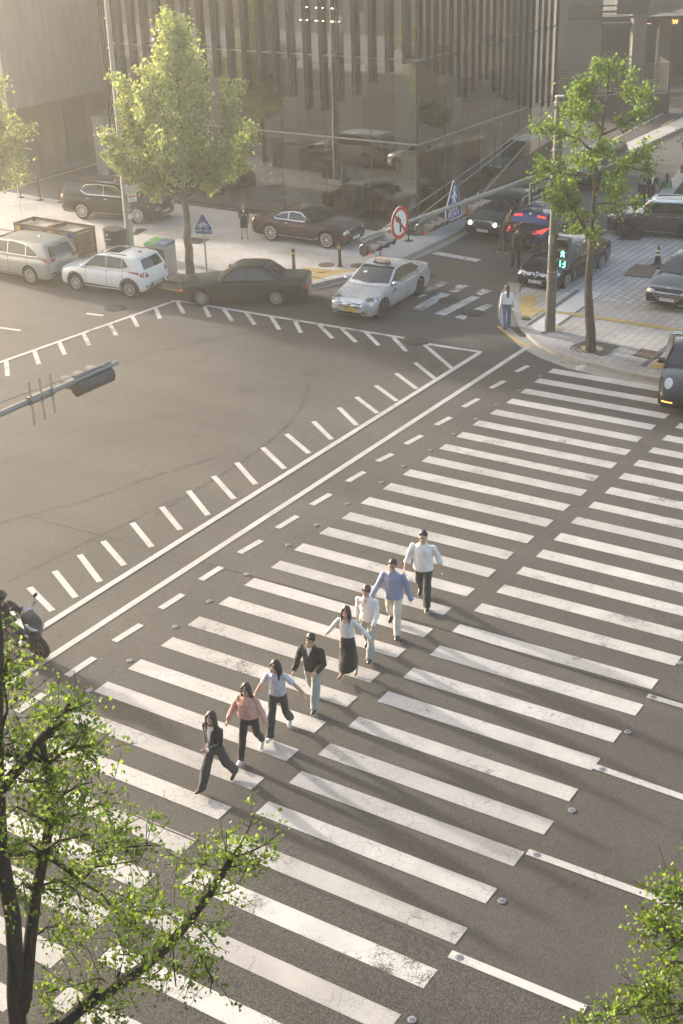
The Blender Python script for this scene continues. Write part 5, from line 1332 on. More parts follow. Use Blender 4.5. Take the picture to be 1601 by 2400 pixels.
# ================================================================== vehicles
def pchip(xs, ys, x):
    xs, ys = np.asarray(xs, float), np.asarray(ys, float); o = np.argsort(xs); xs, ys = xs[o], ys[o]
    h = np.diff(xs); d = np.diff(ys) / h; m = np.zeros(len(xs)); m[0], m[-1] = d[0], d[-1]
    for i in range(1, len(xs) - 1):
        if d[i - 1] * d[i] > 0:
            w1, w2 = 2 * h[i] + h[i - 1], h[i] + 2 * h[i - 1]; m[i] = (w1 + w2) / (w1 / d[i - 1] + w2 / d[i])
    x = np.clip(x, xs[0], xs[-1]); k = np.clip(np.searchsorted(xs, x) - 1, 0, len(h) - 1); t = (x - xs[k]) / h[k]
    return ys[k] * (1 + 2 * t) * (1 - t) ** 2 + h[k] * m[k] * t * (1 - t) ** 2 + ys[k + 1] * t * t * (3 - 2 * t) + h[k] * m[k + 1] * t * t * (t - 1)
def paint(name, c, metal=.35, rough=.28):
    if name in MATS: return MATS[name]
    n = N(name); co = n.coords(); f = n.noise(co, 1.6, 4, .6); d = n.noise(co, 240, 1)
    col = n.mix(n.ramp(f, [(.3, 0), (.7, 1)]), tuple(x * .92 for x in c), tuple(min(1, x * 1.06) for x in c))
    col = n.mix(n.math('MULTIPLY', d, .04), col, (.5, .47, .42))
    n.bsdf(col, n.math('MULTIPLY_ADD', f, .12, rough - .06), metal, None, Coat_Weight=.35, Coat_Roughness=.04, Specular_IOR_Level=.3); MATS[name] = n.m; return n.m
M_CGL = mat('car_glass', (.018, .02, .02), .04, 0, .2, 2, Specular_IOR_Level=.75)
M_TYRE = mat('tyre_rubber', (.018, .017, .016), .8, 0, .2, 12); M_RIM = mat('alloy_rim', (.62, .60, .57), .3, .75, .06, 10); M_RIMD = mat('dark_alloy_rim', (.12, .12, .12), .35, .7, .1, 10)
M_CHR = mat('chrome', (.75, .74, .72), .12, 1., .03, 10); M_WELL = mat('wheel_well', (.01, .01, .01), .9, 0, .2, 9); M_TRIM = mat('black_plastic', (.02, .02, .021), .55, 0, .2, 20)
M_TAIL = mat('tail_lamp', (.32, .02, .015), .15, 0, .15, 20, Coat_Weight=1.); M_HEAD = mat('head_lamp', (.42, .43, .44), .1, .4, .2, 20, Coat_Weight=1.)
M_LIT = emis('headlight_lit', (1., .98, .92), 2.2); M_TLIT = emis('tail_lit', (.9, .05, .03), .7); M_AMB = emis('amber_lit', (1., .30, .05), 2.); M_AMBP = mat('amber_lamp', (.60, .16, .02), .3, 0, .1, 20)
M_PLATE = mat('plate_white', (.66, .66, .64), .5, 0, .05, 9); M_PLATEY = mat('plate_yellow', (.62, .42, .03), .5, 0, .05, 9); M_MESH = mat('grille_mesh', (.06, .058, .055), .4, .6, .3, 60); M_GREY = mat('grey_cladding', (.12, .12, .118), .6, 0, .15, 20)

class Car:
    def __init__(s, name, label, paintm, S, group=None):
        s.S = S; s.m = paintm; s.t = thing(name, label, S.get('cat', 'car'), (0, 0, 0), 0, group)
        wb, fo, Lc = S['wb'], S['fo'], S['L']; s.xf = wb / 2 + fo; s.xr = s.xf - Lc; s.W = S['W'] / 2
        s.body()
    # ---- surfaces
    def top(s, x): return pchip(*zip(*s.S['top']), x)
    def roof(s, x): return pchip(*zip(*s.S['roof']), x)
    def half(s, x):
        return s.W * pchip(*zip(*s.S['plan']), x)
    def body(s):
        S = s.S; xr, xf = s.xr, s.xf
        nose, tail = S['nose'], S['tail']     # (distance from tip, zlo, zhi, width factor)
        xs = [xr + d[0] for d in tail] + list(np.linspace(xr + tail[-1][0] + .12, xf - nose[-1][0] - .12, 30)) + [xf - d[0] for d in nose[::-1]]
        xs = np.array(xs); zb = S.get('zb', .2)
        lo = np.full(len(xs), zb); hi = s.top(xs); w = s.half(xs); nt, nn = len(tail), len(nose)
        for i, d in enumerate(tail): lo[i] = d[1]; hi[i] = d[2]; w[i] = s.W * d[3]
        for i, d in enumerate(nose): j = len(xs) - 1 - i; lo[j] = d[1]; hi[j] = d[2]; w[j] = s.W * d[3]
        cr = S.get('crown', .045); V = []; n = 11
        prof = S.get('sect', [(0, 0), (.75, 0), (.93, .035), (.985, .18), (1., .42), (.992, .66), (.965, .86), (.915, .955), (.74, .985), (.38, .998), (0, 1.)])
        for x, l, h, ww in zip(xs, lo, hi, w):
            hh = h - l; half = [(a * ww, l + b * hh) for a, b in prof]
            # keep the crown height constant however tall the section is
            ring = half + [(-y, z) for y, z in half[-2:0:-1]]
            V += [(x, y, z) for y, z in ring]
        m = 2 * n - 2; F = []
        for i in range(len(xs) - 1):
            for k in range(m): F.append((i * m + k, (i + 1) * m + k, (i + 1) * m + (k + 1) % m, i * m + (k + 1) % m))
        F.append(tuple(range(m))); F.append(tuple(range((len(xs) - 1) * m, len(xs) * m))[::-1])
        bm = bmesh.new(); bv = [bm.verts.new(v) for v in V]
        for f in F: bm.faces.new([bv[i] for i in f])
        bmesh.ops.recalc_face_normals(bm, faces=bm.faces)
        me = bpy.data.meshes.new('body'); bm.to_mesh(me); bm.free(); ob = bpy.data.objects.new('body', me); COL.objects.link(ob)
        me.materials.append(s.m); me.materials.append(M_WELL)
        # wheel openings
        rw = S['rw']; cb = MB()
        for ax in (S['wb'] / 2, -S['wb'] / 2):
            for sd in (1, -1):
                cb.tube([(ax, sd * (s.W - .34), rw + .015), (ax, sd * (s.W + .2), rw + .015)], [rw + S.get('gap', .055)] * 2, 32)
        cut = cb.build('cutter', M_WELL); mod = ob.modifiers.new('b', 'BOOLEAN'); mod.operation = 'DIFFERENCE'; mod.object = cut; mod.solver = 'EXACT'; mod.material_mode = 'TRANSFER'
        dg = bpy.context.evaluated_depsgraph_get(); me2 = bpy.data.meshes.new_from_object(ob.evaluated_get(dg))
        bpy.data.objects.remove(ob); bpy.data.objects.remove(cut); bpy.data.meshes.remove(me)
        # greenhouse
        gx = [r[0] for r in S['roof']]; g0, g1 = min(gx), max(gx)
        X = np.concatenate([np.linspace(g0, g0 + .5, 9)[:-1], np.linspace(g0 + .5, g1 - .6, 12)[:-1], np.linspace(g1 - .6, g1, 11)])
        tum = S.get('tum', .34); bow0, bow1 = S.get('bow', (.10, .16)); V = []
        gp = [(0, -.07), (.0, 0), (.28, .28), (.62, .60), (.93, .87), (1.06, .945)]
        for x in X:
            zr = float(s.roof(x)); zbt = float(s.top(x)) - .02; H = max(.01, zr - zbt); wbase = float(s.half(x)) * S.get('gw', .93); half = []
            for a, b in gp: half.append((wbase - tum * H * a, zbt + (b * H if b >= 0 else b)))
            wt = half[-1][0]; half += [(wt - .10, zbt + H * .982), (wt * .55, zbt + H + .004), (0, zbt + H + .012)]
            ring = half + [(-y, z) for y, z in half[-2::-1]]
            tF = max(0, min(1, (x - (g1 - .9)) / .9)); tR = max(0, min(1, ((g0 + .7) - x) / .7))
            for y, z in ring: V.append((x + (1 - (y / s.W) ** 2) * bow1 * tF - (1 - (y / s.W) ** 2) * bow0 * tR - bow1 * .4 * tF + bow0 * .4 * tR, y, z))
        m = len(ring); F = []
        for i in range(len(X) - 1):
            for k in range(m - 1): F.append((i * m + k, (i + 1) * m + k, (i + 1) * m + k + 1, i * m + k + 1))
        F.append(tuple(range(m))[::1]); F.append(tuple(range((len(X) - 1) * m, len(X) * m))[::-1])
        bm = bmesh.new(); bm.from_mesh(me2); bpy.data.meshes.remove(me2)
        bv = [bm.verts.new(v) for v in V]; fs = [bm.faces.new([bv[i] for i in f]) for f in F]
        bmesh.ops.recalc_face_normals(bm, faces=fs)
        me = bpy.data.meshes.new('body'); bm.to_mesh(me); me.materials.append(s.m); me.materials.append(M_WELL)
        shade(me, S.get('sharp', 32)); ob = bpy.data.objects.new('body', me); COL.objects.link(ob); ob.parent = s.t
        s.bvh = BVHTree.FromBMesh(bm); bm.free(); s.ob = ob
    # ---- conforming pieces
    def cast(s, p, ax):
        """p = 2D point in the plane seen along the axis; returns the surface point and normal"""
        if ax in ('L', 'R'): sg = 1 if ax == 'L' else -1; o, d = Vector((p[0], 3 * sg, p[1])), Vector((0, -sg, 0))
        elif ax in ('F', 'B'): sg = 1 if ax == 'F' else -1; o, d = Vector((6 * sg, p[0], p[1])), Vector((-sg, 0, 0))
        elif ax == 'T': o, d = Vector((p[0], p[1], 4)), Vector((0, 0, -1))
        else: o, d = ax[0] + ax[1] * p[0] + ax[2] * p[1], ax[3]
        h = s.bvh.ray_cast(o, d)
        return (h[0], h[1], d) if h[0] is not None else (None, None, d)
    def decal(s, name, poly, m, ax, off=.005, grid=.09, parent=None, th=0.):
        poly = [Vector((p[0], p[1], 0)) for p in poly]
        bm = bmesh.new(); f = bm.faces.new([bm.verts.new(p) for p in poly])
        if len(poly) > 4: bmesh.ops.triangulate(bm, faces=[f])
        xs = [p.x for p in poly]; ys = [p.y for p in poly]
        for lo, hi, nn, k in ((min(xs), max(xs), (1, 0, 0), 0), (min(ys), max(ys), (0, 1, 0), 1)):
            c = lo + grid
            while c < hi - grid * .3:
                co = (c, 0, 0) if k == 0 else (0, c, 0)
                bmesh.ops.bisect_plane(bm, geom=bm.verts[:] + bm.edges[:] + bm.faces[:], plane_co=co, plane_no=nn); c += grid
        dead = []
        for v in bm.verts:
            h, nr, d = s.cast((v.co.x, v.co.y), ax)
            if h is None: dead.append(v); continue
            v.co = h - d * off * .4 + nr * off
        if dead: bmesh.ops.delete(bm, geom=dead, context='VERTS')
        if not bm.faces: bm.free(); return None
        for f in bm.faces:
            d = s.cast((0, 0), ax)[2]
            if f.normal.length == 0: f.normal_update()
        bm.normal_update()
        d = s.cast((0, 0), ax)[2]
        if sum((f.normal.dot(d) * f.calc_area() for f in bm.faces)) > 0: bmesh.ops.reverse_faces(bm, faces=bm.faces)
        me = bpy.data.meshes.new(name); bm.to_mesh(me); bm.free(); me.materials.append(m); shade(me, 40)
        o = bpy.data.objects.new(name, me); COL.objects.link(o); o.parent = parent or s.t; return o
    def both(s, name, poly, m, off=.005, **k):
        for a in 'LR': s.decal(name, poly, m, a, off, **k)
    def mir(s, name, poly, m, ax, off=.006, **k):
        """polygon given for y>0, mirrored too (front, back and top views)"""
        i = 0 if ax in ('F', 'B') else 1
        for sg in (1, -1): s.decal(name, [((p[0] * sg, p[1]) if i == 0 else (p[0], p[1] * sg)) for p in poly], m, ax, off, **k)
    def side_glass(s, outline, pillars, trim=None, tw=.03, m=None):
        """outline in (x, z); pillars = x positions (front to rear) that split it"""
        c = sum((Vector((p[0], p[1])) for p in outline), Vector((0, 0))) / len(outline)
        if trim is not None:
            big = []
            for p in outline:
                v = Vector((p[0], p[1])) - c; big.append(tuple(c + Vector((v.x + math.copysign(tw, v.x), v.y + math.copysign(tw, v.y)))))
            s.both('window_trim', big, trim, .003)
        cuts = [-9] + sorted(pillars) + [9]
        for i in range(len(cuts) - 1):
            bm = bmesh.new(); bm.faces.new([bm.verts.new((p[0], p[1], 0)) for p in outline])
            for co, no in (((cuts[i] + .02, 0, 0), (-1, 0, 0)), ((cuts[i + 1] - .02, 0, 0), (1, 0, 0))):
                bmesh.ops.bisect_plane(bm, geom=bm.verts[:] + bm.edges[:] + bm.faces[:], plane_co=co, plane_no=no, clear_outer=True)
            if bm.faces:
                bm.faces.ensure_lookup_table(); pl = [(v.co.x, v.co.y) for v in bm.faces[0].verts]; s.both('side_window', pl, m or M_CGL, .008)
            bm.free()
    def wheels(s, rim=None, spokes=10, style='multi'):
        S = s.S; rw, tw = S['rw'], S.get('tw', .225); rim = rim or M_RIM; rr = rw * S.get('rimf', .70)
        for ax in (S['wb'] / 2, -S['wb'] / 2):
            for sg in (1, -1):
                y1 = sg * (s.W - .018); y0 = y1 - sg * tw; c = lambda y, r, a: (ax + r * math.cos(a), y, rw + r * math.sin(a))
                mb = MB(); k = 32; ys_ = [(y0, rw * .9), (y0 + sg * .02, rw), (y1 - sg * .025, rw), (y1, rw * .93), (y1 - sg * .004, rr * 1.02), (y1 - sg * .055, rr * .99)]
                mb.add([c(y, r, 2 * math.pi * i / k) for y, r in ys_ for i in range(k)], [(j * k + i, j * k + (i + 1) % k, (j + 1) * k + (i + 1) % k, (j + 1) * k + i) for j in range(5) for i in range(k)] + [tuple(range(k)), tuple(range(5 * k, 6 * k))])
                w = mb.build('wheel', M_TYRE, s.t, 40, True)
                mb = MB(); mb.tube([(ax, y1 - sg * .07, rw), (ax, y1 - sg * .052, rw)], [rr * .98] * 2, 32); mb.build('rim_well', M_RIMD if rim is M_RIM else M_BLACK, w, 40, True)
                mb = MB()
                k = 32  # outer lip
                for i in range(k):
                    a0, a1 = 2 * math.pi * i / k, 2 * math.pi * (i + 1) / k
                    mb.add([c(y1 + sg * .003, rr, a0), c(y1 + sg * .003, rr, a1), c(y1 + sg * .004, rr * .9, a1), c(y1 + sg * .004, rr * .9, a0), c(y1 - sg * .05, rr * .9, a1), c(y1 - sg * .05, rr * .9, a0)], [(0, 1, 2, 3), (3, 2, 4, 5)])
                for i in range(spokes):
                    a = 2 * math.pi * i / spokes + .2; wd = {'multi': .017, 'star': .030, 'disc': .05}[style] * rr / .24
                    d = Vector((math.cos(a), 0, math.sin(a))); q = Vector((-d.z, 0, d.x)); ce = Vector((ax, y1 - sg * .004, rw))
                    mb.add([ce + d * rr * .12 + q * wd * .5 - Vector((0, sg * .012, 0)), ce + d * rr * .12 - q * wd * .5 - Vector((0, sg * .012, 0)), ce + d * rr * .93 - q * wd * (1 if style != 'star' else .75), ce + d * rr * .93 + q * wd * (1 if style != 'star' else .75)], [(0, 1, 2, 3)])
                mb.tube([(ax, y1 - sg * .03, rw), (ax, y1 + sg * .001, rw)], [rr * .22, rr * .2], 14)
                mb.build('rim', rim, w, 40, True)
    def mirrors(s, x, z, m=None, sz=(.17, .20, .15)):
        for sg in (1, -1):
            h, n_, d = s.cast((x, z), 'L'); y = h.y if h is not None else s.W * .9
            mb = MB(); mb.ell((x, sg * (y + .14), z + .03), (sz[0] * .55, sz[1] * .55, sz[2] * .55), 14, 8); mb.tube([(x + .02, sg * (y - .02), z - .02), (x, sg * (y + .1), z)], .03, 8); mb.build('mirror', m or s.m, s.t, 180, True)
    def handles(s, xs, z, m=None):
        for x in xs:
            for sg in (1, -1):
                h, n_, d = s.cast((x, z), 'L')
                if h is None: continue
                mb = MB(); mb.tube([(x - .09, sg * (h.y + .004), z), (x - .07, sg * (h.y + .022), z), (x + .07, sg * (h.y + .022), z), (x + .09, sg * (h.y + .004), z)], .014, 8); mb.build('door_handle', m or M_CHR, s.t, 180, True)
    def seams(s, xs, z0, z1):
        for x in xs: s.both('door_seam', [(x - .007, z0), (x + .007, z0), (x + .007, z1), (x - .007, z1)], M_WELL, .002, grid=.06)
    def plate(s, z, end='F', txt='', m=None, w=.52, h=.11, tilt=0):
        ht, n_, d = s.cast((.0, z), end); ht2 = s.cast((.2, z), end)[0]
        sg = 1 if end == 'F' else -1; x = max(ht.x * sg, (ht2.x * sg if ht2 else -9)) * sg + sg * .012
        mb = MB(); mb.box((x, 0, z), (.016, w, h)); p = mb.build('licence_plate', m or M_PLATE, s.t, None, True)
        if txt:
            mw = Matrix(((0, 0, sg, x + sg * .0095), (sg, 0, 0, 0), (0, 1, 0, z), (0, 0, 0, 1)))
            o = text_mesh('plate_lettering', txt, h * .95, M_BLK, None, mw, .001); o.parent = p
    def put(s, pf, pr, side, hd=None):
        """ground points of the two wheels on the visible side ('L'/'R'), front then rear"""
        pf, pr = Vector(pf), Vector(pr); d = (pf - pr); d.z = 0
        yaw = math.atan2(d.y, d.x) if hd is None else hd
        c = (pf + pr) / 2; sg = 1 if side == 'L' else -1
        n = Vector((-math.sin(yaw), math.cos(yaw), 0)); c = c - n * sg * (s.W - .03)
        s.t.location = c; s.t.rotation_euler = (0, 0, yaw); return s

def rnd(poly, r, n=4):
    out = []; k = len(poly)
    for i in range(k):
        p, a, b = Vector(poly[i]), Vector(poly[i - 1]), Vector(poly[(i + 1) % k]); u, v = (a - p), (b - p)
        rr = min(r, u.length * .45, v.length * .45); q0, q1 = p + u.normalized() * rr, p + v.normalized() * rr
        for j in range(n + 1):
            t = j / n; out.append(tuple((1 - t) ** 2 * q0 + 2 * t * (1 - t) * p + t * t * q1))
    return out
def elps(c, rx, ry, n=20): return [(c[0] + rx * math.cos(2 * math.pi * i / n), c[1] + ry * math.sin(2 * math.pi * i / n)) for i in range(n)]

def SPEC(kind, **kw):
    if kind == 'sedan':
        S = dict(L=4.95, W=1.87, H=1.47, wb=2.92, fo=.85, rw=.335)
        S.update(kw); xf = S['wb'] / 2 + S['fo']; xr = xf - S['L']; H = S['H']; zc = S.get('zc', .97); zd = S.get('zd', 1.03)
        xc = S.get('xc', xf - 1.45); xd = S.get('xd', xr + .52); r1 = S.get('r1', xc - .82); r2 = S.get('r2', xd + .92)
        S.setdefault('top', [(xr + .05, zd - .05), (xr + .3, zd - .01), (xd, zd), (xd + .8, .96), ((xc + xd) / 2, .94), (xc, zc), (xf - .6, zc - .12), (xf - .25, zc - .22), (xf, zc - .34)])
        S.setdefault('roof', [(xd - .03, zd - .02), (xd + (r2 - xd) * .5, zd + (H - .06 - zd) * .57), (r2, H - .05), ((r1 + r2) / 2, H), (r1, H - .05), ((xc + r1) / 2, zc + (H - .05 - zc) * .56), (xc + .06, zc - .02)])
        S.setdefault('plan', [(xr, .86), (xr + .5, .955), (xr + 1.2, 1), (0, 1), (xf - 1.2, .995), (xf - .5, .94), (xf - .2, .86), (xf, .74)])
        S.setdefault('nose', [(0, .36, .58, .52), (.03, .27, .66, .70), (.09, .22, zc - .27, .82), (.2, .2, zc - .21, .89)])
        S.setdefault('tail', [(0, .42, .82, .72), (.03, .34, zd - .10, .82), (.10, .26, zd - .045, .88), (.25, .22, zd - .02, .925)])
    else:
        S = dict(L=4.6, W=1.85, H=1.66, wb=2.68, fo=.9, rw=.36)
        S.update(kw); xf = S['wb'] / 2 + S['fo']; xr = xf - S['L']; H = S['H']; zc = S.get('zc', 1.08); zd = S.get('zd', 1.10)
        xc = S.get('xc', xf - 1.12); xd = S.get('xd', xr + .10); r1 = S.get('r1', xc - .75); r2 = S.get('r2', xr + .42)
        S.setdefault('top', [(xr, zd), (xr + .4, zd), (0, zc - .02), (xc, zc), (xf - .5, zc - .10), (xf - .2, zc - .18), (xf, zc - .3)])
        S.setdefault('roof', [(xd, zd - .02), (xd + (r2 - xd) * .45, zd + (H - .08 - zd) * .55), (r2, H - .06), (r2 + .5, H - .015), ((r1 + r2) / 2, H), (r1, H - .05), ((xc + r1) / 2, zc + (H - .05 - zc) * .56), (xc + .06, zc - .02)])
        S.setdefault('plan', [(xr, .9), (xr + .5, .97), (xr + 1.0, 1), (0, 1), (xf - 1.0, .995), (xf - .45, .95), (xf - .2, .88), (xf, .78)])
        S.setdefault('nose', [(0, .42, .74, .60), (.03, .3, .84, .74), (.08, .26, zc - .24, .84), (.2, .24, zc - .175, .9)])
        S.setdefault('tail', [(0, .5, .9, .80), (.03, .38, zd - .06, .86), (.09, .3, zd - .02, .90), (.22, .26, zd, .94)])
        S.setdefault('tum', .26); S.setdefault('zb', .25); S.setdefault('bow', (.06, .14))
    S['_'] = dict(xf=xf, xr=xr, xc=xc, xd=xd, r1=r1, r2=r2, zc=zc, zd=zd); return S
def windshield(c, S, inset=.0):
    """front and rear screens, cut in plan view on the sloping parts of the greenhouse"""
    q = S['_']; x0, x1 = q['r1'] - .02, q['xc'] - .05; wa = float(c.half(x0)) * S.get('gw', .93) - S.get('tum', .34) * (S['H'] - q['zc']) * 1.02 - .05; wb_ = float(c.half(x1)) * .86 - .04
    c.decal('windshield', rnd([(x0 - .03, -wa * .95), (x0 + .05, 0), (x0 - .03, wa * .95), (x1 - .04, wb_), (x1 + .12, 0), (x1 - .04, -wb_)], .05, 2), M_CGL, 'T', .006, grid=.12)
def rearglass(c, S):
    q = S['_']; x0, x1 = q['r2'] + .0, q['xd'] + .07; wa = float(c.half(x0)) * S.get('gw', .93) - S.get('tum', .34) * (S['H'] - q['zd']) * 1.0 - .07; wb_ = float(c.half(x1)) * .80 - .02
    c.decal('rear_window', rnd([(x0, wa), (x0, -wa), (x1, -wb_), (x1, wb_)], .06, 3), M_CGL, 'T', .006, grid=.1)

# ---------------------------------------------------------------- dark green boxy saloon
S = SPEC('sedan', L=4.86, W=1.75, H=1.44, wb=2.77, fo=.93, rw=.315, zc=.96, zd=.99, tum=.36, crown=.03, rimf=.66)
q = S['_']; xf, xr = q['xf'], q['xr']
S['_'].update(xc=.66, xd=-1.52, r1=.02, r2=-.98); q = S['_']
S['top'] = [(xr, .93), (xr + .1, .97), (-1.5, .99), (-.5, .93), (.6, .94), (.8, .92), (1.6, .85), (xf - .1, .78), (xf, .75)]
S['roof'] = [(-1.56, .97), (-1.28, 1.2), (-1.0, 1.39), (-.85, 1.415), (-.4, 1.43), (-.05, 1.42), (.08, 1.385), (.40, 1.18), (.74, .93)]
S['plan'] = [(xr, .95), (xr + .3, .985), (-1, 1), (1, 1), (xf - .3, .97), (xf, .94)]
S['nose'] = [(0, .34, .56, .90), (.015, .30, .62, .93), (.05, .26, .74, .94), (.12, .22, .775, .955)]
S['tail'] = [(0, .34, .60, .90), (.015, .32, .88, .92), (.05, .26, .93, .94), (.14, .22, .965, .965)]
MG = paint('bottle_green_paint', (.008, .020, .015), .2, .3)
c = Car('parked_car', 'dark green boxy saloon parked at the left kerb with tail lamp to the right', MG, S, 'cars in the street')
c.side_glass(rnd([(.56, .97), (.12, 1.335), (-.35, 1.36), (-.92, 1.345), (-1.32, 1.0), (-.9, .975)], .05), [-.30, -1.02], M_TRIM, .018)
windshield(c, S); rearglass(c, S); c.wheels(M_RIM, 13, 'star')
for sg in (1, -1):
    pass
c.mir('headlight', [(.42, .57), (.74, .57), (.76, .74), (.42, .74)], M_HEAD, 'F'); c.decal('grille', [(-.36, .56), (.36, .56), (.36, .74), (-.36, .74)], M_MESH, 'F', .008)
c.both('corner_lamp', [(xf - .26, .66), (xf - .05, .66), (xf - .05, .76), (xf - .22, .76)], M_HEAD); c.both('indicator', [(xf - .27, .56), (xf - .04, .56), (xf - .04, .655), (xf - .27, .655)], M_AMBP)
c.mir('tail_light', [(.48, .64), (.78, .64), (.80, .84), (.60, .84)], M_TAIL, 'B'); c.both('tail_light', [(xr + .03, .68), (xr + .16, .68), (xr + .14, .86), (xr + .05, .86)], M_TAIL)
c.both('bumper_strip', [(xf - .55, .42), (xf - .02, .42), (xf - .02, .50), (xf - .55, .50)], M_TRIM); c.both('bumper_strip', [(xr + .02, .42), (xr + .52, .42), (xr + .52, .50), (xr + .02, .50)], M_TRIM)
c.both('side_moulding', [(-.95, .53), (.97, .53), (.97, .565), (-.95, .565)], M_TRIM); c.seams([-.33, .55, -1.12], .3, .92); c.handles([-.15, -1.0], .85, M_TRIM); c.mirrors(.55, .98)
c.plate(.48, 'B', '', M_PLATE)
c.put(G(465, 704), G(633, 704), 'L')
# ---------------------------------------------------------------- white compact suv
MW = paint('white_paint', (.80, .785, .76), .05, .3)
def suv_white():
    S = SPEC('suv', L=4.04, W=1.77, H=1.58, wb=2.52, fo=.82, rw=.335, zc=1.02, zd=1.06, rimf=.68)
    q = S['_']; xf, xr = q['xf'], q['xr']; c = Car('parked_car', 'white compact hatchback with sunroof parked behind the dark green saloon', MW, S, 'cars in the street')
    q.update(r1=.2, xc=.95)
    c.side_glass(rnd([(.80, 1.07), (.28, 1.475), (-.4, 1.50), (-1.02, 1.46), (-1.22, 1.18), (-.9, 1.09)], .05), [-.22, -.93], None)
    windshield(c, S)
    c.decal('rear_window', rnd([(-.62, 1.10), (.62, 1.10), (.52, 1.44), (-.52, 1.44)], .06), M_CGL, 'B', .007)
    c.decal('sunroof', rnd([(.05, -.42), (.05, .42), (-.62, .44), (-.62, -.44)], .06), M_CGL, 'T', .008)
    c.wheels(M_RIM, 10, 'star')
    c.mir('tail_light', rnd([(.50, .84), (.80, .86), (.82, 1.02), (.56, 1.0)], .03), M_TAIL, 'B'); c.both('tail_light', rnd([(xr + .04, .86), (xr + .20, .88), (xr + .18, 1.0), (xr + .05, 1.0)], .03), M_TAIL)
    c.mir('rear_reflector', rnd([(.58, .46), (.74, .46), (.74, .54), (.58, .54)], .02), M_HEAD, 'B')
    c.mir('headlight', rnd([(.45, .66), (.72, .70), (.72, .80), (.48, .78)], .02), M_HEAD, 'F'); c.decal('grille', rnd([(-.5, .52), (.5, .52), (.42, .80), (-.42, .80)], .05), M_MESH, 'F', .007)
    c.decal('rear_cladding', [(-.72, .32), (.72, .32), (.5, .44), (.42, .58), (-.42, .58), (-.5, .44)], M_GREY, 'B', .006)
    c.both('sill_cladding', [(-.86, .27), (.86, .27), (.80, .42), (-.78, .38)], M_GREY, .008)
    for ax in (S['wb'] / 2, -S['wb'] / 2):
        for i in range(10):
            a0, a1 = math.pi * (i / 10) * 1.06 - .1, math.pi * ((i + 1) / 10) * 1.06 - .1; r0, r1_ = S['rw'] + .058, S['rw'] + .115
            if i in (4,): pass
        pl = [(ax + math.cos(a) * r0, S['rw'] + .015 + math.sin(a) * r0) for a in np.linspace(-.1, math.pi + .1, 13)] + [(ax + math.cos(a) * r1_, S['rw'] + .015 + math.sin(a) * r1_) for a in np.linspace(math.pi + .1, -.1, 13)]
        c.both('arch_cladding', pl, M_GREY, .008, grid=.05)
    c.seams([-.25, .74, -1.0], .42, 1.04); c.handles([-.08, -.88], .93, MW); c.mirrors(.74, 1.06, MW); c.plate(.51, 'B', '103마3200')
    mb = MB(); mb.add([(-1.35, -.03, 1.55), (-1.35, .03, 1.55), (-1.15, .03, 1.56), (-1.15, -.03, 1.56), (-1.33, 0, 1.63), (-1.28, 0, 1.63)], [(0, 1, 2, 3), (0, 4, 1), (2, 5, 3), (1, 4, 5, 2), (3, 5, 4, 0)]); mb.build('antenna_fin', M_GREY, c.t, None, True)
    for sg in (1, -1):
        mb = MB(); mb.tube([(.2, sg * .60, 1.54), (.1, sg * .60, 1.585), (-1.0, sg * .58, 1.575), (-1.1, sg * .57, 1.53)], .016, 8); mb.build('roof_rail', M_TRIM, c.t, 180, True)
    return c
c = suv_white(); c.put(G(180, 669), G(296, 685), 'L'); WHITE = c
# ---------------------------------------------------------------- silver-grey larger suv cut by the left edge
MS = paint('warm_silver_paint', (.43, .415, .385), .4, .3)
S = SPEC('suv', L=4.78, W=1.89, H=1.69, wb=2.78, fo=.94, rw=.365, zc=1.1, zd=1.12); q = S['_']; xf, xr = q['xf'], q['xr']; q.update(r1=.28, xc=1.05)
c = Car('parked_car', 'silver grey estate parked at the left kerb, cut by the left edge', MS, S, 'cars in the street')
c.side_glass(rnd([(.92, 1.13), (.34, 1.55), (-.5, 1.60), (-1.35, 1.52), (-1.86, 1.22), (-1.7, 1.15)], .06), [-.22, -1.22], M_CHR, .016)
windshield(c, S); c.decal('rear_window', rnd([(-.66, 1.14), (.66, 1.14), (.55, 1.50), (-.55, 1.50)], .07), M_CGL, 'B', .007); c.wheels(M_RIM, 10, 'star')
c.mir('tail_light', rnd([(.42, .98), (.84, .96), (.85, 1.10), (.46, 1.08)], .03), M_TAIL, 'B'); c.both('tail_light', rnd([(xr + .05, .97), (xr + .24, 1.0), (xr + .20, 1.10), (xr + .06, 1.09)], .03), M_TAIL)
c.mir('rear_reflector', rnd([(.5, .52), (.78, .52), (.78, .58), (.5, .58)], .02), M_TAIL, 'B'); c.seams([-.25, .84, -1.3], .42, 1.1); c.handles([-.08, -1.12], 1.0, MS); c.mirrors(.85, 1.12, MS); c.plate(.92, 'B', '57더 8254', None, .4)
c.decal('high_brake_light', [(-.2, 1.535), (.2, 1.535), (.2, 1.56), (-.2, 1.56)], M_TAIL, 'B'); c.both('sill_strip', [(-.9, .34), (.9, .34), (.9, .38), (-.9, .38)], M_CHR, .008); c.decal('rear_cladding', [(-.75, .36), (.75, .36), (.6, .48), (-.6, .48)], M_GREY, 'B', .006)
mb = MB(); mb.ell((-1.25, 0, 1.69), (.1, .035, .05), 10, 6); mb.build('antenna_fin', MS, c.t, 180, True)
pr_ = G(72, 654); c.put(pr_ - Vector((math.cos(YAW), math.sin(YAW), 0)) * 2.78, pr_, 'L')
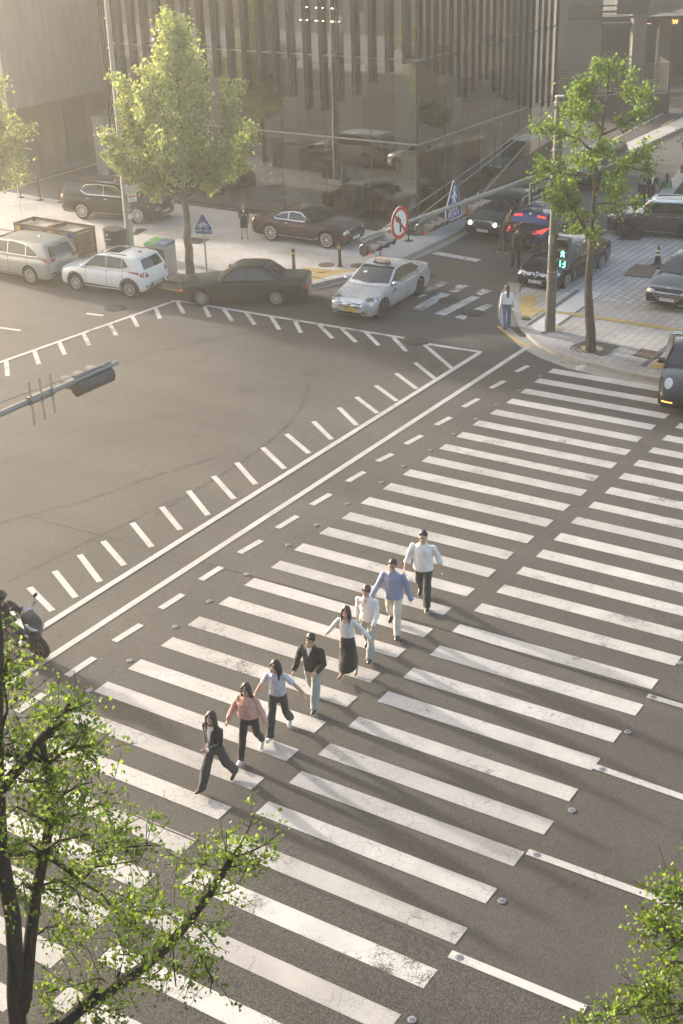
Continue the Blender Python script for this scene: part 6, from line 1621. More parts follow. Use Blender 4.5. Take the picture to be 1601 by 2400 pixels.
# ---------------------------------------------------------------- silver taxi turning out of the side street
MT = paint('silver_paint', (.52, .52, .52), .45, .28)
S = SPEC('sedan', L=4.91, W=1.86, H=1.47, wb=2.845, fo=.92, rw=.335, zc=.98, zd=1.05); q = S['_']; xf, xr = q['xf'], q['xr']; q.update(r1=.06, xc=.88)
c = Car('taxi', 'silver taxi saloon with orange roof lamp turning out of the side street', MT, S, 'cars in the street'); c.t['category'] = 'taxi'
c.side_glass(rnd([(.78, 1.01), (.12, 1.375), (-.45, 1.40), (-1.05, 1.33), (-1.48, 1.10), (-1.1, 1.02)], .07), [-.28], M_CHR, .022); windshield(c, S); rearglass(c, S); c.wheels(M_RIMD, 10, 'star')
gr = rnd([(-.50, .63), (-.42, .50), (.42, .50), (.50, .63), (.40, .70), (-.40, .70)], .04)
c.decal('grille', gr, M_CHR, 'F', .006)
for i in range(15):
    y = -.42 + i * .06; h_ = .075 - .03 * abs(y); c.decal('grille_slot', [(y - .019, .60 - h_), (y + .019, .60 - h_), (y + .019, .605 + h_), (y - .019, .605 + h_)], M_WELL, 'F', .011, grid=.2)
c.decal('emblem', elps((0, .60), .085, .055), M_CHR, 'F', .018); c.decal('emblem_field', elps((0, .60), .068, .04), M_RIMD, 'F', .021)
for bar_ in ([(-.035, .57), (-.015, .57), (-.005, .63), (-.025, .63)], [(.005, .57), (.025, .57), (.035, .63), (.015, .63)], [(-.02, .592), (.015, .598), (.015, .61), (-.02, .604)]): c.decal('emblem', bar_, M_CHR, 'F', .024)
ang = R(35)
def corner_ax(sg, x0):   # looking at the body corner diagonally
    f = Vector((math.cos(ang), sg * math.sin(ang), 0)); return (f * 6, Vector((-f.y, f.x, 0)) * 1.0, Vector((0, 0, 1)), -f)
for sg in (1, -1):
    A = corner_ax(sg, 0); base = -xf * math.sin(ang) * 1.0
    # u runs along the corner; the headlamp sweeps back from the nose
    pts = rnd([(-1.02, .66), (-.62, .60), (-.34, .72), (-.36, .80), (-.70, .78)], .03)
    cu = sum(p[0] for p in pts) / len(pts); cz = sum(p[1] for p in pts) / len(pts)
    c.decal('headlight_bezel', [(((cu + (u - cu) * 1.1) if sg > 0 else -(cu + (u - cu) * 1.1)), cz + (z - cz) * 1.28) for u, z in pts], M_TRIM, A, .004)
    c.decal('headlight', [((u if sg > 0 else -u), z) for u, z in pts], M_HEAD, A, .010)
    c.decal('fog_lamp', [((u if sg > 0 else -u), z) for u, z in rnd([(-.98, .34), (-.72, .32), (-.70, .40), (-.96, .42)], .02)], M_CHR, A, .006); c.decal('fog_lamp', [((u if sg > 0 else -u), z) for u, z in rnd([(-.95, .355), (-.75, .34), (-.735, .39), (-.94, .405)], .02)], M_RIMD, A, .010)
c.decal('lower_intake', rnd([(-.5, .27), (.5, .27), (.44, .36), (-.44, .36)], .03), M_WELL, 'F', .007); c.plate(.44, 'F', '31아 6926', M_PLATEY)
c.seams([-.30, .70, -1.2], .3, .98); c.handles([-.12, -1.02], .90); c.mirrors(.70, 1.02, MT); c.mir('tail_light', [(.5, .78), (.8, .8), (.8, .95), (.55, .93)], M_TAIL, 'B'); c.both('tail_light', rnd([(xr + .05, .80), (xr + .4, .90), (xr + .2, .98), (xr + .06, .96)], .03), M_TAIL)
c.decal('door_roundel', elps((.60, .80), .07, .07), M_REDS, 'L', .005); c.decal('door_roundel', elps((.60, .775), .05, .04), M_BLUE, 'L', .008)
mb = MB(); mb.box((-.15, 0, 1.50), (.2, .62, .05)); mb.build('roof_lamp_base', M_TRIM, c.t, None, True)
mb = MB(); mb.box((-.15, 0, 1.565), (.2, .60, .12), 0, 0, None, .82); mb.build('roof_lamp', mat('orange_lamp', (.46, .29, .17), .4, 0, .1, 8), c.t, None, True)
mb = MB(); mb.box((-.05, 0, 1.56), (.03, .34, .07)); mb.build('roof_lamp_panel', M_WHITE, c.t, None, True)
c.decal('inspection_label', [(.42, -.42), (.50, -.42), (.50, -.28), (.42, -.28)], M_WHITE, 'T', .012)
c.put(G(885, 727), G(962, 680), 'L')
TAXI = c
# ---------------------------------------------------------------- burgundy coupe before the glass
def bent_front(c, xf, lit, w=.72, z0=.50, z1=.76):
    g = rnd([(-.36, z0), (.36, z0), (.42, z0 + .1), (.40, z1), (-.40, z1), (-.42, z0 + .1)], .05)
    c.decal('grille_frame', [(y * 1.07, (z - .63) * 1.1 + .63) for y, z in g], M_CHR, 'F', .006); c.decal('grille', g, M_MESH, 'F', .011)
    for y, z, r in ((.58, .70, .105), (.76, .67, .07)):
        for sg in (1, -1):
            c.decal('headlight', elps((y * sg, z), r, r), M_CHR, 'F', .008, grid=.05); c.decal('headlight_lens', elps((y * sg, z), r * .8, r * .8), M_LIT if lit and r > .1 else M_HEAD, 'F', .013, grid=.05)
    c.decal('lower_intake', rnd([(-.6, .26), (.6, .26), (.5, .37), (-.5, .37)], .03), M_WELL, 'F', .006)
MBU = paint('burgundy_paint', (.045, .014, .017), .2, .25)
S = SPEC('sedan', L=4.85, W=1.96, H=1.40, wb=2.85, fo=.86, rw=.36, zc=.96, zd=.96, rimf=.78, tum=.42); q = S['_']; xf, xr = q['xf'], q['xr']; q.update(r1=-.1, xc=.72, xd=-1.75, r2=-.95)
S['top'] = [(xr, .84), (xr + .15, .90), (-1.9, .93), (-1.3, .99), (-.6, .93), (.2, .93), (.8, .95), (1.5, .90), (xf - .25, .80), (xf, .66)]
S['roof'] = [(-1.98, .92), (-1.5, 1.12), (-.95, 1.31), (-.35, 1.395), (.0, 1.37), (.40, 1.19), (.80, .93)]
S['nose'] = [(0, .38, .60, .60), (.03, .28, .72, .74), (.09, .22, .79, .85), (.2, .2, .82, .92)]; S['tail'] = [(0, .42, .74, .70), (.03, .34, .84, .80), (.10, .26, .89, .88), (.25, .22, .92, .94)]
S['plan'] = [(xr, .84), (xr + .5, .97), (-1.3, 1), (-.3, .965), (.6, .97), (1.4, .995), (xf - .5, .96), (xf - .2, .90), (xf, .78)]
c = Car('parked_car', 'burgundy two door coupe with chrome window line parked before the glass front', MBU, S, 'cars in the street')
c.side_glass(rnd([(.52, .985), (.05, 1.27), (-.35, 1.30), (-.85, 1.22), (-1.22, 1.06), (-1.1, 1.0)], .07), [-.55], M_CHR, .024); windshield(c, S); c.decal('rear_window', rnd([(-.98, .50), (-.98, -.50), (-1.72, -.52), (-1.72, .52)], .08), M_CGL, 'T', .006); c.wheels(M_RIM, 10, 'multi'); bent_front(c, xf, False)
c.plate(.38, 'F', '', None); c.both('sill_strip', [(-.95, .30), (.85, .28), (.85, .315), (-.95, .335)], M_CHR, .009); c.seams([-.75, .55], .32, .96); c.handles([-.58], .86); c.mirrors(.48, 1.0, MBU)
c.both('fender_vent', rnd([(.86, .34), (.98, .34), (1.0, .40), (.88, .40)], .02), M_CHR, .01)
for sg in (1, -1): c.decal('tail_light', elps((sg * .66, .74), .13, .07), M_TAIL, 'B')
c.put(G(750, 571, SW), G(622, 553, SW), 'R')
# ---------------------------------------------------------------- black luxury suv by the alley
MK = paint('black_paint_car', (.006, .006, .006), .0, .16); MKB = paint('black_brown_paint', (.016, .012, .012), .15, .25)
S = SPEC('suv', L=5.12, W=2.0, H=1.73, wb=2.99, fo=.93, rw=.39, zc=1.12, zd=1.14, rimf=.74); q = S['_']; xf, xr = q['xf'], q['xr']; q.update(r1=.25, xc=1.05)
c = Car('parked_car', 'black luxury sport utility car with chrome window frame by the alley mouth', MKB, S, 'cars in the street')
c.side_glass(rnd([(.94, 1.16), (.30, 1.56), (-.5, 1.60), (-1.25, 1.55), (-1.52, 1.34), (-1.2, 1.18)], .07), [-.28], M_CHR, .028); c.both('side_window', rnd([(-1.62, 1.26), (-1.42, 1.5), (-1.85, 1.42), (-1.98, 1.24)], .05), M_CGL, .007)
windshield(c, S); c.decal('rear_window', rnd([(-.66, 1.18), (.66, 1.18), (.54, 1.54), (-.54, 1.54)], .07), M_CGL, 'B', .007); c.wheels(M_RIM, 11, 'star'); bent_front(c, xf, False, z0=.62, z1=.92)
c.plate(.48, 'F', '148보 3012', None); c.both('sill_strip', [(-.95, .36), (.95, .34), (.95, .375), (-.95, .395)], M_CHR, .009); c.seams([-.28, .84, -1.25], .4, 1.12); c.handles([-.12, -1.1], 1.0); c.mirrors(.84, 1.16, MKB); c.decal('front_lip', rnd([(-.8, .30), (.8, .30), (.8, .335), (-.8, .335)], .01), M_CHR, 'F', .012)
for sg in (1, -1):
    mb = MB(); mb.tube([(.35, sg * .66, 1.64), (.25, sg * .66, 1.715), (-1.3, sg * .62, 1.70), (-1.45, sg * .61, 1.62)], .022, 8); mb.build('roof_rail', M_CHR, c.t, 180, True)
c.both('tail_light', rnd([(xr + .05, .92), (xr + .2, .95), (xr + .2, 1.08), (xr + .06, 1.06)], .03), M_TAIL); c.put(G(312, 514, SW), G(196, 504, SW), 'R')
# ---------------------------------------------------------------- black limousine facing us in the side street
S = SPEC('sedan', L=5.3, W=1.98, H=1.48, wb=3.19, fo=.88, rw=.37, zc=1.0, zd=1.02, rimf=.75); q = S['_']; xf, xr = q['xf'], q['xr']; q.update(r1=.2, xc=1.0)
S['top'] = [(xr, .94), (xr + .3, 1.0), (xr + .6, 1.02), (-.6, .98), (.9, 1.0), (1.6, .95), (xf - .25, .86), (xf, .70)]; S['nose'] = [(0, .38, .66, .66), (.03, .28, .78, .78), (.09, .22, .85, .87), (.2, .2, .88, .93)]
c = Car('parked_car', 'black limousine with lit round headlamps facing out of the side street', MK, S, 'cars in the street'); bent_front(c, xf, True, z0=.54, z1=.80)
c.side_glass(rnd([(.86, 1.03), (.25, 1.375), (-.45, 1.40), (-1.15, 1.33), (-1.55, 1.12), (-1.2, 1.04)], .07), [-.32], M_CHR, .022); windshield(c, S); rearglass(c, S); c.wheels(M_RIM, 10, 'multi'); c.plate(.42, 'F', '341두 9595'); c.seams([-.32, .8], .3, .98); c.handles([-.15, -1.1], .92); c.mirrors(.8, 1.04, MK)
mb = MB(); mb.ell((xf - .22, 0, .90), (.05, .012, .02), 10, 6); mb.ell((xf - .26, 0, .905), (.03, .07, .012), 10, 6); mb.build('bonnet_mascot', M_CHR, c.t, 180, True)
fr0 = G(1108, 551); hd = math.atan2(-D2.y, -D2.x) + .02; dv = Vector((math.cos(hd), math.sin(hd), 0)); c.t.location = fr0 - dv * (xf - .05); c.t.rotation_euler = (0, 0, hd)
# ---------------------------------------------------------------- navy hatch with its tailgate open, seen from behind
MN = paint('navy_paint', (.04, .06, .16), .4, .25)
S = SPEC('sedan', L=5.07, W=1.90, H=1.54, wb=3.07, fo=.9, rw=.36, zc=1.0, zd=1.08, rimf=.75); q = S['_']; xf, xr = q['xf'], q['xr']; q.update(r1=.15, xc=.92, xd=-1.9, r2=-.95)
S['top'] = [(xr, .86), (xr + .2, .90), (-1.75, .96), (-.6, .98), (.9, 1.0), (1.6, .93), (xf - .25, .82), (xf, .68)]
S['roof'] = [(-1.45, .94), (-1.28, 1.25), (-1.12, 1.42), (-.7, 1.515), (-.3, 1.54), (.15, 1.49), (.5, 1.27), (.98, .98)]
S['tail'] = [(0, .46, .80, .74), (.03, .36, .86, .84), (.10, .28, .88, .90), (.25, .24, .90, .95)]
c = Car('parked_car', 'navy hatchback with raised tailgate being loaded in the side street', MN, S, 'cars in the street')
c.side_glass(rnd([(.78, 1.03), (.18, 1.40), (-.5, 1.44), (-.95, 1.36), (-1.22, 1.10), (-.9, 1.04)], .06), [-.3], M_CHR, .022); windshield(c, S); c.wheels(M_RIMD, 10, 'star')
c.decal('boot_opening', rnd([(-.62, .60), (.62, .60), (.66, .80), (.58, 1.36), (-.58, 1.36), (-.66, .80)], .06), M_WELL, 'B', .006); c.decal('boot_opening', [(-1.30, -.6), (-1.30, .6), (xr + .12, .68), (xr + .12, -.68)], M_WELL, 'T', .006)
c.mir('tail_light', rnd([(.52, .80), (.86, .84), (.86, .92), (.55, .88)], .02), M_TLIT, 'B', .012); c.both('tail_light', rnd([(xr + .06, .78), (xr + .42, .86), (xr + .36, .92), (xr + .08, .88)], .02), M_TLIT)
c.decal('bumper_trim', rnd([(-.7, .30), (.7, .30), (.62, .42), (-.62, .42)], .03), M_TRIM, 'B', .008); c.decal('bumper_chrome', [(-.74, .44), (.74, .44), (.74, .462), (-.74, .462)], M_CHR, 'B', .012); c.mirrors(.72, 1.03, MN)
for sg in (1, -1):
    mb = MB(); mb.tube([(xr + .02, sg * .55, .36), (xr - .03, sg * .55, .36)], [(.05, .1)] * 2, 14); mb.build('exhaust_tip', M_CHR, c.t, 40, True)
# tailgate: a curved lid hinged at the roof, tipped up
hx, hz = -1.10, 1.45
mb = MB(); ln = 1.02; an = R(-6); rows = 9; cols_ = 11; V = []
def lidpt(u, v, off):   # u along lid 0..1 away from the hinge, v across -1..1
    x = -u * ln; bend = .04 * math.sin(u * math.pi) - (.0 if u < .68 else (u - .68) * .95); wv = lerp(.62, .80, u) * v; z = bend - .05 * v * v + off
    X = x * math.cos(an) - z * math.sin(an) * -1; Z = -x * math.sin(an) * -1 + z * math.cos(an)
    return (hx + x * math.cos(an) + z * math.sin(an), wv, hz + .03 - x * math.sin(an) * 1.0 + z * math.cos(an))
for off in (0, -.05):
    for i in range(rows):
        for j in range(cols_): V.append(lidpt(i / (rows - 1), -1 + 2 * j / (cols_ - 1), off))
F = []; n1 = rows * cols_
for i in range(rows - 1):
    for j in range(cols_ - 1):
        a = i * cols_ + j; F.append((a, a + 1, a + cols_ + 1, a + cols_)); F.append((n1 + a, n1 + a + cols_, n1 + a + cols_ + 1, n1 + a + 1))
for i in range(rows - 1):
    for j in (0, cols_ - 1):
        a = i * cols_ + j; F.append((a, a + cols_, n1 + a + cols_, n1 + a))
for j in range(cols_ - 1):
    for i in (0, rows - 1):
        a = i * cols_ + j; F.append((a, n1 + a, n1 + a + 1, a + 1))
mb.add(V, F); tg = mb.build('tailgate', MN, c.t, 40, True)
def lidquad(name, u0, u1, v0, v1, m, off):
    mb = MB(); k = 6; V = [lidpt(lerp(u0, u1, i / k), lerp(v0, v1, j / k), off) for i in range(k + 1) for j in range(k + 1)]
    mb.add(V, [(i * (k + 1) + j, i * (k + 1) + j + 1, (i + 1) * (k + 1) + j + 1, (i + 1) * (k + 1) + j) for i in range(k) for j in range(k)]); o = mb.build(name, m, tg, 40, True); o.parent = tg
lidquad('tailgate_glass', .08, .60, -.82, .82, M_CGL, .006); lidquad('tail_light', .74, .80, .45, .92, M_TLIT, .006); lidquad('tail_light', .74, .80, -.92, -.45, M_TLIT, .006); lidquad('lid_edge', .97, 1.0, -.9, .9, M_TRIM, .004)
mb = MB(); e = Vector(lidpt(.72, 0, .012)); mb.tube([e - Vector((.0, 0, .01)), e + Vector((-.012, 0, .006))], .055, 16); mb.build('badge', M_WHITE, tg, 40, True)
for sg in (1, -1):
    mb = MB(); mb.tube([(-1.25, sg * .60, 1.05), lidpt(.55, sg * .75, -.05)], .016, 8); mb.build('gas_strut', M_TRIM, c.t, 180, True)
for i, (x, y, z, a, b, h_, m) in enumerate(((-1.7, -.3, .98, .4, .5, .26, M_BLK), (-1.75, .28, .96, .35, .42, .22, M_GREY), (-1.62, .02, 1.0, .3, .24, .16, mat('red_bag', (.22, .05, .05), .7)))):
    o = mb = MB(); mb.ell((x, y, z), (a / 2, b / 2, h_ / 2), 10, 6); mb.build('luggage', m, c.t, 180, True)
rr0 = G(1197, 578); hd = math.atan2(D2.y, D2.x) + .02; dv = Vector((math.cos(hd), math.sin(hd), 0)); c.t.location = rr0 - dv * (xr + .05); c.t.rotation_euler = (0, 0, hd)
# ---------------------------------------------------------------- black saloon with twin grilles facing us at the corner
S = SPEC('sedan', L=4.94, W=1.87, H=1.47, wb=2.975, fo=.86, rw=.345, zc=.98, zd=1.03, rimf=.74); q = S['_']; xf, xr = q['xf'], q['xr']; q.update(r1=.12, xc=.92)
MKN = paint('blue_black_paint', (.006, .0062, .008), .0, .16)
c = Car('parked_car', 'black saloon with twin chrome grilles parked behind the corner pole', MKN, S, 'cars in the street')
c.side_glass(rnd([(.80, 1.01), (.18, 1.365), (-.45, 1.39), (-1.05, 1.32), (-1.45, 1.10), (-1.1, 1.02)], .07), [-.3], M_CHR, .022); windshield(c, S); rearglass(c, S); c.wheels(M_RIM, 10, 'multi')
for sg in (1, -1):
    g = rnd([(.03 * sg, .50), (.40 * sg, .52), (.46 * sg, .63), (.36 * sg, .70), (.06 * sg, .69)], .05); cx = .24 * sg
    c.decal('kidney_grille', [((y - cx) * 1.12 + cx, (z - .6) * 1.2 + .6) for y, z in g], M_CHR, 'F', .006); c.decal('kidney_mesh', g, M_WELL, 'F', .012)
    A = corner_ax(sg, 0); c.decal('headlight', [((u if sg > 0 else -u), z) for u, z in rnd([(-1.0, .63), (-.62, .62), (-.44, .72), (-.50, .77), (-.95, .72)], .02)], M_HEAD, A, .008)
    c.decal('bumper_intake', rnd([(.50 * sg, .28), (.78 * sg, .30), (.74 * sg, .42), (.56 * sg, .36)], .02), M_WELL, 'F', .007)
c.decal('lower_intake', rnd([(-.4, .27), (.4, .27), (.36, .35), (-.36, .35)], .03), M_WELL, 'F', .007); c.plate(.42, 'F', '146로 7935'); c.seams([-.3, .75, -1.2], .3, .98); c.handles([-.12, -1.05], .9, MKN); c.mirrors(.72, 1.03, MKN)
c.decal('badge', elps((xf - .13, 0), .03, .042), M_WHITE, 'T', .01); c.both('tail_light', rnd([(xr + .05, .80), (xr + .35, .86), (xr + .3, .95), (xr + .06, .93)], .02), M_TAIL); c.both('fender_vent', rnd([(.88, .36), (.93, .36), (1.0, .62), (.96, .62)], .01), M_CHR, .008)
pf = G(1302, 667); hd = math.atan2(-D2.y, -D2.x) - .02; dv = Vector((math.cos(hd), math.sin(hd), 0)); c.put(pf, pf - dv * 2.975, 'L')
c.t.location.z = .01
# ---------------------------------------------------------------- brown small car with white roof
MBR = paint('dark_brown_paint', (.060, .048, .044), .45, .3)
S = SPEC('suv', L=4.11, W=1.79, H=1.56, wb=2.595, fo=.76, rw=.345, zc=1.04, zd=1.06, tum=.2, rimf=.72); q = S['_']; xf, xr = q['xf'], q['xr']; q.update(r1=.28, xc=.78)
S['roof'] = [(xr + .12, 1.04), (xr + .2, 1.28), (xr + .34, 1.47), (xr + .7, 1.53), (-.3, 1.555), (.2, 1.53), (.34, 1.49), (.6, 1.25), (.84, 1.02)]
c = Car('parked_car', 'dark brown small car with white roof and mirrors at the right edge', MBR, S, 'cars in the street')
c.side_glass(rnd([(.66, 1.07), (.36, 1.43), (-.5, 1.46), (-1.45, 1.43), (-1.55, 1.10)], .04), [-.28, -1.02], M_TRIM, .02); windshield(c, S); c.wheels(M_RIMD, 5, 'disc')
c.decal('white_roof', rnd([(.30, -.62), (.36, 0), (.30, .62), (-.8, .66), (xr + .30, .62), (xr + .30, -.62), (-.8, -.66)], .08), MW, 'T', .008, grid=.08); c.decal('sunroof', rnd([(.14, -.42), (.14, .42), (-.9, .44), (-.9, -.44)], .05), M_CGL, 'T', .014)
c.both('roof_edge', [(.28, 1.475), (.05, 1.50), (-.9, 1.505), (-1.5, 1.465), (-1.5, 1.50), (-.5, 1.54), (.1, 1.53)], MW, .012); c.mirrors(.62, 1.12, MW, (.2, .24, .2)); c.both('belt_strip', [(-1.5, 1.045), (.75, 1.05), (.75, 1.065), (-1.5, 1.06)], M_CHR, .009); c.both('sill_strip', [(-.8, .30), (.8, .30), (.8, .33), (-.8, .33)], M_CHR, .009)
for sg in (1, -1): c.decal('headlight', elps((.56 * sg, .80), .13, .13), M_CHR, 'F', .006, grid=.05); c.decal('headlight_lens', elps((.56 * sg, .80), .105, .105), M_HEAD, 'F', .010, grid=.05)
for ax in (S['wb'] / 2, -S['wb'] / 2):
    r0, r1_ = S['rw'] + .058, S['rw'] + .135
    pl = [(ax + math.cos(a) * r0, S['rw'] + .015 + math.sin(a) * r0) for a in np.linspace(-.1, math.pi + .1, 13)] + [(ax + math.cos(a) * r1_, S['rw'] + .015 + math.sin(a) * r1_) for a in np.linspace(math.pi + .1, -.1, 13)]
    c.both('arch_cladding', pl, M_TRIM, .008, grid=.05)
c.handles([-.1, -.88], .96); c.seams([-.28, .62], .36, 1.04); c.decal('grille', rnd([(-.36, .50), (.36, .50), (.42, .64), (-.42, .64)], .04), M_CHR, 'F', .006)
for y in (1,): pass
pf, pr = G(1431, 545, SW), G(1566, 553, SW); d = (pr - pf).normalized(); c.put(pf, pf + d * 2.595, 'L')
# ---------------------------------------------------------------- black saloon facing us on the apron
S = SPEC('sedan', L=4.99, W=1.89, H=1.48, wb=3.01, fo=.85, rw=.35, zc=.99, zd=1.04, rimf=.74); q = S['_']; xf, xr = q['xf'], q['xr']; q.update(r1=.14, xc=.95)
S['nose'] = [(0, .36, .64, .60), (.03, .27, .72, .74), (.09, .22, .78, .85), (.2, .2, .81, .91)]
c = Car('parked_car', 'black saloon with wide chrome grille parked on the apron beside the cone', MKN, S, 'cars in the street')
g = rnd([(-.46, .68), (.46, .68), (.50, .60), (.26, .40), (-.26, .40), (-.50, .60)], .04); c.decal('grille_frame', [(y * 1.08, (z - .56) * 1.1 + .56) for y, z in g], M_CHR, 'F', .006); c.decal('grille', g, M_WELL, 'F', .011)
for i in range(5): z = .45 + i * .05; hw = lerp(.28, .46, min(1, i / 3.5)); c.decal('grille_bar', [(-hw, z), (hw, z), (hw, z + .014), (-hw, z + .014)], M_CHR, 'F', .015, grid=.15)
for sg in (1, -1):
    A = corner_ax(sg, 0); c.decal('headlight', [((u if sg > 0 else -u), z) for u, z in rnd([(-.98, .66), (-.68, .60), (-.46, .70), (-.5, .78), (-.92, .74)], .02)], M_HEAD, A, .008)
    c.decal('chrome_lip', [((u if sg > 0 else -u), z) for u, z in rnd([(-1.0, .30), (-.66, .26), (-.64, .29), (-.98, .34)], .01)], M_CHR, A, .010)
c.side_glass(rnd([(.82, 1.02), (.2, 1.37), (-.45, 1.40), (-1.05, 1.33), (-1.45, 1.10), (-1.1, 1.03)], .07), [-.3], M_CHR, .022); windshield(c, S); rearglass(c, S); c.wheels(M_RIM, 10, 'multi'); c.plate(.45, 'F', '49어 2294'); c.seams([-.3, .75], .3, .98); c.handles([-.12], .9); c.mirrors(.75, 1.05, MKN)
mb = MB(); mb.ell((xf - .17, 0, .815), (.025, .09, .012), 10, 6); mb.build('badge', M_CHR, c.t, 180, True)
fr0 = G(1530, 716, SW); hd = math.atan2(-D2.y, -D2.x) + .0; dv = Vector((math.cos(hd), math.sin(hd), 0)); c.t.location = fr0 - dv * (xf - .06) + Vector((0, 0, .005)); c.t.rotation_euler = (0, 0, hd)
# ---------------------------------------------------------------- black sports saloon entering at the right edge
S = SPEC('sedan', L=5.05, W=1.94, H=1.42, wb=2.95, fo=.95, rw=.365, zc=.93, zd=1.0, rimf=.76, tum=.42); q = S['_']; xf, xr = q['xf'], q['xr']; q.update(r1=.0, xc=.88)
S['top'] = [(xr, .86), (xr + .3, .96), (-1.5, 1.0), (-.5, .92), (.85, .93), (1.4, .90), (1.75, .84), (xf - .25, .70), (xf, .56)]; S['nose'] = [(0, .34, .50, .60), (.03, .26, .56, .74), (.09, .21, .62, .86), (.2, .2, .69, .93)]
S['roof'] = [(-2.0, .96), (-1.5, 1.15), (-.95, 1.32), (-.4, 1.41), (.0, 1.39), (.45, 1.18), (.95, .91)]
c = Car('car', 'glossy black sports saloon with amber running lamp entering at the right edge', MK, S, 'cars in the street')
c.side_glass(rnd([(.70, .96), (.1, 1.30), (-.45, 1.33), (-1.05, 1.24), (-1.4, 1.04), (-1.1, .97)], .07), [-.3], M_TRIM, .02); windshield(c, S); c.wheels(M_RIMD, 10, 'star'); c.mirrors(.66, 1.0, MK, (.2, .24, .17)); c.seams([.68, -.3], .3, .92)
for sg in (1, -1):
    A = (Vector((math.cos(R(30)), sg * math.sin(R(30)), .9)).normalized() * 6, Vector((-sg * math.sin(R(30)), math.cos(R(30)), 0)), Vector((-.6, -sg * .35, .72)).normalized(), -Vector((math.cos(R(30)), sg * math.sin(R(30)), .9)).normalized())
    c.mir('headlight', elps((xf - .52, .68), .26, .12, 18), M_HEAD, 'T', .008, grid=.05) if sg > 0 else None
    c.mir('running_light', rnd([(.52, .385), (.82, .40), (.82, .43), (.52, .415)], .01), M_AMB, 'F', .012) if sg > 0 else None
    c.mir('bumper_intake', rnd([(.48, .26), (.84, .28), (.84, .37), (.5, .37)], .02), M_WELL, 'F', .008) if sg > 0 else None
c.decal('lower_intake', rnd([(-.4, .25), (.4, .25), (.4, .36), (-.4, .36)], .03), M_WELL, 'F', .008)
hd = R(-107); dv = Vector((math.cos(hd), math.sin(hd), 0)); nv = Vector((-dv.y, dv.x, 0)); fr0 = G(1521, 945); c.t.location = fr0 - dv * (xf - .22) + nv * (c.W * .92 - .12) + dv * .05; c.t.rotation_euler = (0, 0, hd)
# ---------------------------------------------------------------- dark car half hidden behind the corner tree, up the street
S = SPEC('suv', L=4.7, W=1.88, H=1.66, wb=2.8, fo=.9, rw=.36, zc=1.08, zd=1.1); q = S['_']; xf, xr = q['xf'], q['xr']; q.update(r1=.28, xc=1.0)
c = Car('parked_car', 'dark car with pale roof half hidden behind the corner tree crown', MK, S, 'cars in the street')
c.side_glass(rnd([(.86, 1.11), (.3, 1.53), (-.5, 1.57), (-1.35, 1.5), (-1.8, 1.2), (-1.6, 1.13)], .06), [-.22, -1.22], M_CHR, .016); windshield(c, S); c.wheels(M_RIM, 10, 'star'); c.mir('headlight', rnd([(.5, .72), (.8, .74), (.8, .86), (.55, .84)], .02), M_HEAD, 'F'); c.decal('grille', rnd([(-.42, .55), (.42, .55), (.42, .84), (-.42, .84)], .05), M_CHR, 'F', .006)
c.decal('pale_roof', rnd([(.2, -.56), (.2, .56), (-1.5, .56), (-1.5, -.56)], .08), MT, 'T', .008)
fr0 = G(1330, 436); hd = math.atan2(-D2.y, -D2.x) + .05; dv = Vector((math.cos(hd), math.sin(hd), 0)); c.t.location = fr0 - dv * (xf - .05); c.t.rotation_euler = (0, 0, hd)
# ================================================================== people
from mathutils import noise as mnoise
def skin_mat(name, c):
    return mat(name, c, .55, 0, .08, 6, Subsurface_Weight=.08)
M_SKIN = skin_mat('skin_light', (.50, .32, .23)); M_SKIN2 = skin_mat('skin_tan', (.42, .255, .175)); M_HAIR = mat('black_hair', (.014, .011, .010), .45, 0, .4, 30, .3, 90); M_HAIRB = mat('brown_hair', (.075, .04, .022), .5, 0, .4, 30, .3, 90); M_HAIRR = mat('auburn_hair', (.16, .07, .03), .5, 0, .4, 30)
M_LIP = mat('lips', (.36, .12, .10), .5); M_EYE = mat('dark_eye', (.02, .015, .012), .3)
def cloth(name, c, stripes=None, knit=0):
    if name in MATS: return MATS[name]
    n = N(name); co = n.coords(); f = n.noise(co, 5, 5, .6); w = n.noise(co, 130, 2)
    col = n.mix(n.ramp(f, [(.3, 0), (.7, 1)]), tuple(x * .84 for x in c), tuple(min(1, x * 1.08) for x in c))
    if stripes:
        s = n.add('ShaderNodeSeparateXYZ'); n.link(co, s.inputs[0]); a = n.math('ADD', s.outputs[1], n.math('MULTIPLY', s.outputs[0], .5))
        k = n.math('FRACT', n.math('MULTIPLY', a, 45.0)); col = n.mix(n.ramp(k, [(.45, 0), (.5, .5), (.55, .5), (.6, 0)]), col, stripes)
    n.bsdf(col, .85, 0, n.noise(co, 60 if knit else 14, 4, .6), .35, .012, Sheen_Weight=.15); MATS[name] = n.m; return n.m
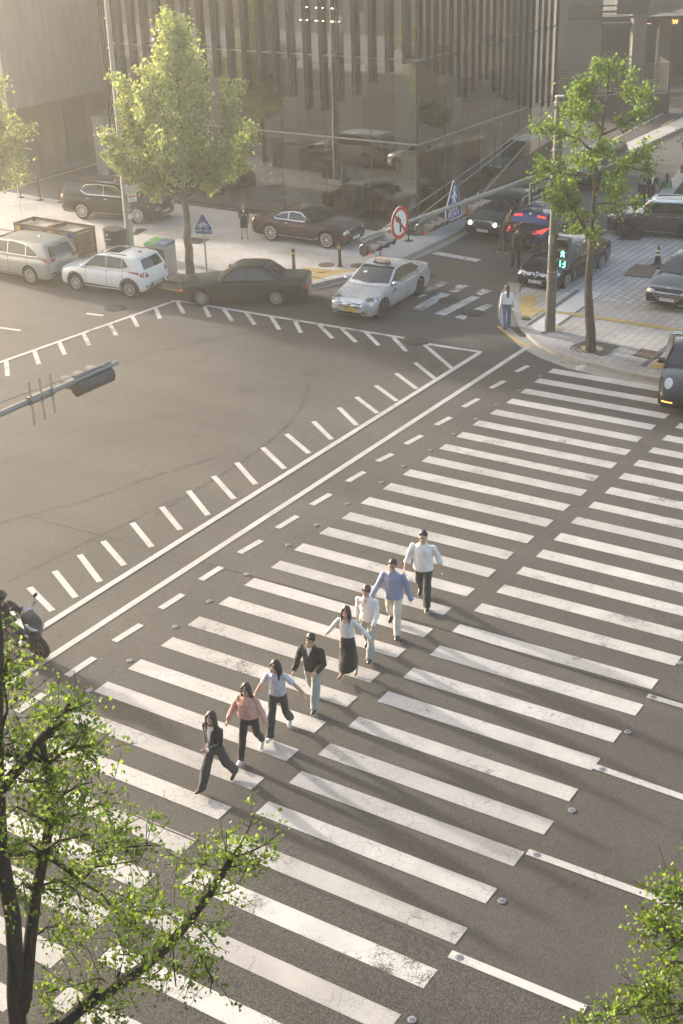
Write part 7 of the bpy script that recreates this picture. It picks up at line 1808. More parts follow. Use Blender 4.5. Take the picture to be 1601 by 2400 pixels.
def remesh(mb, voxel, it=4, wr=0., wscale=9., seed=0., fac=.5):
    me = bpy.data.meshes.new('tmp'); me.from_pydata(mb.v, [], mb.f); me.update(); o = bpy.data.objects.new('tmp', me); COL.objects.link(o)
    m = o.modifiers.new('r', 'REMESH'); m.mode = 'VOXEL'; m.voxel_size = voxel; m.use_smooth_shade = True
    if it: s = o.modifiers.new('s', 'SMOOTH'); s.factor = fac; s.iterations = it
    dg = bpy.context.evaluated_depsgraph_get(); r = bpy.data.meshes.new_from_object(o.evaluated_get(dg)); bpy.data.objects.remove(o); bpy.data.meshes.remove(me)
    if wr:
        n = len(r.vertices); c = np.empty(n * 3); r.vertices.foreach_get('co', c); c = c.reshape(-1, 3); nn = np.empty(n * 3); r.vertex_normals.foreach_get('vector', nn); nn = nn.reshape(-1, 3)
        d = np.array([mnoise.noise((p[0] * wscale + seed, p[1] * wscale, p[2] * wscale * .55)) + .5 * mnoise.noise((p[0] * wscale * 2.3, p[1] * wscale * 2.3 + seed, p[2] * wscale * 1.6)) for p in c])
        r.vertices.foreach_set('co', (c + nn * (d * wr)[:, None]).ravel())
    r.polygons.foreach_set('use_smooth', [True] * len(r.polygons)); r.update(); return r
def loft(mb, secs, n=18, mi=0):
    """secs: (centre, half depth along x, half width along y[, yaw])"""
    V = []
    for s in secs:
        c, a, b = Vector(s[0]), s[1], s[2]; yaw = s[3] if len(s) > 3 else 0.
        for k in range(n):
            t = 2 * math.pi * k / n; x, y = a * math.cos(t), b * math.sin(t); V.append(c + Vector((x * math.cos(yaw) - y * math.sin(yaw), x * math.sin(yaw) + y * math.cos(yaw), 0)))
    F = [(i * n + k, i * n + (k + 1) % n, (i + 1) * n + (k + 1) % n, (i + 1) * n + k) for i in range(len(secs) - 1) for k in range(n)]
    F += [tuple(range(n))[::-1], tuple(range((len(secs) - 1) * n, len(secs) * n))]
    mb.add(V, F, mi)
def person(label, base, yaw, height, P, O, group=None, fine=.0075):
    t = thing('person', label, 'person', base, yaw, group)
    K = height / 1.70
    g = P.get; fem = O.get('fem', False); bulk = O.get('bulk', 1.)
    lean = R(g('lean', 3)); tw = R(g('twist', 0))
    hip = Vector((0, 0, .90)); J = {}
    for s, sg in (('L', 1), ('R', -1)):
        a, kb, ab_ = R(g('thigh' + s, 0)), R(g('knee' + s, 4)), R(g('out' + s, 2))
        h = hip + Vector((0, sg * .092, 0)); d = lambda q: Vector((math.sin(q), sg * math.sin(ab_) * math.cos(q), -math.cos(q)))
        k = h + d(a) * .425; an = k + d(a - kb) * .405; J['hip' + s], J['knee' + s], J['ank' + s] = h, k, an
        fp = R(g('foot' + s, 0)); J['toe' + s] = an + Vector((math.cos(fp) * .17, sg * .02, -math.sin(fp) * .17 - .045)); J['heel' + s] = an + Vector((-.055 * math.cos(fp) - .04 * math.sin(fp), 0, .055 * math.sin(fp) - .055 * math.cos(fp)))
    up = Vector((math.sin(lean), 0, math.cos(lean)))
    chest = hip + up * .36; neck = hip + up * .545; J['neck'] = neck
    sh = .175 if fem else .195; sh *= O.get('shw', 1.)
    for s, sg in (('L', 1), ('R', -1)):
        q = neck - up * .078 + Vector((-math.sin(tw) * sg * sh, sg * sh * math.cos(tw), 0)); J['sh' + s] = q
        sw_, ab_, el, inn = R(g('arm' + s, 0)), R(g('abd' + s, 8)), R(g('elb' + s, 12)), R(g('inn' + s, 0))
        d1 = Vector((math.sin(sw_) * math.cos(ab_), sg * math.sin(ab_), -math.cos(sw_) * math.cos(ab_))); e = q + d1 * .285
        d2 = Vector((math.sin(sw_ + el), sg * math.sin(ab_ - inn), -math.cos(sw_ + el) * math.cos(ab_ - inn))).normalized(); w = e + d2 * .245
        J['elb' + s], J['wri' + s], J['hd' + s] = e, w, d2
    zmin = min(J['toeL'].z - .02, J['toeR'].z - .02, J['heelL'].z - .015, J['heelR'].z - .015) if not g('sit') else g('sit')
    off = Vector((-(J['ankL'].x + J['ankR'].x) / 2 if not g('sit') else 0, 0, -zmin)); J = {k: (v + off if not k.startswith('hd') else v) for k, v in J.items()}
    hip, chest, neck = hip + off, chest + off, neck + off
    S = lambda v: Vector(v) * K
    def obj(nm, me, m, par=None):
        me.transform(Matrix.Scale(K, 4)); me.materials.clear(); me.materials.append(m); o = bpy.data.objects.new(nm, me); COL.objects.link(o); o.parent = par or t; return o
    # ---------------- head frame
    hy, hp = R(g('head', 0)), R(g('nod', 6)); hm = Matrix.Rotation(hy, 3, 'Z') @ Matrix.Rotation(hp, 3, 'Y'); hc = neck + up * .155 + Vector((.012, 0, 0)); hs = O.get('hs', 1.07)
    H = lambda x, y, z: hc + hm @ Vector((x * hs, y * hs, z * hs))
    mb = MB()
    mb.ell(H(-.012, 0, .018), (.092 * hs, .074 * hs, .098 * hs), 20, 14, hm); mb.ell(H(.018, 0, -.045), (.066 * hs, .056 * hs, .066 * hs), 16, 10, hm); mb.ell(H(.055, 0, -.088), (.024 * hs, .026 * hs, .018 * hs), 12, 8, hm)
    mb.ell(H(.088, 0, -.022), (.018, .013, .020), 10, 8, hm); mb.ell(H(.078, 0, -.004), (.012, .010, .03), 10, 8, hm); mb.ell(H(.074, 0, .028), (.014, .05, .014), 12, 8, hm)
    for sg in (1, -1):
        mb.ell(H(-.005, sg * .077, -.012), (.022, .010, .032), 10, 8, hm); mb.ell(H(.052, sg * .036, -.036), (.025, .024, .022), 10, 8, hm)
    mb.tube([H(-.02, 0, -.07), neck + up * .03, neck - up * .04], [.050 * (1 if not fem else .9), .052 * (1 if not fem else .9), .075], 16)
    loft(mb, [(hip + Vector((0, 0, -.06)), .085, .13), (hip + Vector((0, 0, .06)), .088, .14), (hip + up * .2, .085 * bulk, .125 * bulk), (chest, .098 * bulk, .145 * bulk), (neck - up * .08, .085, .15), (neck - up * .01, .055, .07)])
    for s, sg in (('L', 1), ('R', -1)):
        mb.tube([J['hip' + s] + Vector((0, 0, .03)), lerp(J['hip' + s], J['knee' + s], .5), J['knee' + s], lerp(J['knee' + s], J['ank' + s], .3), J['ank' + s]], [.078, .068, .052, .050, .034], 14)
        mb.ell(J['hip' + s], (.08, .08, .085)); mb.ell(J['knee' + s], (.05, .05, .05))
        mb.tube([J['heel' + s] + Vector((0, 0, .02)), J['ank' + s] - Vector((0, 0, .02)), J['toe' + s] + Vector((0, 0, .012))], [.024, .030, .014], 10)
        mb.tube([J['sh' + s], lerp(J['sh' + s], J['elb' + s], .5), J['elb' + s]], [.040, .040, .036], 14); mb.ell(J['sh' + s], (.042, .042, .042))
        mb.tube([J['elb' + s], lerp(J['elb' + s], J['wri' + s], .35), J['wri' + s]], [.036, .037, .025], 14)
        # hand: palm, four unequal curled fingers, thumb from the side
        d = J['hd' + s]; side = Vector((1, 0, 0)) if abs(d.x) < .85 else Vector((0, 0, 1))
        if g('palm' + s): side = Vector(g('palm' + s))
        side = (side - d * side.dot(d)).normalized(); nrm = d.cross(side) * sg; w = J['wri' + s]; curl = g('curl' + s, .55)
        mb.tube([w, w + d * .035, w + d * .085], [(.026, .017), (.036, .017), (.038, .014)], 12, True, 0, side)
        for i, (off_, ln) in enumerate(((.030, .066), (.010, .075), (-.010, .070), (-.030, .055))):
            b0 = w + d * .078 + side * off_; a1 = curl * (.6 + .12 * i); p1 = b0 + (d * math.cos(a1) - nrm * -math.sin(a1) * -1) * ln * .45
            p1 = b0 + (d * math.cos(a1) + nrm * math.sin(a1)) * ln * .45; a2 = a1 + curl * 1.2; p2 = p1 + (d * math.cos(a2) + nrm * math.sin(a2)) * ln * .33; a3 = a2 + curl * .8; p3 = p2 + (d * math.cos(a3) + nrm * math.sin(a3)) * ln * .24
            mb.tube([b0 - d * .015, b0, p1, p2, p3], [.0095, .0095, .0088, .008, .0065], 8)
        b0 = w + d * .025 + side * .028; mb.tube([b0, b0 + (d * .6 + side * .75 + nrm * .25).normalized() * .034, b0 + (d * .6 + side * .75 + nrm * .25).normalized() * .034 + (d * .95 + nrm * .4).normalized() * .03], [.012, .0105, .0075], 8)
    obj('body', remesh(mb, fine, 3, fac=.4), O.get('skin', M_SKIN))
    # ---------------- face
    for sg in (1, -1):
        mb = MB(); mb.ell(H(.0745, sg * .031, .006), (.009, .0115, .0055), 10, 6, hm); me = bpy.data.meshes.new('eye'); me.from_pydata(mb.v, [], mb.f); shade(me, 180); obj('eye', me, M_EYE)
        mb = MB(); mb.tube([H(.083, sg * .014, .026), H(.082, sg * .034, .031), H(.068, sg * .054, .025)], [.003, .0036, .002], 6); me = bpy.data.meshes.new('eyebrow'); me.from_pydata(mb.v, [], mb.f); shade(me, 180); obj('eyebrow', me, O.get('hair', M_HAIR))
    mb = MB(); wd = .024 if g('smile') else .019; mb.tube([H(.073, wd, -.056 + (.004 if g('smile') else 0)), H(.083, 0, -.060), H(.073, -wd, -.056 + (.004 if g('smile') else 0))], [.004, .0075, .004], 8); me = bpy.data.meshes.new('mouth'); me.from_pydata(mb.v, [], mb.f); shade(me, 180); obj('mouth', me, M_LIP)
    if g('smile'):
        mb = MB(); mb.ell(H(.0865, 0, -.0585), (.004, .015, .0035), 8, 6, hm); me = bpy.data.meshes.new('teeth'); me.from_pydata(mb.v, [], mb.f); shade(me, 180); obj('teeth', me, M_WHITE)
    # ---------------- hair
    mb = MB(); hk = O.get('hairk', 'short'); q = hs
    mb.ell(H(-.030, 0, .040), (.088 * q, .085 * q, .094 * q), 18, 12, hm); mb.ell(H(-.045, 0, .0), (.062 * q, .080 * q, .085 * q), 16, 10, hm)
    rh = random.Random(int(height * 1e4) + len(label))
    if hk == 'short':
        for i in range(9): mb.ell(H(.034 + rh.uniform(-.004, .004), -.055 + i * .0138, .090 + rh.uniform(-.007, .007) - abs(i - 4) * .003), (.036 * q, .020, .022), 8, 6, hm)
        for i in range(0): mb.ell(H(rh.uniform(-.07, .02), rh.uniform(-.045, .045), .122 - rh.uniform(0, .01)), (.034, .026, .016), 8, 6, hm)
    elif hk == 'bangs':
        for i in range(10): mb.ell(H(.062 - abs(i - 4.5) * .0045, -.062 + i * .0138, .058 + rh.uniform(-.010, .006)), (.022 * q, .016, .034), 8, 6, hm)
        for sg in (1, -1): mb.ell(H(.012, sg * .078, .02), (.03, .012, .05), 8, 6, hm)
        for i in range(0): mb.ell(H(rh.uniform(-.07, .02), rh.uniform(-.045, .045), .122 - rh.uniform(0, .01)), (.034, .026, .016), 8, 6, hm)
    else:
        for sg in (1, -1): mb.ell(H(.030, sg * .040, .066), (.046, .042, .040), 10, 8, hm); mb.ell(H(.045, sg * .062, .035), (.026, .016, .045), 8, 6, hm)
        ln = {'long': .30, 'bob': .13, 'tail': .0, 'tied': .0}[hk]
        if ln:
            for i in range(13):
                a = math.pi * (.40 + 1.2 * i / 12); y0, x0 = math.sin(a) * 0, 0; x0, y0 = math.cos(a) * .086 - .015, math.sin(a - 0) * .086
                x0, y0 = math.cos(a) * .082 - .012, (math.sin(a)) * .082
                for sg in (1,):
                    l_ = ln * rh.uniform(.85, 1.1); e0 = H(x0, y0, .02); e1 = H(x0 * 1.02, y0 * 1.06, -.08); e2 = H(x0 - .02, y0 * (1.05 if ln > .2 else 1.2), -.08) + Vector((-.02, 0, -l_))
                    mb.tube([e0, e1, e2], [.022, .022, .012 if ln > .2 else .02], 8)
                    if i in (0, 1, 11, 12) and ln > .2 and g('frontlock', 1): mb.tube([H(x0 + .02, y0, .03), H(x0 + .03, y0 * 1.05, -.07), H(x0 + .03, y0 * 1.02, -.08) + Vector((.02, 0, -l_ * .75))], [.02, .018, .009], 8)
            a = 0
        else:
            b0 = H(-.105, 0, .03); mb.ell(b0, .03); L_ = .34 if hk == 'tail' else .1
            mb.tube([b0, b0 + Vector((-.05, 0, -.05)), b0 + Vector((-.06, .005, -.05 - L_ * .5)), b0 + Vector((-.045, 0, -.05 - L_))], [.03, .036, .045, .018], 12)
    obj('hair', remesh(mb, .009, 4, .0025, 40, rh.random() * 9), O.get('hair', M_HAIR))
    # ---------------- upper garment
    sd = rh.random() * 50
    if O.get('top'):
        m, hem, slv, ease, kind = O['top']   # material, hem height above hip, sleeve fraction, looseness, kind
        mb = MB(); e = ease; bk = bulk
        top_c = neck - up * .015
        secs = [(hip + Vector((0, 0, hem)), .118 * bk + e, .158 * bk + e), (hip + Vector((0, 0, hem + .06)), .115 * bk + e, .155 * bk + e), (hip + up * .17, .108 * bk + e * 1.1, .143 * bk + e * 1.1), (hip + up * .30, .118 * bk + e * .8, .158 * bk + e * .7), (chest + up * .06, .115 * bk + e * .6, .165 * bk + e * .4), (neck - up * .085, .10 + e * .3, sh * 1.0, tw), (neck - up * .045, .088, sh * .80, tw), (neck - up * .015, .070, sh * .50, tw), (neck + up * .012, .058, .068)]
        secs = [s for i, s in enumerate(secs) if i < 2 or s[0].z > secs[1][0].z + .02]
        loft(mb, secs, 22)
        if fem and kind != 'coat':
            for sg in (1, -1): mb.ell(chest + Vector((.062 + e * .5, sg * .062, -.01)), (.052, .06, .058))
        for s in 'LR':
            a, b, c = J['sh' + s], J['elb' + s], J['wri' + s]; r0 = .057 + e * .30; r1 = .047 + e * .55; r2 = .035 + e * .55
            mb.ell(a - Vector((0, 0, .006)), (r0 * 1.0,) * 3)
            if slv <= .55: end = lerp(a, b, slv * 1.8); mb.tube([a, lerp(a, end, .5), end], [r0, r0 * .96, r0 * 1.0], 14)
            elif slv < .9: end = lerp(b, c, (slv - .55) / .45); mb.tube([a, lerp(a, b, .5), b, end], [r0, (r0 + r1) / 2, r1, r1 * 1.04], 14); mb.ell(b, r1)
            else:
                end = c + J['hd' + s] * (slv - 1) * .3; mb.tube([a, lerp(a, b, .5), b, lerp(b, end, .5), end], [r0, (r0 + r1) / 2, r1, (r1 + r2) / 2 + e * .2, r2], 14); mb.ell(b, r1)
        up_o = obj('top', remesh(mb, .0105, 3, .016 if e > .01 else .009, 11, sd), m); up_o.name = {'coat': 'coat', 'shirt': 'shirt', 'jacket': 'jacket', 'sweater': 'sweater', 'vest': 'blouse'}.get(kind, 'shirt')
    # ---------------- lower garment
    if O.get('legs'):
        m, rr, kind = O['legs']
        mb = MB()
        if kind == 'skirt':
            lo = lerp(J['kneeL'], J['ankL'], rr); lo2 = lerp(J['kneeR'], J['ankR'], rr); c1 = (lo + lo2) / 2; dx = abs(lo.x - lo2.x) / 2
            secs = [((c1.x, 0, min(lo.z, lo2.z)), (.11 + dx * 1.65), .205), (lerp(Vector((c1.x, 0, c1.z)), hip, .35), .135 + dx * 1.05, .20), (lerp(Vector((c1.x, 0, c1.z)), hip, .75), .135, .18), (hip + Vector((0, 0, .03)), .125, .165), (hip + Vector((0, 0, .14)), .105, .135)]
            loft(mb, secs, 22); o = obj('skirt', remesh(mb, .011, 3, .012, 8, sd + 3), m)
        else:
            r0, r1, r2 = rr
            loft(mb, [(hip + Vector((0, 0, -.10)), .105, .15), (hip + Vector((0, 0, 0)), .118 * bulk, .162 * bulk), (hip + Vector((0, 0, .13)), .10 * bulk, .138 * bulk)])
            for s in 'LR':
                h, k, a = J['hip' + s], J['knee' + s], J['ank' + s]; a_end = lerp(k, a, 1.04 if kind != 'shorts' else .05)
                mb.tube([h + Vector((0, 0, .02)), lerp(h, k, .5), k, lerp(k, a_end, .5), a_end], [r0, lerp(r0, r1, .55), r1, lerp(r1, r2, .5), r2], 16); mb.ell(h, (r0 * 1.02,) * 3); mb.ell(k, (r1,) * 3)
            o = obj('shorts' if kind == 'shorts' else 'trousers', remesh(mb, .0105, 3, .014, 10, sd + 7), m)
        if O.get('belt'):
            mb = MB(); loft(mb, [(hip + Vector((0, 0, .105)), .108 * bulk, .147 * bulk), (hip + Vector((0, 0, .135)), .106 * bulk, .144 * bulk)]); me = bpy.data.meshes.new('belt'); me.from_pydata(mb.v, [], mb.f); shade(me, 60); obj('belt', me, O['belt'])
    # ---------------- shoes
    m, sole, kind = O.get('shoes', (M_BLK, M_BLK, 'shoe'))
    for s, sg in (('L', 1), ('R', -1)):
        an, he, to = J['ank' + s], J['heel' + s], J['toe' + s]; d = (to - he).normalized(); upv = Vector((-d.z, 0, d.x)) if d.x > 0 else Vector((0, 0, 1)); mb = MB(); w = .046 if not fem else .042
        V = [he + upv * .012 - d * .012, lerp(he, to, .3) + upv * .02, lerp(he, to, .6) + upv * .014, lerp(he, to, .88) + upv * .006, to + upv * .004 + d * .022]
        mb.tube(V, [(.040, .042), (.052, w * 1.06), (.044, w * 1.1), (.034, w * 1.04), (.014, w * .55)], 12, True, 0, upv)
        if kind == 'heel':
            mb = MB(); mb.tube(V, [(.012, .030), (.012, w * .7), (.016, w * .8), (.022, w * .85), (.01, .014)], 12, True, 0, upv); mb.tube([he, he - upv * .05], [.014, .008], 8); mb.tube([an + Vector((.0, .036, -.0)), an + Vector((.036, 0, -.005)), an + Vector((0, -.036, 0))], .006, 6)
        else: mb.ell(lerp(an, he, .3), (.054, .048, .058))
        o = obj('shoe', remesh(mb, .008, 2), m)
        if sole is not m:
            mb = MB(); mb.tube([p - upv * (.028 if i < 4 else .01) for i, p in enumerate(V)], [(.014, .038), (.014, w), (.014, w * 1.06), (.014, w), (.008, w * .55)], 12, True, 0, upv); me = bpy.data.meshes.new('sole'); me.from_pydata(mb.v, [], mb.f); shade(me, 50); obj('sole', me, sole, o)
    for fn in O.get('extra', []): fn(t, J, H, hm, hip, up, neck, chest, K, obj)
    return t
def xmesh(obj, nm, mb, m, sm=180):
    me = bpy.data.meshes.new(nm); me.from_pydata(mb.v, [], mb.f); shade(me, sm); return obj(nm, me, m)
def collar(m, open_=.5, big=1.):
    def f(t, J, H, hm, hip, up, neck, chest, K, obj):
        for sg in (1, -1):
            mb = MB(); b = neck + up * .012
            V = [b + Vector((-.06, sg * .03, .022)), b + Vector((-.01, sg * .066, .02)), b + Vector((.058, sg * .03 * (1 + open_), -.012)), b + Vector((.088, sg * .065, -.075 * big)), b + Vector((.03, sg * .098, -.038)), b + Vector((-.065, sg * .06, -.012))]
            mb.add(V + [v + Vector((.004, sg * .006, .008)) for v in V], [(0, 1, 5), (1, 4, 5), (1, 2, 4), (2, 3, 4), (6, 11, 7), (7, 11, 10), (7, 10, 8), (8, 10, 9), (0, 6, 7, 1), (1, 7, 8, 2), (2, 8, 9, 3), (3, 9, 10, 4), (4, 10, 11, 5)]); xmesh(obj, 'collar', mb, m, 30)
    return f
def vpanel(m, depth, width, z0=.0, nm='undershirt', off=.0):
    """the shirt or skin seen in an open neckline"""
    def f(t, J, H, hm, hip, up, neck, chest, K, obj):
        mb = MB(); rows = 8; V = []
        for i in range(rows):
            a = i / (rows - 1); c = neck + up * (.0 - depth * a) + Vector((.074 + .064 * min(1, a * 2.2) + off, 0, 0)); w = width * (1 - a ** 1.1) + .004
            V += [c + Vector((-.012 * (w / .05), w, 0)), c + Vector((.004, 0, 0)), c + Vector((-.012 * (w / .05), -w, 0))]
        mb.add(V, [(i * 3 + j, i * 3 + j + 1, i * 3 + j + 4, i * 3 + j + 3) for i in range(rows - 1) for j in (0, 1)]); xmesh(obj, nm, mb, m)
    return f
def placket(m, z0, z1, off):
    def f(t, J, H, hm, hip, up, neck, chest, K, obj):
        mb = MB(); V = []; k = 9
        for i in range(k):
            a = i / (k - 1); z = lerp(z0, z1, a); c = hip + up * z; x = lerp(.120, .126, math.sin(a * math.pi)) + off
            V += [c + Vector((x, .014, 0)), c + Vector((x + .003, 0, 0)), c + Vector((x, -.014, 0))]
        mb.add(V, [(i * 3 + j, i * 3 + j + 1, i * 3 + j + 4, i * 3 + j + 3) for i in range(k - 1) for j in (0, 1)]); xmesh(obj, 'placket', mb, m)
    return f
def cuffs(m, r=.045, ln=.05, which='LR', back=.02):
    def f(t, J, H, hm, hip, up, neck, chest, K, obj):
        for s in which:
            mb = MB(); w, d = J['wri' + s], J['hd' + s]; mb.tube([w - d * back, w + d * (ln - back)], [r, r * 1.06], 14); xmesh(obj, 'cuff', mb, m, 50)
    return f
def bag(m, s, drop, size):
    def f(t, J, H, hm, hip, up, neck, chest, K, obj):
        sg = 1 if s == 'L' else -1; p = hip + Vector((.0, sg * .22, drop)); mb = MB(); mb.box(p, size, 0, 0, None, .88); o = xmesh(obj, 'handbag', mb, m, 30)
        mb = MB(); mb.tube([p + Vector((.06, 0, size[2] / 2)), J['sh' + s] + Vector((.02, 0, .06)), p + Vector((-.06, 0, size[2] / 2))], .007, 6); xmesh(obj, 'bag_strap', mb, m)
    return f
def held(name, m, s, size, off=.05):
    def f(t, J, H, hm, hip, up, neck, chest, K, obj):
        mb = MB(); mb.box(J['wri' + s] + J['hd' + s] * off + Vector((.01, 0, .0)), size, .2); xmesh(obj, name, mb, m, 30)
    return f
FEET = lambda f, r: (G(*f) + G(*r)) / 2
WH = math.atan2(sv.y, sv.x)
def walker(label, f, r, head, P, O, dy=0., hmin=1.5, hmax=1.93):
    b = FEET(f, r); hgt = min(hmax, max(hmin, Zat(b, head[1]))); b.z = .013
    return person(label, b, WH + R(dy + 16), hgt, P, O, 'eight people crossing the zebra in a line')
WS = cloth('white_shirt_cloth', (.80, .77, .76)); BK = cloth('black_cloth', (.018, .017, .017)); CH = cloth('charcoal_cloth', (.045, .047, .047)); PK = cloth('pink_knit', (.68, .38, .32), None, 1); LB = cloth('pale_blue_shirt', (.52, .54, .63), (.30, .33, .46)); BL = cloth('blue_striped_shirt', (.25, .28, .42), (.48, .48, .56))
DN = cloth('pale_denim', (.36, .38, .36)); DK = cloth('dark_denim', (.065, .085, .12)); GN = cloth('grey_green_trousers', (.07, .076, .072)); CR_ = cloth('cream_trousers', (.60, .55, .49)); JK = cloth('black_jacket_cloth', (.022, .021, .020)); DG = cloth('dark_grey_trousers', (.032, .035, .033)); WT = cloth('white_tee', (.82, .80, .78))
M_SNK = mat('white_sneaker', (.62, .60, .57), .6, 0, .08, 20); M_LEA = mat('black_leather', (.014, .013, .012), .35, 0, .2, 20)
stride = dict(thighR=21, kneeR=3, footR=-8, thighL=-15, kneeL=16, footL=30, lean=4)
strideL = dict(thighL=21, kneeL=3, footL=-8, thighR=-15, kneeR=16, footR=30, lean=4)
def mk(base, **k): d = dict(base); d.update(k); return d
walker('person at the front of the line, black cardigan with white collar and black wide trousers', (470, 1817), (536, 1787), (497, 1632), mk(stride, armL=14, abdL=6, elbL=72, innL=38, armR=-18, abdR=10, elbR=10, head=8, nod=8, smile=1, thighR=26, thighL=-20),
       dict(fem=1, hairk='long', top=(BK, .09, 1.0, .006, 'jacket'), legs=(CH, (.098, .092, .088), 'trousers'), shoes=(M_LEA, M_LEA, 'shoe'), belt=mat('tan_belt', (.2, .11, .05), .5), extra=[collar(WT, .5, 1.3), vpanel(WT, .34, .055), cuffs(WT, .038, .07, 'L')]), -14)
walker('person second in line, pink sweater, black trousers and white sneakers', (570, 1750), (588, 1716), (570, 1565), mk(stride, armR=4, abdR=24, elbR=10, armL=-6, abdL=20, elbL=14, head=-6, nod=4, smile=1, kneeL=24),
       dict(fem=1, bulk=1.2, hairk='bob', top=(PK, .07, 1.0, .022, 'sweater'), legs=(BK, (.095, .072, .062), 'trousers'), shoes=(M_SNK, M_SNK, 'sneaker'), extra=[vpanel(M_SKIN, .12, .045, off=.012)]), 4)
walker('person third in line, pale blue short sleeved shirt and grey jeans, arms spread', (632, 1696), (656, 1668), (640, 1513), mk(stride, armR=-8, abdR=30, elbR=4, armL=-18, abdL=36, elbL=6, head=-26, nod=16, kneeL=22),
       dict(fem=1, hairk='long', top=(LB, .06, .42, .016, 'shirt'), legs=(CH, (.092, .078, .085), 'trousers'), shoes=(M_SNK, M_SNK, 'sneaker'), extra=[collar(LB, .4), placket(LB, .08, .44, .014)]), 6)
walker('person fourth in line, black jacket over white tee and pale jeans', (699, 1629), (748, 1600), (718, 1451), mk(strideL, armL=16, abdL=16, elbL=58, innL=34, armR=10, abdR=14, elbR=30, innR=6, head=-12, nod=2, kneeR=24),
       dict(hairk='bangs', shw=1.08, bulk=1.06, top=(JK, -.02, 1.0, .034, 'jacket'), legs=(DN, (.105, .094, .088), 'trousers'), shoes=(M_BLK, M_SNK, 'sneaker'), extra=[vpanel(WT, .17, .05, off=.018), collar(JK, .9, .9)]), -4)
walker('person fifth in line, white long sleeved top and long black skirt, arms spread', (784, 1576), (818, 1530), (792, 1398), mk(stride, armR=-12, abdR=36, elbR=6, armL=-14, abdL=38, elbL=10, head=-4, nod=4, thighR=13, thighL=-8, kneeL=12),
       dict(fem=1, hairk='long', top=(WS, .09, 1.02, .010, 'blouse'), legs=(BK, .68, 'skirt'), shoes=(M_LEA, M_LEA, 'heel'), extra=[vpanel(M_SKIN, .05, .075, off=.0)]), 0)
walker('person sixth in line, open collared white shirt and pale jeans with dark shoes', (828, 1513), (868, 1488), (839, 1341), mk(strideL, armL=16, abdL=8, elbL=24, innL=16, armR=-16, abdR=8, elbR=8, head=-8, nod=6, kneeR=24),
       dict(hairk='bangs', hair=M_HAIRB, top=(WS, -.02, 1.02, .020, 'shirt'), legs=(DN, (.096, .078, .086), 'trousers'), shoes=(M_LEA, M_LEA, 'shoe'), extra=[collar(WS, .7), vpanel(M_SKIN, .13, .035, off=.010), placket(WS, .0, .40, .020)]), -2)
walker('person seventh in line, blue striped shirt, cream trousers and black boots', (896, 1467), (915, 1424), (900, 1279), mk(strideL, armR=6, abdR=24, elbR=16, armL=-10, abdL=18, elbL=18, head=-4, nod=4, smile=1, kneeR=30),
       dict(hairk='short', bulk=1.08, top=(BL, -.06, 1.0, .030, 'shirt'), legs=(CR_, (.096, .078, .070), 'trousers'), shoes=(M_LEA, M_LEA, 'shoe'), skin=M_SKIN2, extra=[collar(BL, .5), placket(BL, -.05, .46, .030), cuffs(BL, .052, .07)]), 4)
walker('tallest person at the back of the line, loose white shirt and dark trousers', (962, 1401), (985, 1363), (972, 1214), mk(strideL, armR=0, abdR=18, elbR=12, armL=-16, abdL=18, elbL=20, head=-2, nod=2, kneeR=28),
       dict(hairk='short', bulk=1.12, shw=1.08, top=(WS, -.05, .78, .036, 'shirt'), legs=(DG, (.10, .084, .076), 'trousers'), shoes=(M_BLK, M_SNK, 'sneaker'), extra=[collar(WS, .8), vpanel(WT, .34, .035, off=.032), placket(WT, -.06, .2, .034)]), 4)
# ---------------- other people
def stand(label, uv, head_v, yaw, P, O, z=0., fine=.011, group=None, hr=(1.5, 1.86)):
    b = G(*uv, z); h_ = min(hr[1], max(hr[0], Zat(b, head_v) - z)); return person(label, (b.x, b.y, z), yaw, h_, P, O, group, fine)
stand('person seen from behind at the corner, white top, blue jeans, long ponytail', (1163, 756), 657, R(100), dict(thighR=8, kneeR=4, thighL=-8, kneeL=14, footL=14, abdL=8, abdR=10, lean=0), dict(fem=1, hairk='tail', top=(WS, .10, 1.0, .020, 'blouse'), legs=(cloth('blue_denim', (.10, .15, .22)), (.092, .078, .082), 'trousers'), shoes=(M_LEA, M_SNK, 'sneaker'), extra=[bag(mat('cream_bag', (.42, .38, .28), .5), 'R', .02, (.2, .07, .15))]), .008, hr=(1.5, 1.75))
stand('person in a knee length black coat holding a phone by the glass front', (562, 548), 470, R(-82), dict(armL=28, elbL=95, innL=30, armR=28, elbR=95, innR=30, abdL=6, abdR=6, nod=22, outL=3, outR=3), dict(fem=1, hairk='bob', hair=M_HAIRR, top=(BK, -.34, 1.0, .03, 'coat'), legs=None, shoes=(M_BLK, M_SNK, 'sneaker'), extra=[held('phone', M_BLK, 'R', (.015, .08, .15)), vpanel(WT, .14, .04, off=.02), bag(mat('tan_bag', (.30, .26, .16), .6), 'L', -.02, (.24, .1, .26))]), SW)
hdg = math.atan2(D2.y, D2.x)
stand('person in black with fair hair reaching up into the raised tailgate', (1153, 580), 492, hdg - .5, dict(armR=60, abdR=30, elbR=60, armL=120, elbL=30, abdL=10, lean=22, nod=20, thighR=6, thighL=-6), dict(fem=1, hairk='long', hair=mat('fair_hair', (.20, .11, .05), .5, 0, .4, 30), top=(BK, .06, .42, .015, 'shirt'), legs=(BK, (.09, .075, .075), 'trousers'), shoes=(mat('cream_shoe', (.4, .38, .32), .6), M_SNK, 'sneaker')), .0, hr=(1.5, 1.72))
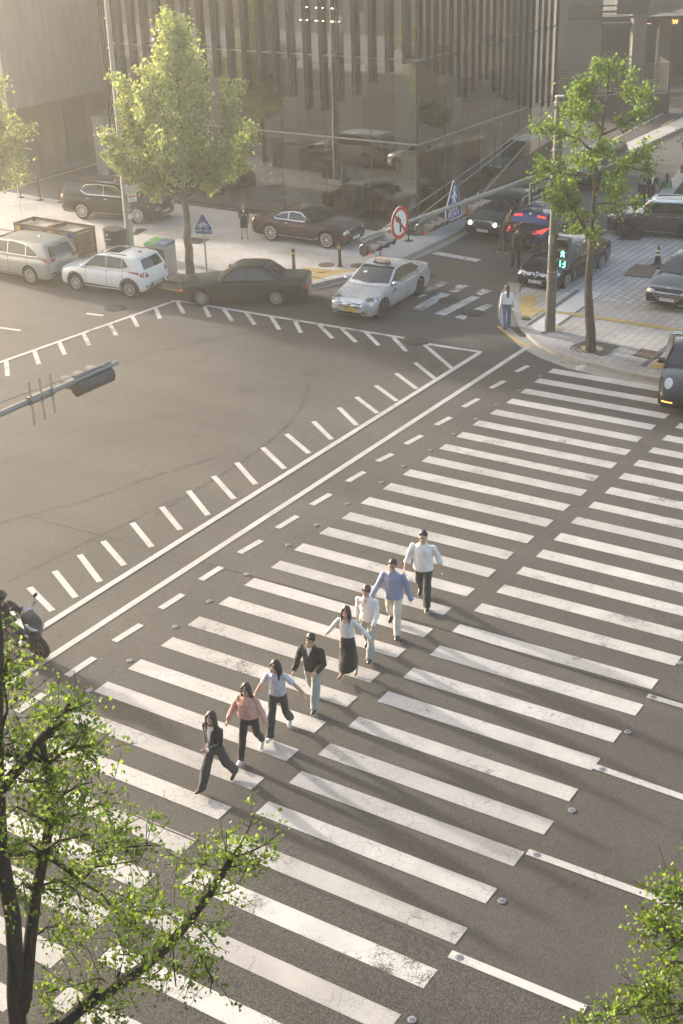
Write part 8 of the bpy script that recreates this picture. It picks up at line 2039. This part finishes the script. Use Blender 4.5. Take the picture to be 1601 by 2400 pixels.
stand('person all in black with blue shoes standing behind the open navy hatchback', (1182, 617), 519, hdg + .1, dict(armR=24, elbR=40, armL=20, elbL=50, abdL=10, abdR=12, lean=10, nod=20, outL=3, outR=3), dict(hairk='short', top=(BK, -.08, 1.0, .03, 'jacket'), legs=(BK, (.10, .085, .08), 'trousers'), shoes=(mat('blue_shoe', (.05, .13, .32), .5), M_SNK, 'sneaker')), .0, hr=(1.6, 1.86))
def mask(t, J, H, hm, hip, up, neck, chest, K, obj):
    mb = MB(); mb.ell(H(.055, 0, -.052), (.044, .056, .045), 14, 10, hm); xmesh(obj, 'face_mask', mb, M_WHITE)
stand('person in dark suit and white face mask standing beyond the brown small car', (1492, 477), 393, R(-95), dict(armL=30, elbL=70, innL=20, armR=10, elbR=20, nod=4), dict(hairk='short', shw=1.05, top=(BK, -.06, 1.0, .024, 'jacket'), legs=(BK, (.095, .08, .075), 'trousers'), extra=[vpanel(WT, .34, .06, off=.012), collar(WT, .6), mask]), .01, hr=(1.6, 1.8))
stand('person in black jacket and jeans, back turned, before the masked person', (1474, 492), 411, R(70), dict(armL=20, elbL=40, armR=15, elbR=60, nod=14), dict(hairk='short', top=(BK, -.06, 1.0, .028, 'jacket'), legs=(DK, (.095, .08, .075), 'trousers')), .01, hr=(1.6, 1.8))
stand('person with a ponytail in a green dress beside the ramp wall', (1526, 482), 400, R(85), dict(armL=10, elbL=30, armR=12, elbR=40, abdL=10, abdR=10), dict(fem=1, hairk='tail', top=(cloth('green_cloth', (.13, .19, .10)), -.30, .7, .03, 'coat'), legs=(cloth('green_cloth', (.13, .19, .10)), .2, 'skirt')), .01, hr=(1.5, 1.7))
# ---------------- scooter and rider at the left edge
def scooter(label, wheel_pt, yaw, rider):
    d = Vector((math.cos(yaw), math.sin(yaw), 0)); base = wheel_pt - d * .68
    t = thing('scooter', label, 'scooter', (base.x, base.y, .012), yaw)
    M_SC = paint('scooter_black', (.008, .008, .008), .0, .4)
    for x in (.68, -.62):
        mb = MB(); mb.tube([(x, -.055, .26), (x, -.04, .26), (x, .04, .26), (x, .055, .26)], [.22, .26, .26, .22], 28); w = mb.build('wheel', M_TYRE, t, 40, True)
        mb = MB()
        for sy in (-1, 1):
            mb.tube([(x, sy * .056, .26), (x, sy * .060, .26)], [.05, .05], 14)
            for i in range(5):
                a = i * 1.2566; mb.tube([(x + .03 * math.cos(a), sy * .058, .26 + .03 * math.sin(a)), (x + .165 * math.cos(a), sy * .058, .26 + .165 * math.sin(a))], [(.014, .006), (.02, .006)], 6)
            for i in range(24):
                a = i * .2618; b = a + .2618; mb.tube([(x + .175 * math.cos(a), sy * .057, .26 + .175 * math.sin(a)), (x + .175 * math.cos(b), sy * .057, .26 + .175 * math.sin(b))], .010, 5)
        mb.build('rim', mat('copper_rim', (.30, .22, .15), .35, .6), w, 40, True)
    mb = MB(); mb.tube([(.76, 0, .50), (.70, 0, .55), (.50, 0, .55)], [(.02, .05), (.03, .085), (.02, .07)], 10); mb.tube([(.68, .07, .26), (.60, .07, .62)], .028, 8); mb.tube([(.68, -.07, .26), (.60, -.07, .62)], .028, 8); mb.build('fork', M_TRIM, t, 40, True)
    mb = MB(); secs = [((.50, 0, .34), .10, .12), ((.60, 0, .55), .12, .19), ((.64, 0, .72), .16, .22), ((.56, 0, .88), .15, .20), ((.46, 0, 1.0), .10, .16)]; loft(mb, secs, 16); me_ = mb.build('front_fairing', M_SC, t, 50, True)
    mb = MB(); mb.tube([(.62, 0, .34), (.30, 0, .24), (-.15, 0, .24), (-.5, 0, .40), (-.85, 0, .62)], [(.10, .14), (.07, .18), (.10, .19), (.20, .19), (.10, .12)], 14, True, 0, (0, 0, 1)); mb.build('frame_body', M_SC, t, 60, True)
    mb = MB(); mb.tube([(.02, 0, .68), (-.3, 0, .73), (-.55, 0, .78), (-.88, 0, .86)], [(.05, .12), (.07, .17), (.07, .16), (.04, .10)], 14, True, 0, (0, 0, 1)); mb.build('seat', M_LEA, t, 60, True)
    for sg in (1, -1):
        mb = MB(); mb.tube([(.78, sg * .06, .70), (.72, sg * .19, .80), (.60, sg * .22, .90)], [(.03, .012), (.04, .014), (.02, .01)], 8); mb.build('headlight', M_HEAD, t, 60, True)
        mb = MB(); mb.tube([(.45, sg * .02, 1.02), (.40, sg * .25, 1.06), (.34, sg * .38, 1.05)], .014, 8); mb.tube([(.37, sg * .30, 1.05), (.34, sg * .40, 1.05)], .022, 8); mb.build('handlebar', M_TRIM, t, 60, True)
        mb = MB(); mb.tube([(.42, sg * .22, 1.06), (.45, sg * .30, 1.24)], .008, 6); mb.ell((.44, sg * .32, 1.27), (.02, .07, .045), 10, 8); mb.build('mirror', M_TRIM, t, 60, True)
        mb = MB(); mb.box((.60, sg * .215, .62), (.09, .012, .05)); mb.box((.45, sg * .20, .43), (.16, .012, .025)); mb.build('sticker', M_WHITE, t, None, True)
    mb = MB(); V = [(.62, -.17, .98), (.62, .17, .98), (.44, .15, 1.42), (.44, -.15, 1.42), (.66, 0, .99), (.47, 0, 1.45)]; mb.add(V, [(0, 4, 5, 3), (4, 1, 2, 5)]); g_ = N('screen'); b_ = g_.bsdf((.7, .72, .7), .05, 0, None, Transmission_Weight=.0, Alpha=.07); mb.build('windscreen', g_.m, t, 180, True)
    mb = MB(); mb.tube([(.5, .1, 1.05), (.5, .1, 1.08)], .05, 8); mb.box((.40, -.05, 1.10), (.02, .08, .15), .3); mb.build('phone_mount', M_BLUE, t, None, True)
    if rider:
        P = dict(sit=.42, thighL=72, kneeL=70, thighR=72, kneeR=70, outL=10, outR=10, armL=48, elbL=30, armR=48, elbR=30, abdL=16, abdR=16, innL=8, innR=8, lean=2, nod=4)
        pos = base + d * -.28
        def helmet(t_, J, H, hm, hip, up, neck, chest, K, obj):
            mb = MB(); mb.ell(H(-.012, 0, .025), (.128, .118, .128), 18, 12, hm); xmesh(obj, 'helmet', mb, M_LEA); mb = MB(); mb.ell(H(.055, 0, .06), (.10, .105, .035), 14, 8, hm); xmesh(obj, 'helmet_peak', mb, M_LEA)
        person('person riding the black scooter, dark helmet and shirt, grey shorts', (pos.x, pos.y, .0), yaw, 1.74, P, dict(hairk='short', top=(BK, .0, 1.0, .02, 'shirt'), legs=(cloth('grey_shorts', (.12, .115, .11)), (.10, .095, .09), 'shorts'), shoes=(M_LEA, M_SNK, 'sneaker'), skin=M_SKIN2, extra=[helmet]))
    return t
scooter('black delivery scooter with clear windscreen entering at the left edge', G(94, 1512), YAW + .02, True)
# ================================================================== light and air
SUN_AZ, SUN_EL = math.atan2(.67, -.74), R(14)
w = bpy.data.worlds.new('World'); SC.world = w; w.use_nodes = True
nt = w.node_tree; nt.nodes.clear()
sky = nt.nodes.new('ShaderNodeTexSky'); sky.sky_type = 'NISHITA'; sky.sun_disc = False
sky.sun_elevation = SUN_EL; sky.sun_rotation = math.pi / 2 - SUN_AZ
sky.air_density = 1.0; sky.dust_density = 4.0; sky.ozone_density = .6
bg = nt.nodes.new('ShaderNodeBackground'); bg.inputs['Strength'].default_value = .15
wo = nt.nodes.new('ShaderNodeOutputWorld')
tn = nt.nodes.new('ShaderNodeMix'); tn.data_type = 'RGBA'; tn.blend_type = 'MULTIPLY'; tn.inputs[0].default_value = 1; tn.inputs[7].default_value = (1, .965, .91, 1)
nt.links.new(sky.outputs[0], tn.inputs[6]); nt.links.new(tn.outputs[2], bg.inputs[0]); nt.links.new(bg.outputs[0], wo.inputs[0])
sd = bpy.data.lights.new('sun', 'SUN'); sd.energy = 2.4; sd.angle = R(2); sd.color = (1, .945, .86)
so = bpy.data.objects.new('sun', sd); COL.objects.link(so)
sdir = Vector((math.cos(SUN_AZ) * math.cos(SUN_EL), math.sin(SUN_AZ) * math.cos(SUN_EL), math.sin(SUN_EL)))
so.rotation_euler = sdir.to_track_quat('Z', 'Y').to_euler()
so.location = sdir * 200
HAZE = True
if HAZE:
    n = N('haze')
    pv = n.add('ShaderNodeVolumePrincipled'); pv.inputs['Color'].default_value = (.97, .967, .955, 1); pv.inputs['Density'].default_value = .0019; pv.inputs['Anisotropy'].default_value = .80
    n.link(pv.outputs[0], n.out.inputs['Volume'])
    mb = MB(); mb.box((0, 40, 8), (160, 170, 18)); hz = mb.build('haze', n.m); hz['kind'] = 'stuff'
SC.view_settings.view_transform = 'Standard'; SC.view_settings.look = 'None'; SC.view_settings.gamma = 1
SC.view_settings.exposure = 2.0
SC.cycles.use_denoising = True
SC.cycles.max_bounces = 8; SC.cycles.transparent_max_bounces = 16; SC.cycles.volume_bounces = 1
SC.cycles.caustics_reflective = False; SC.cycles.caustics_refractive = False
SC.cycles.sample_clamp_indirect = 6
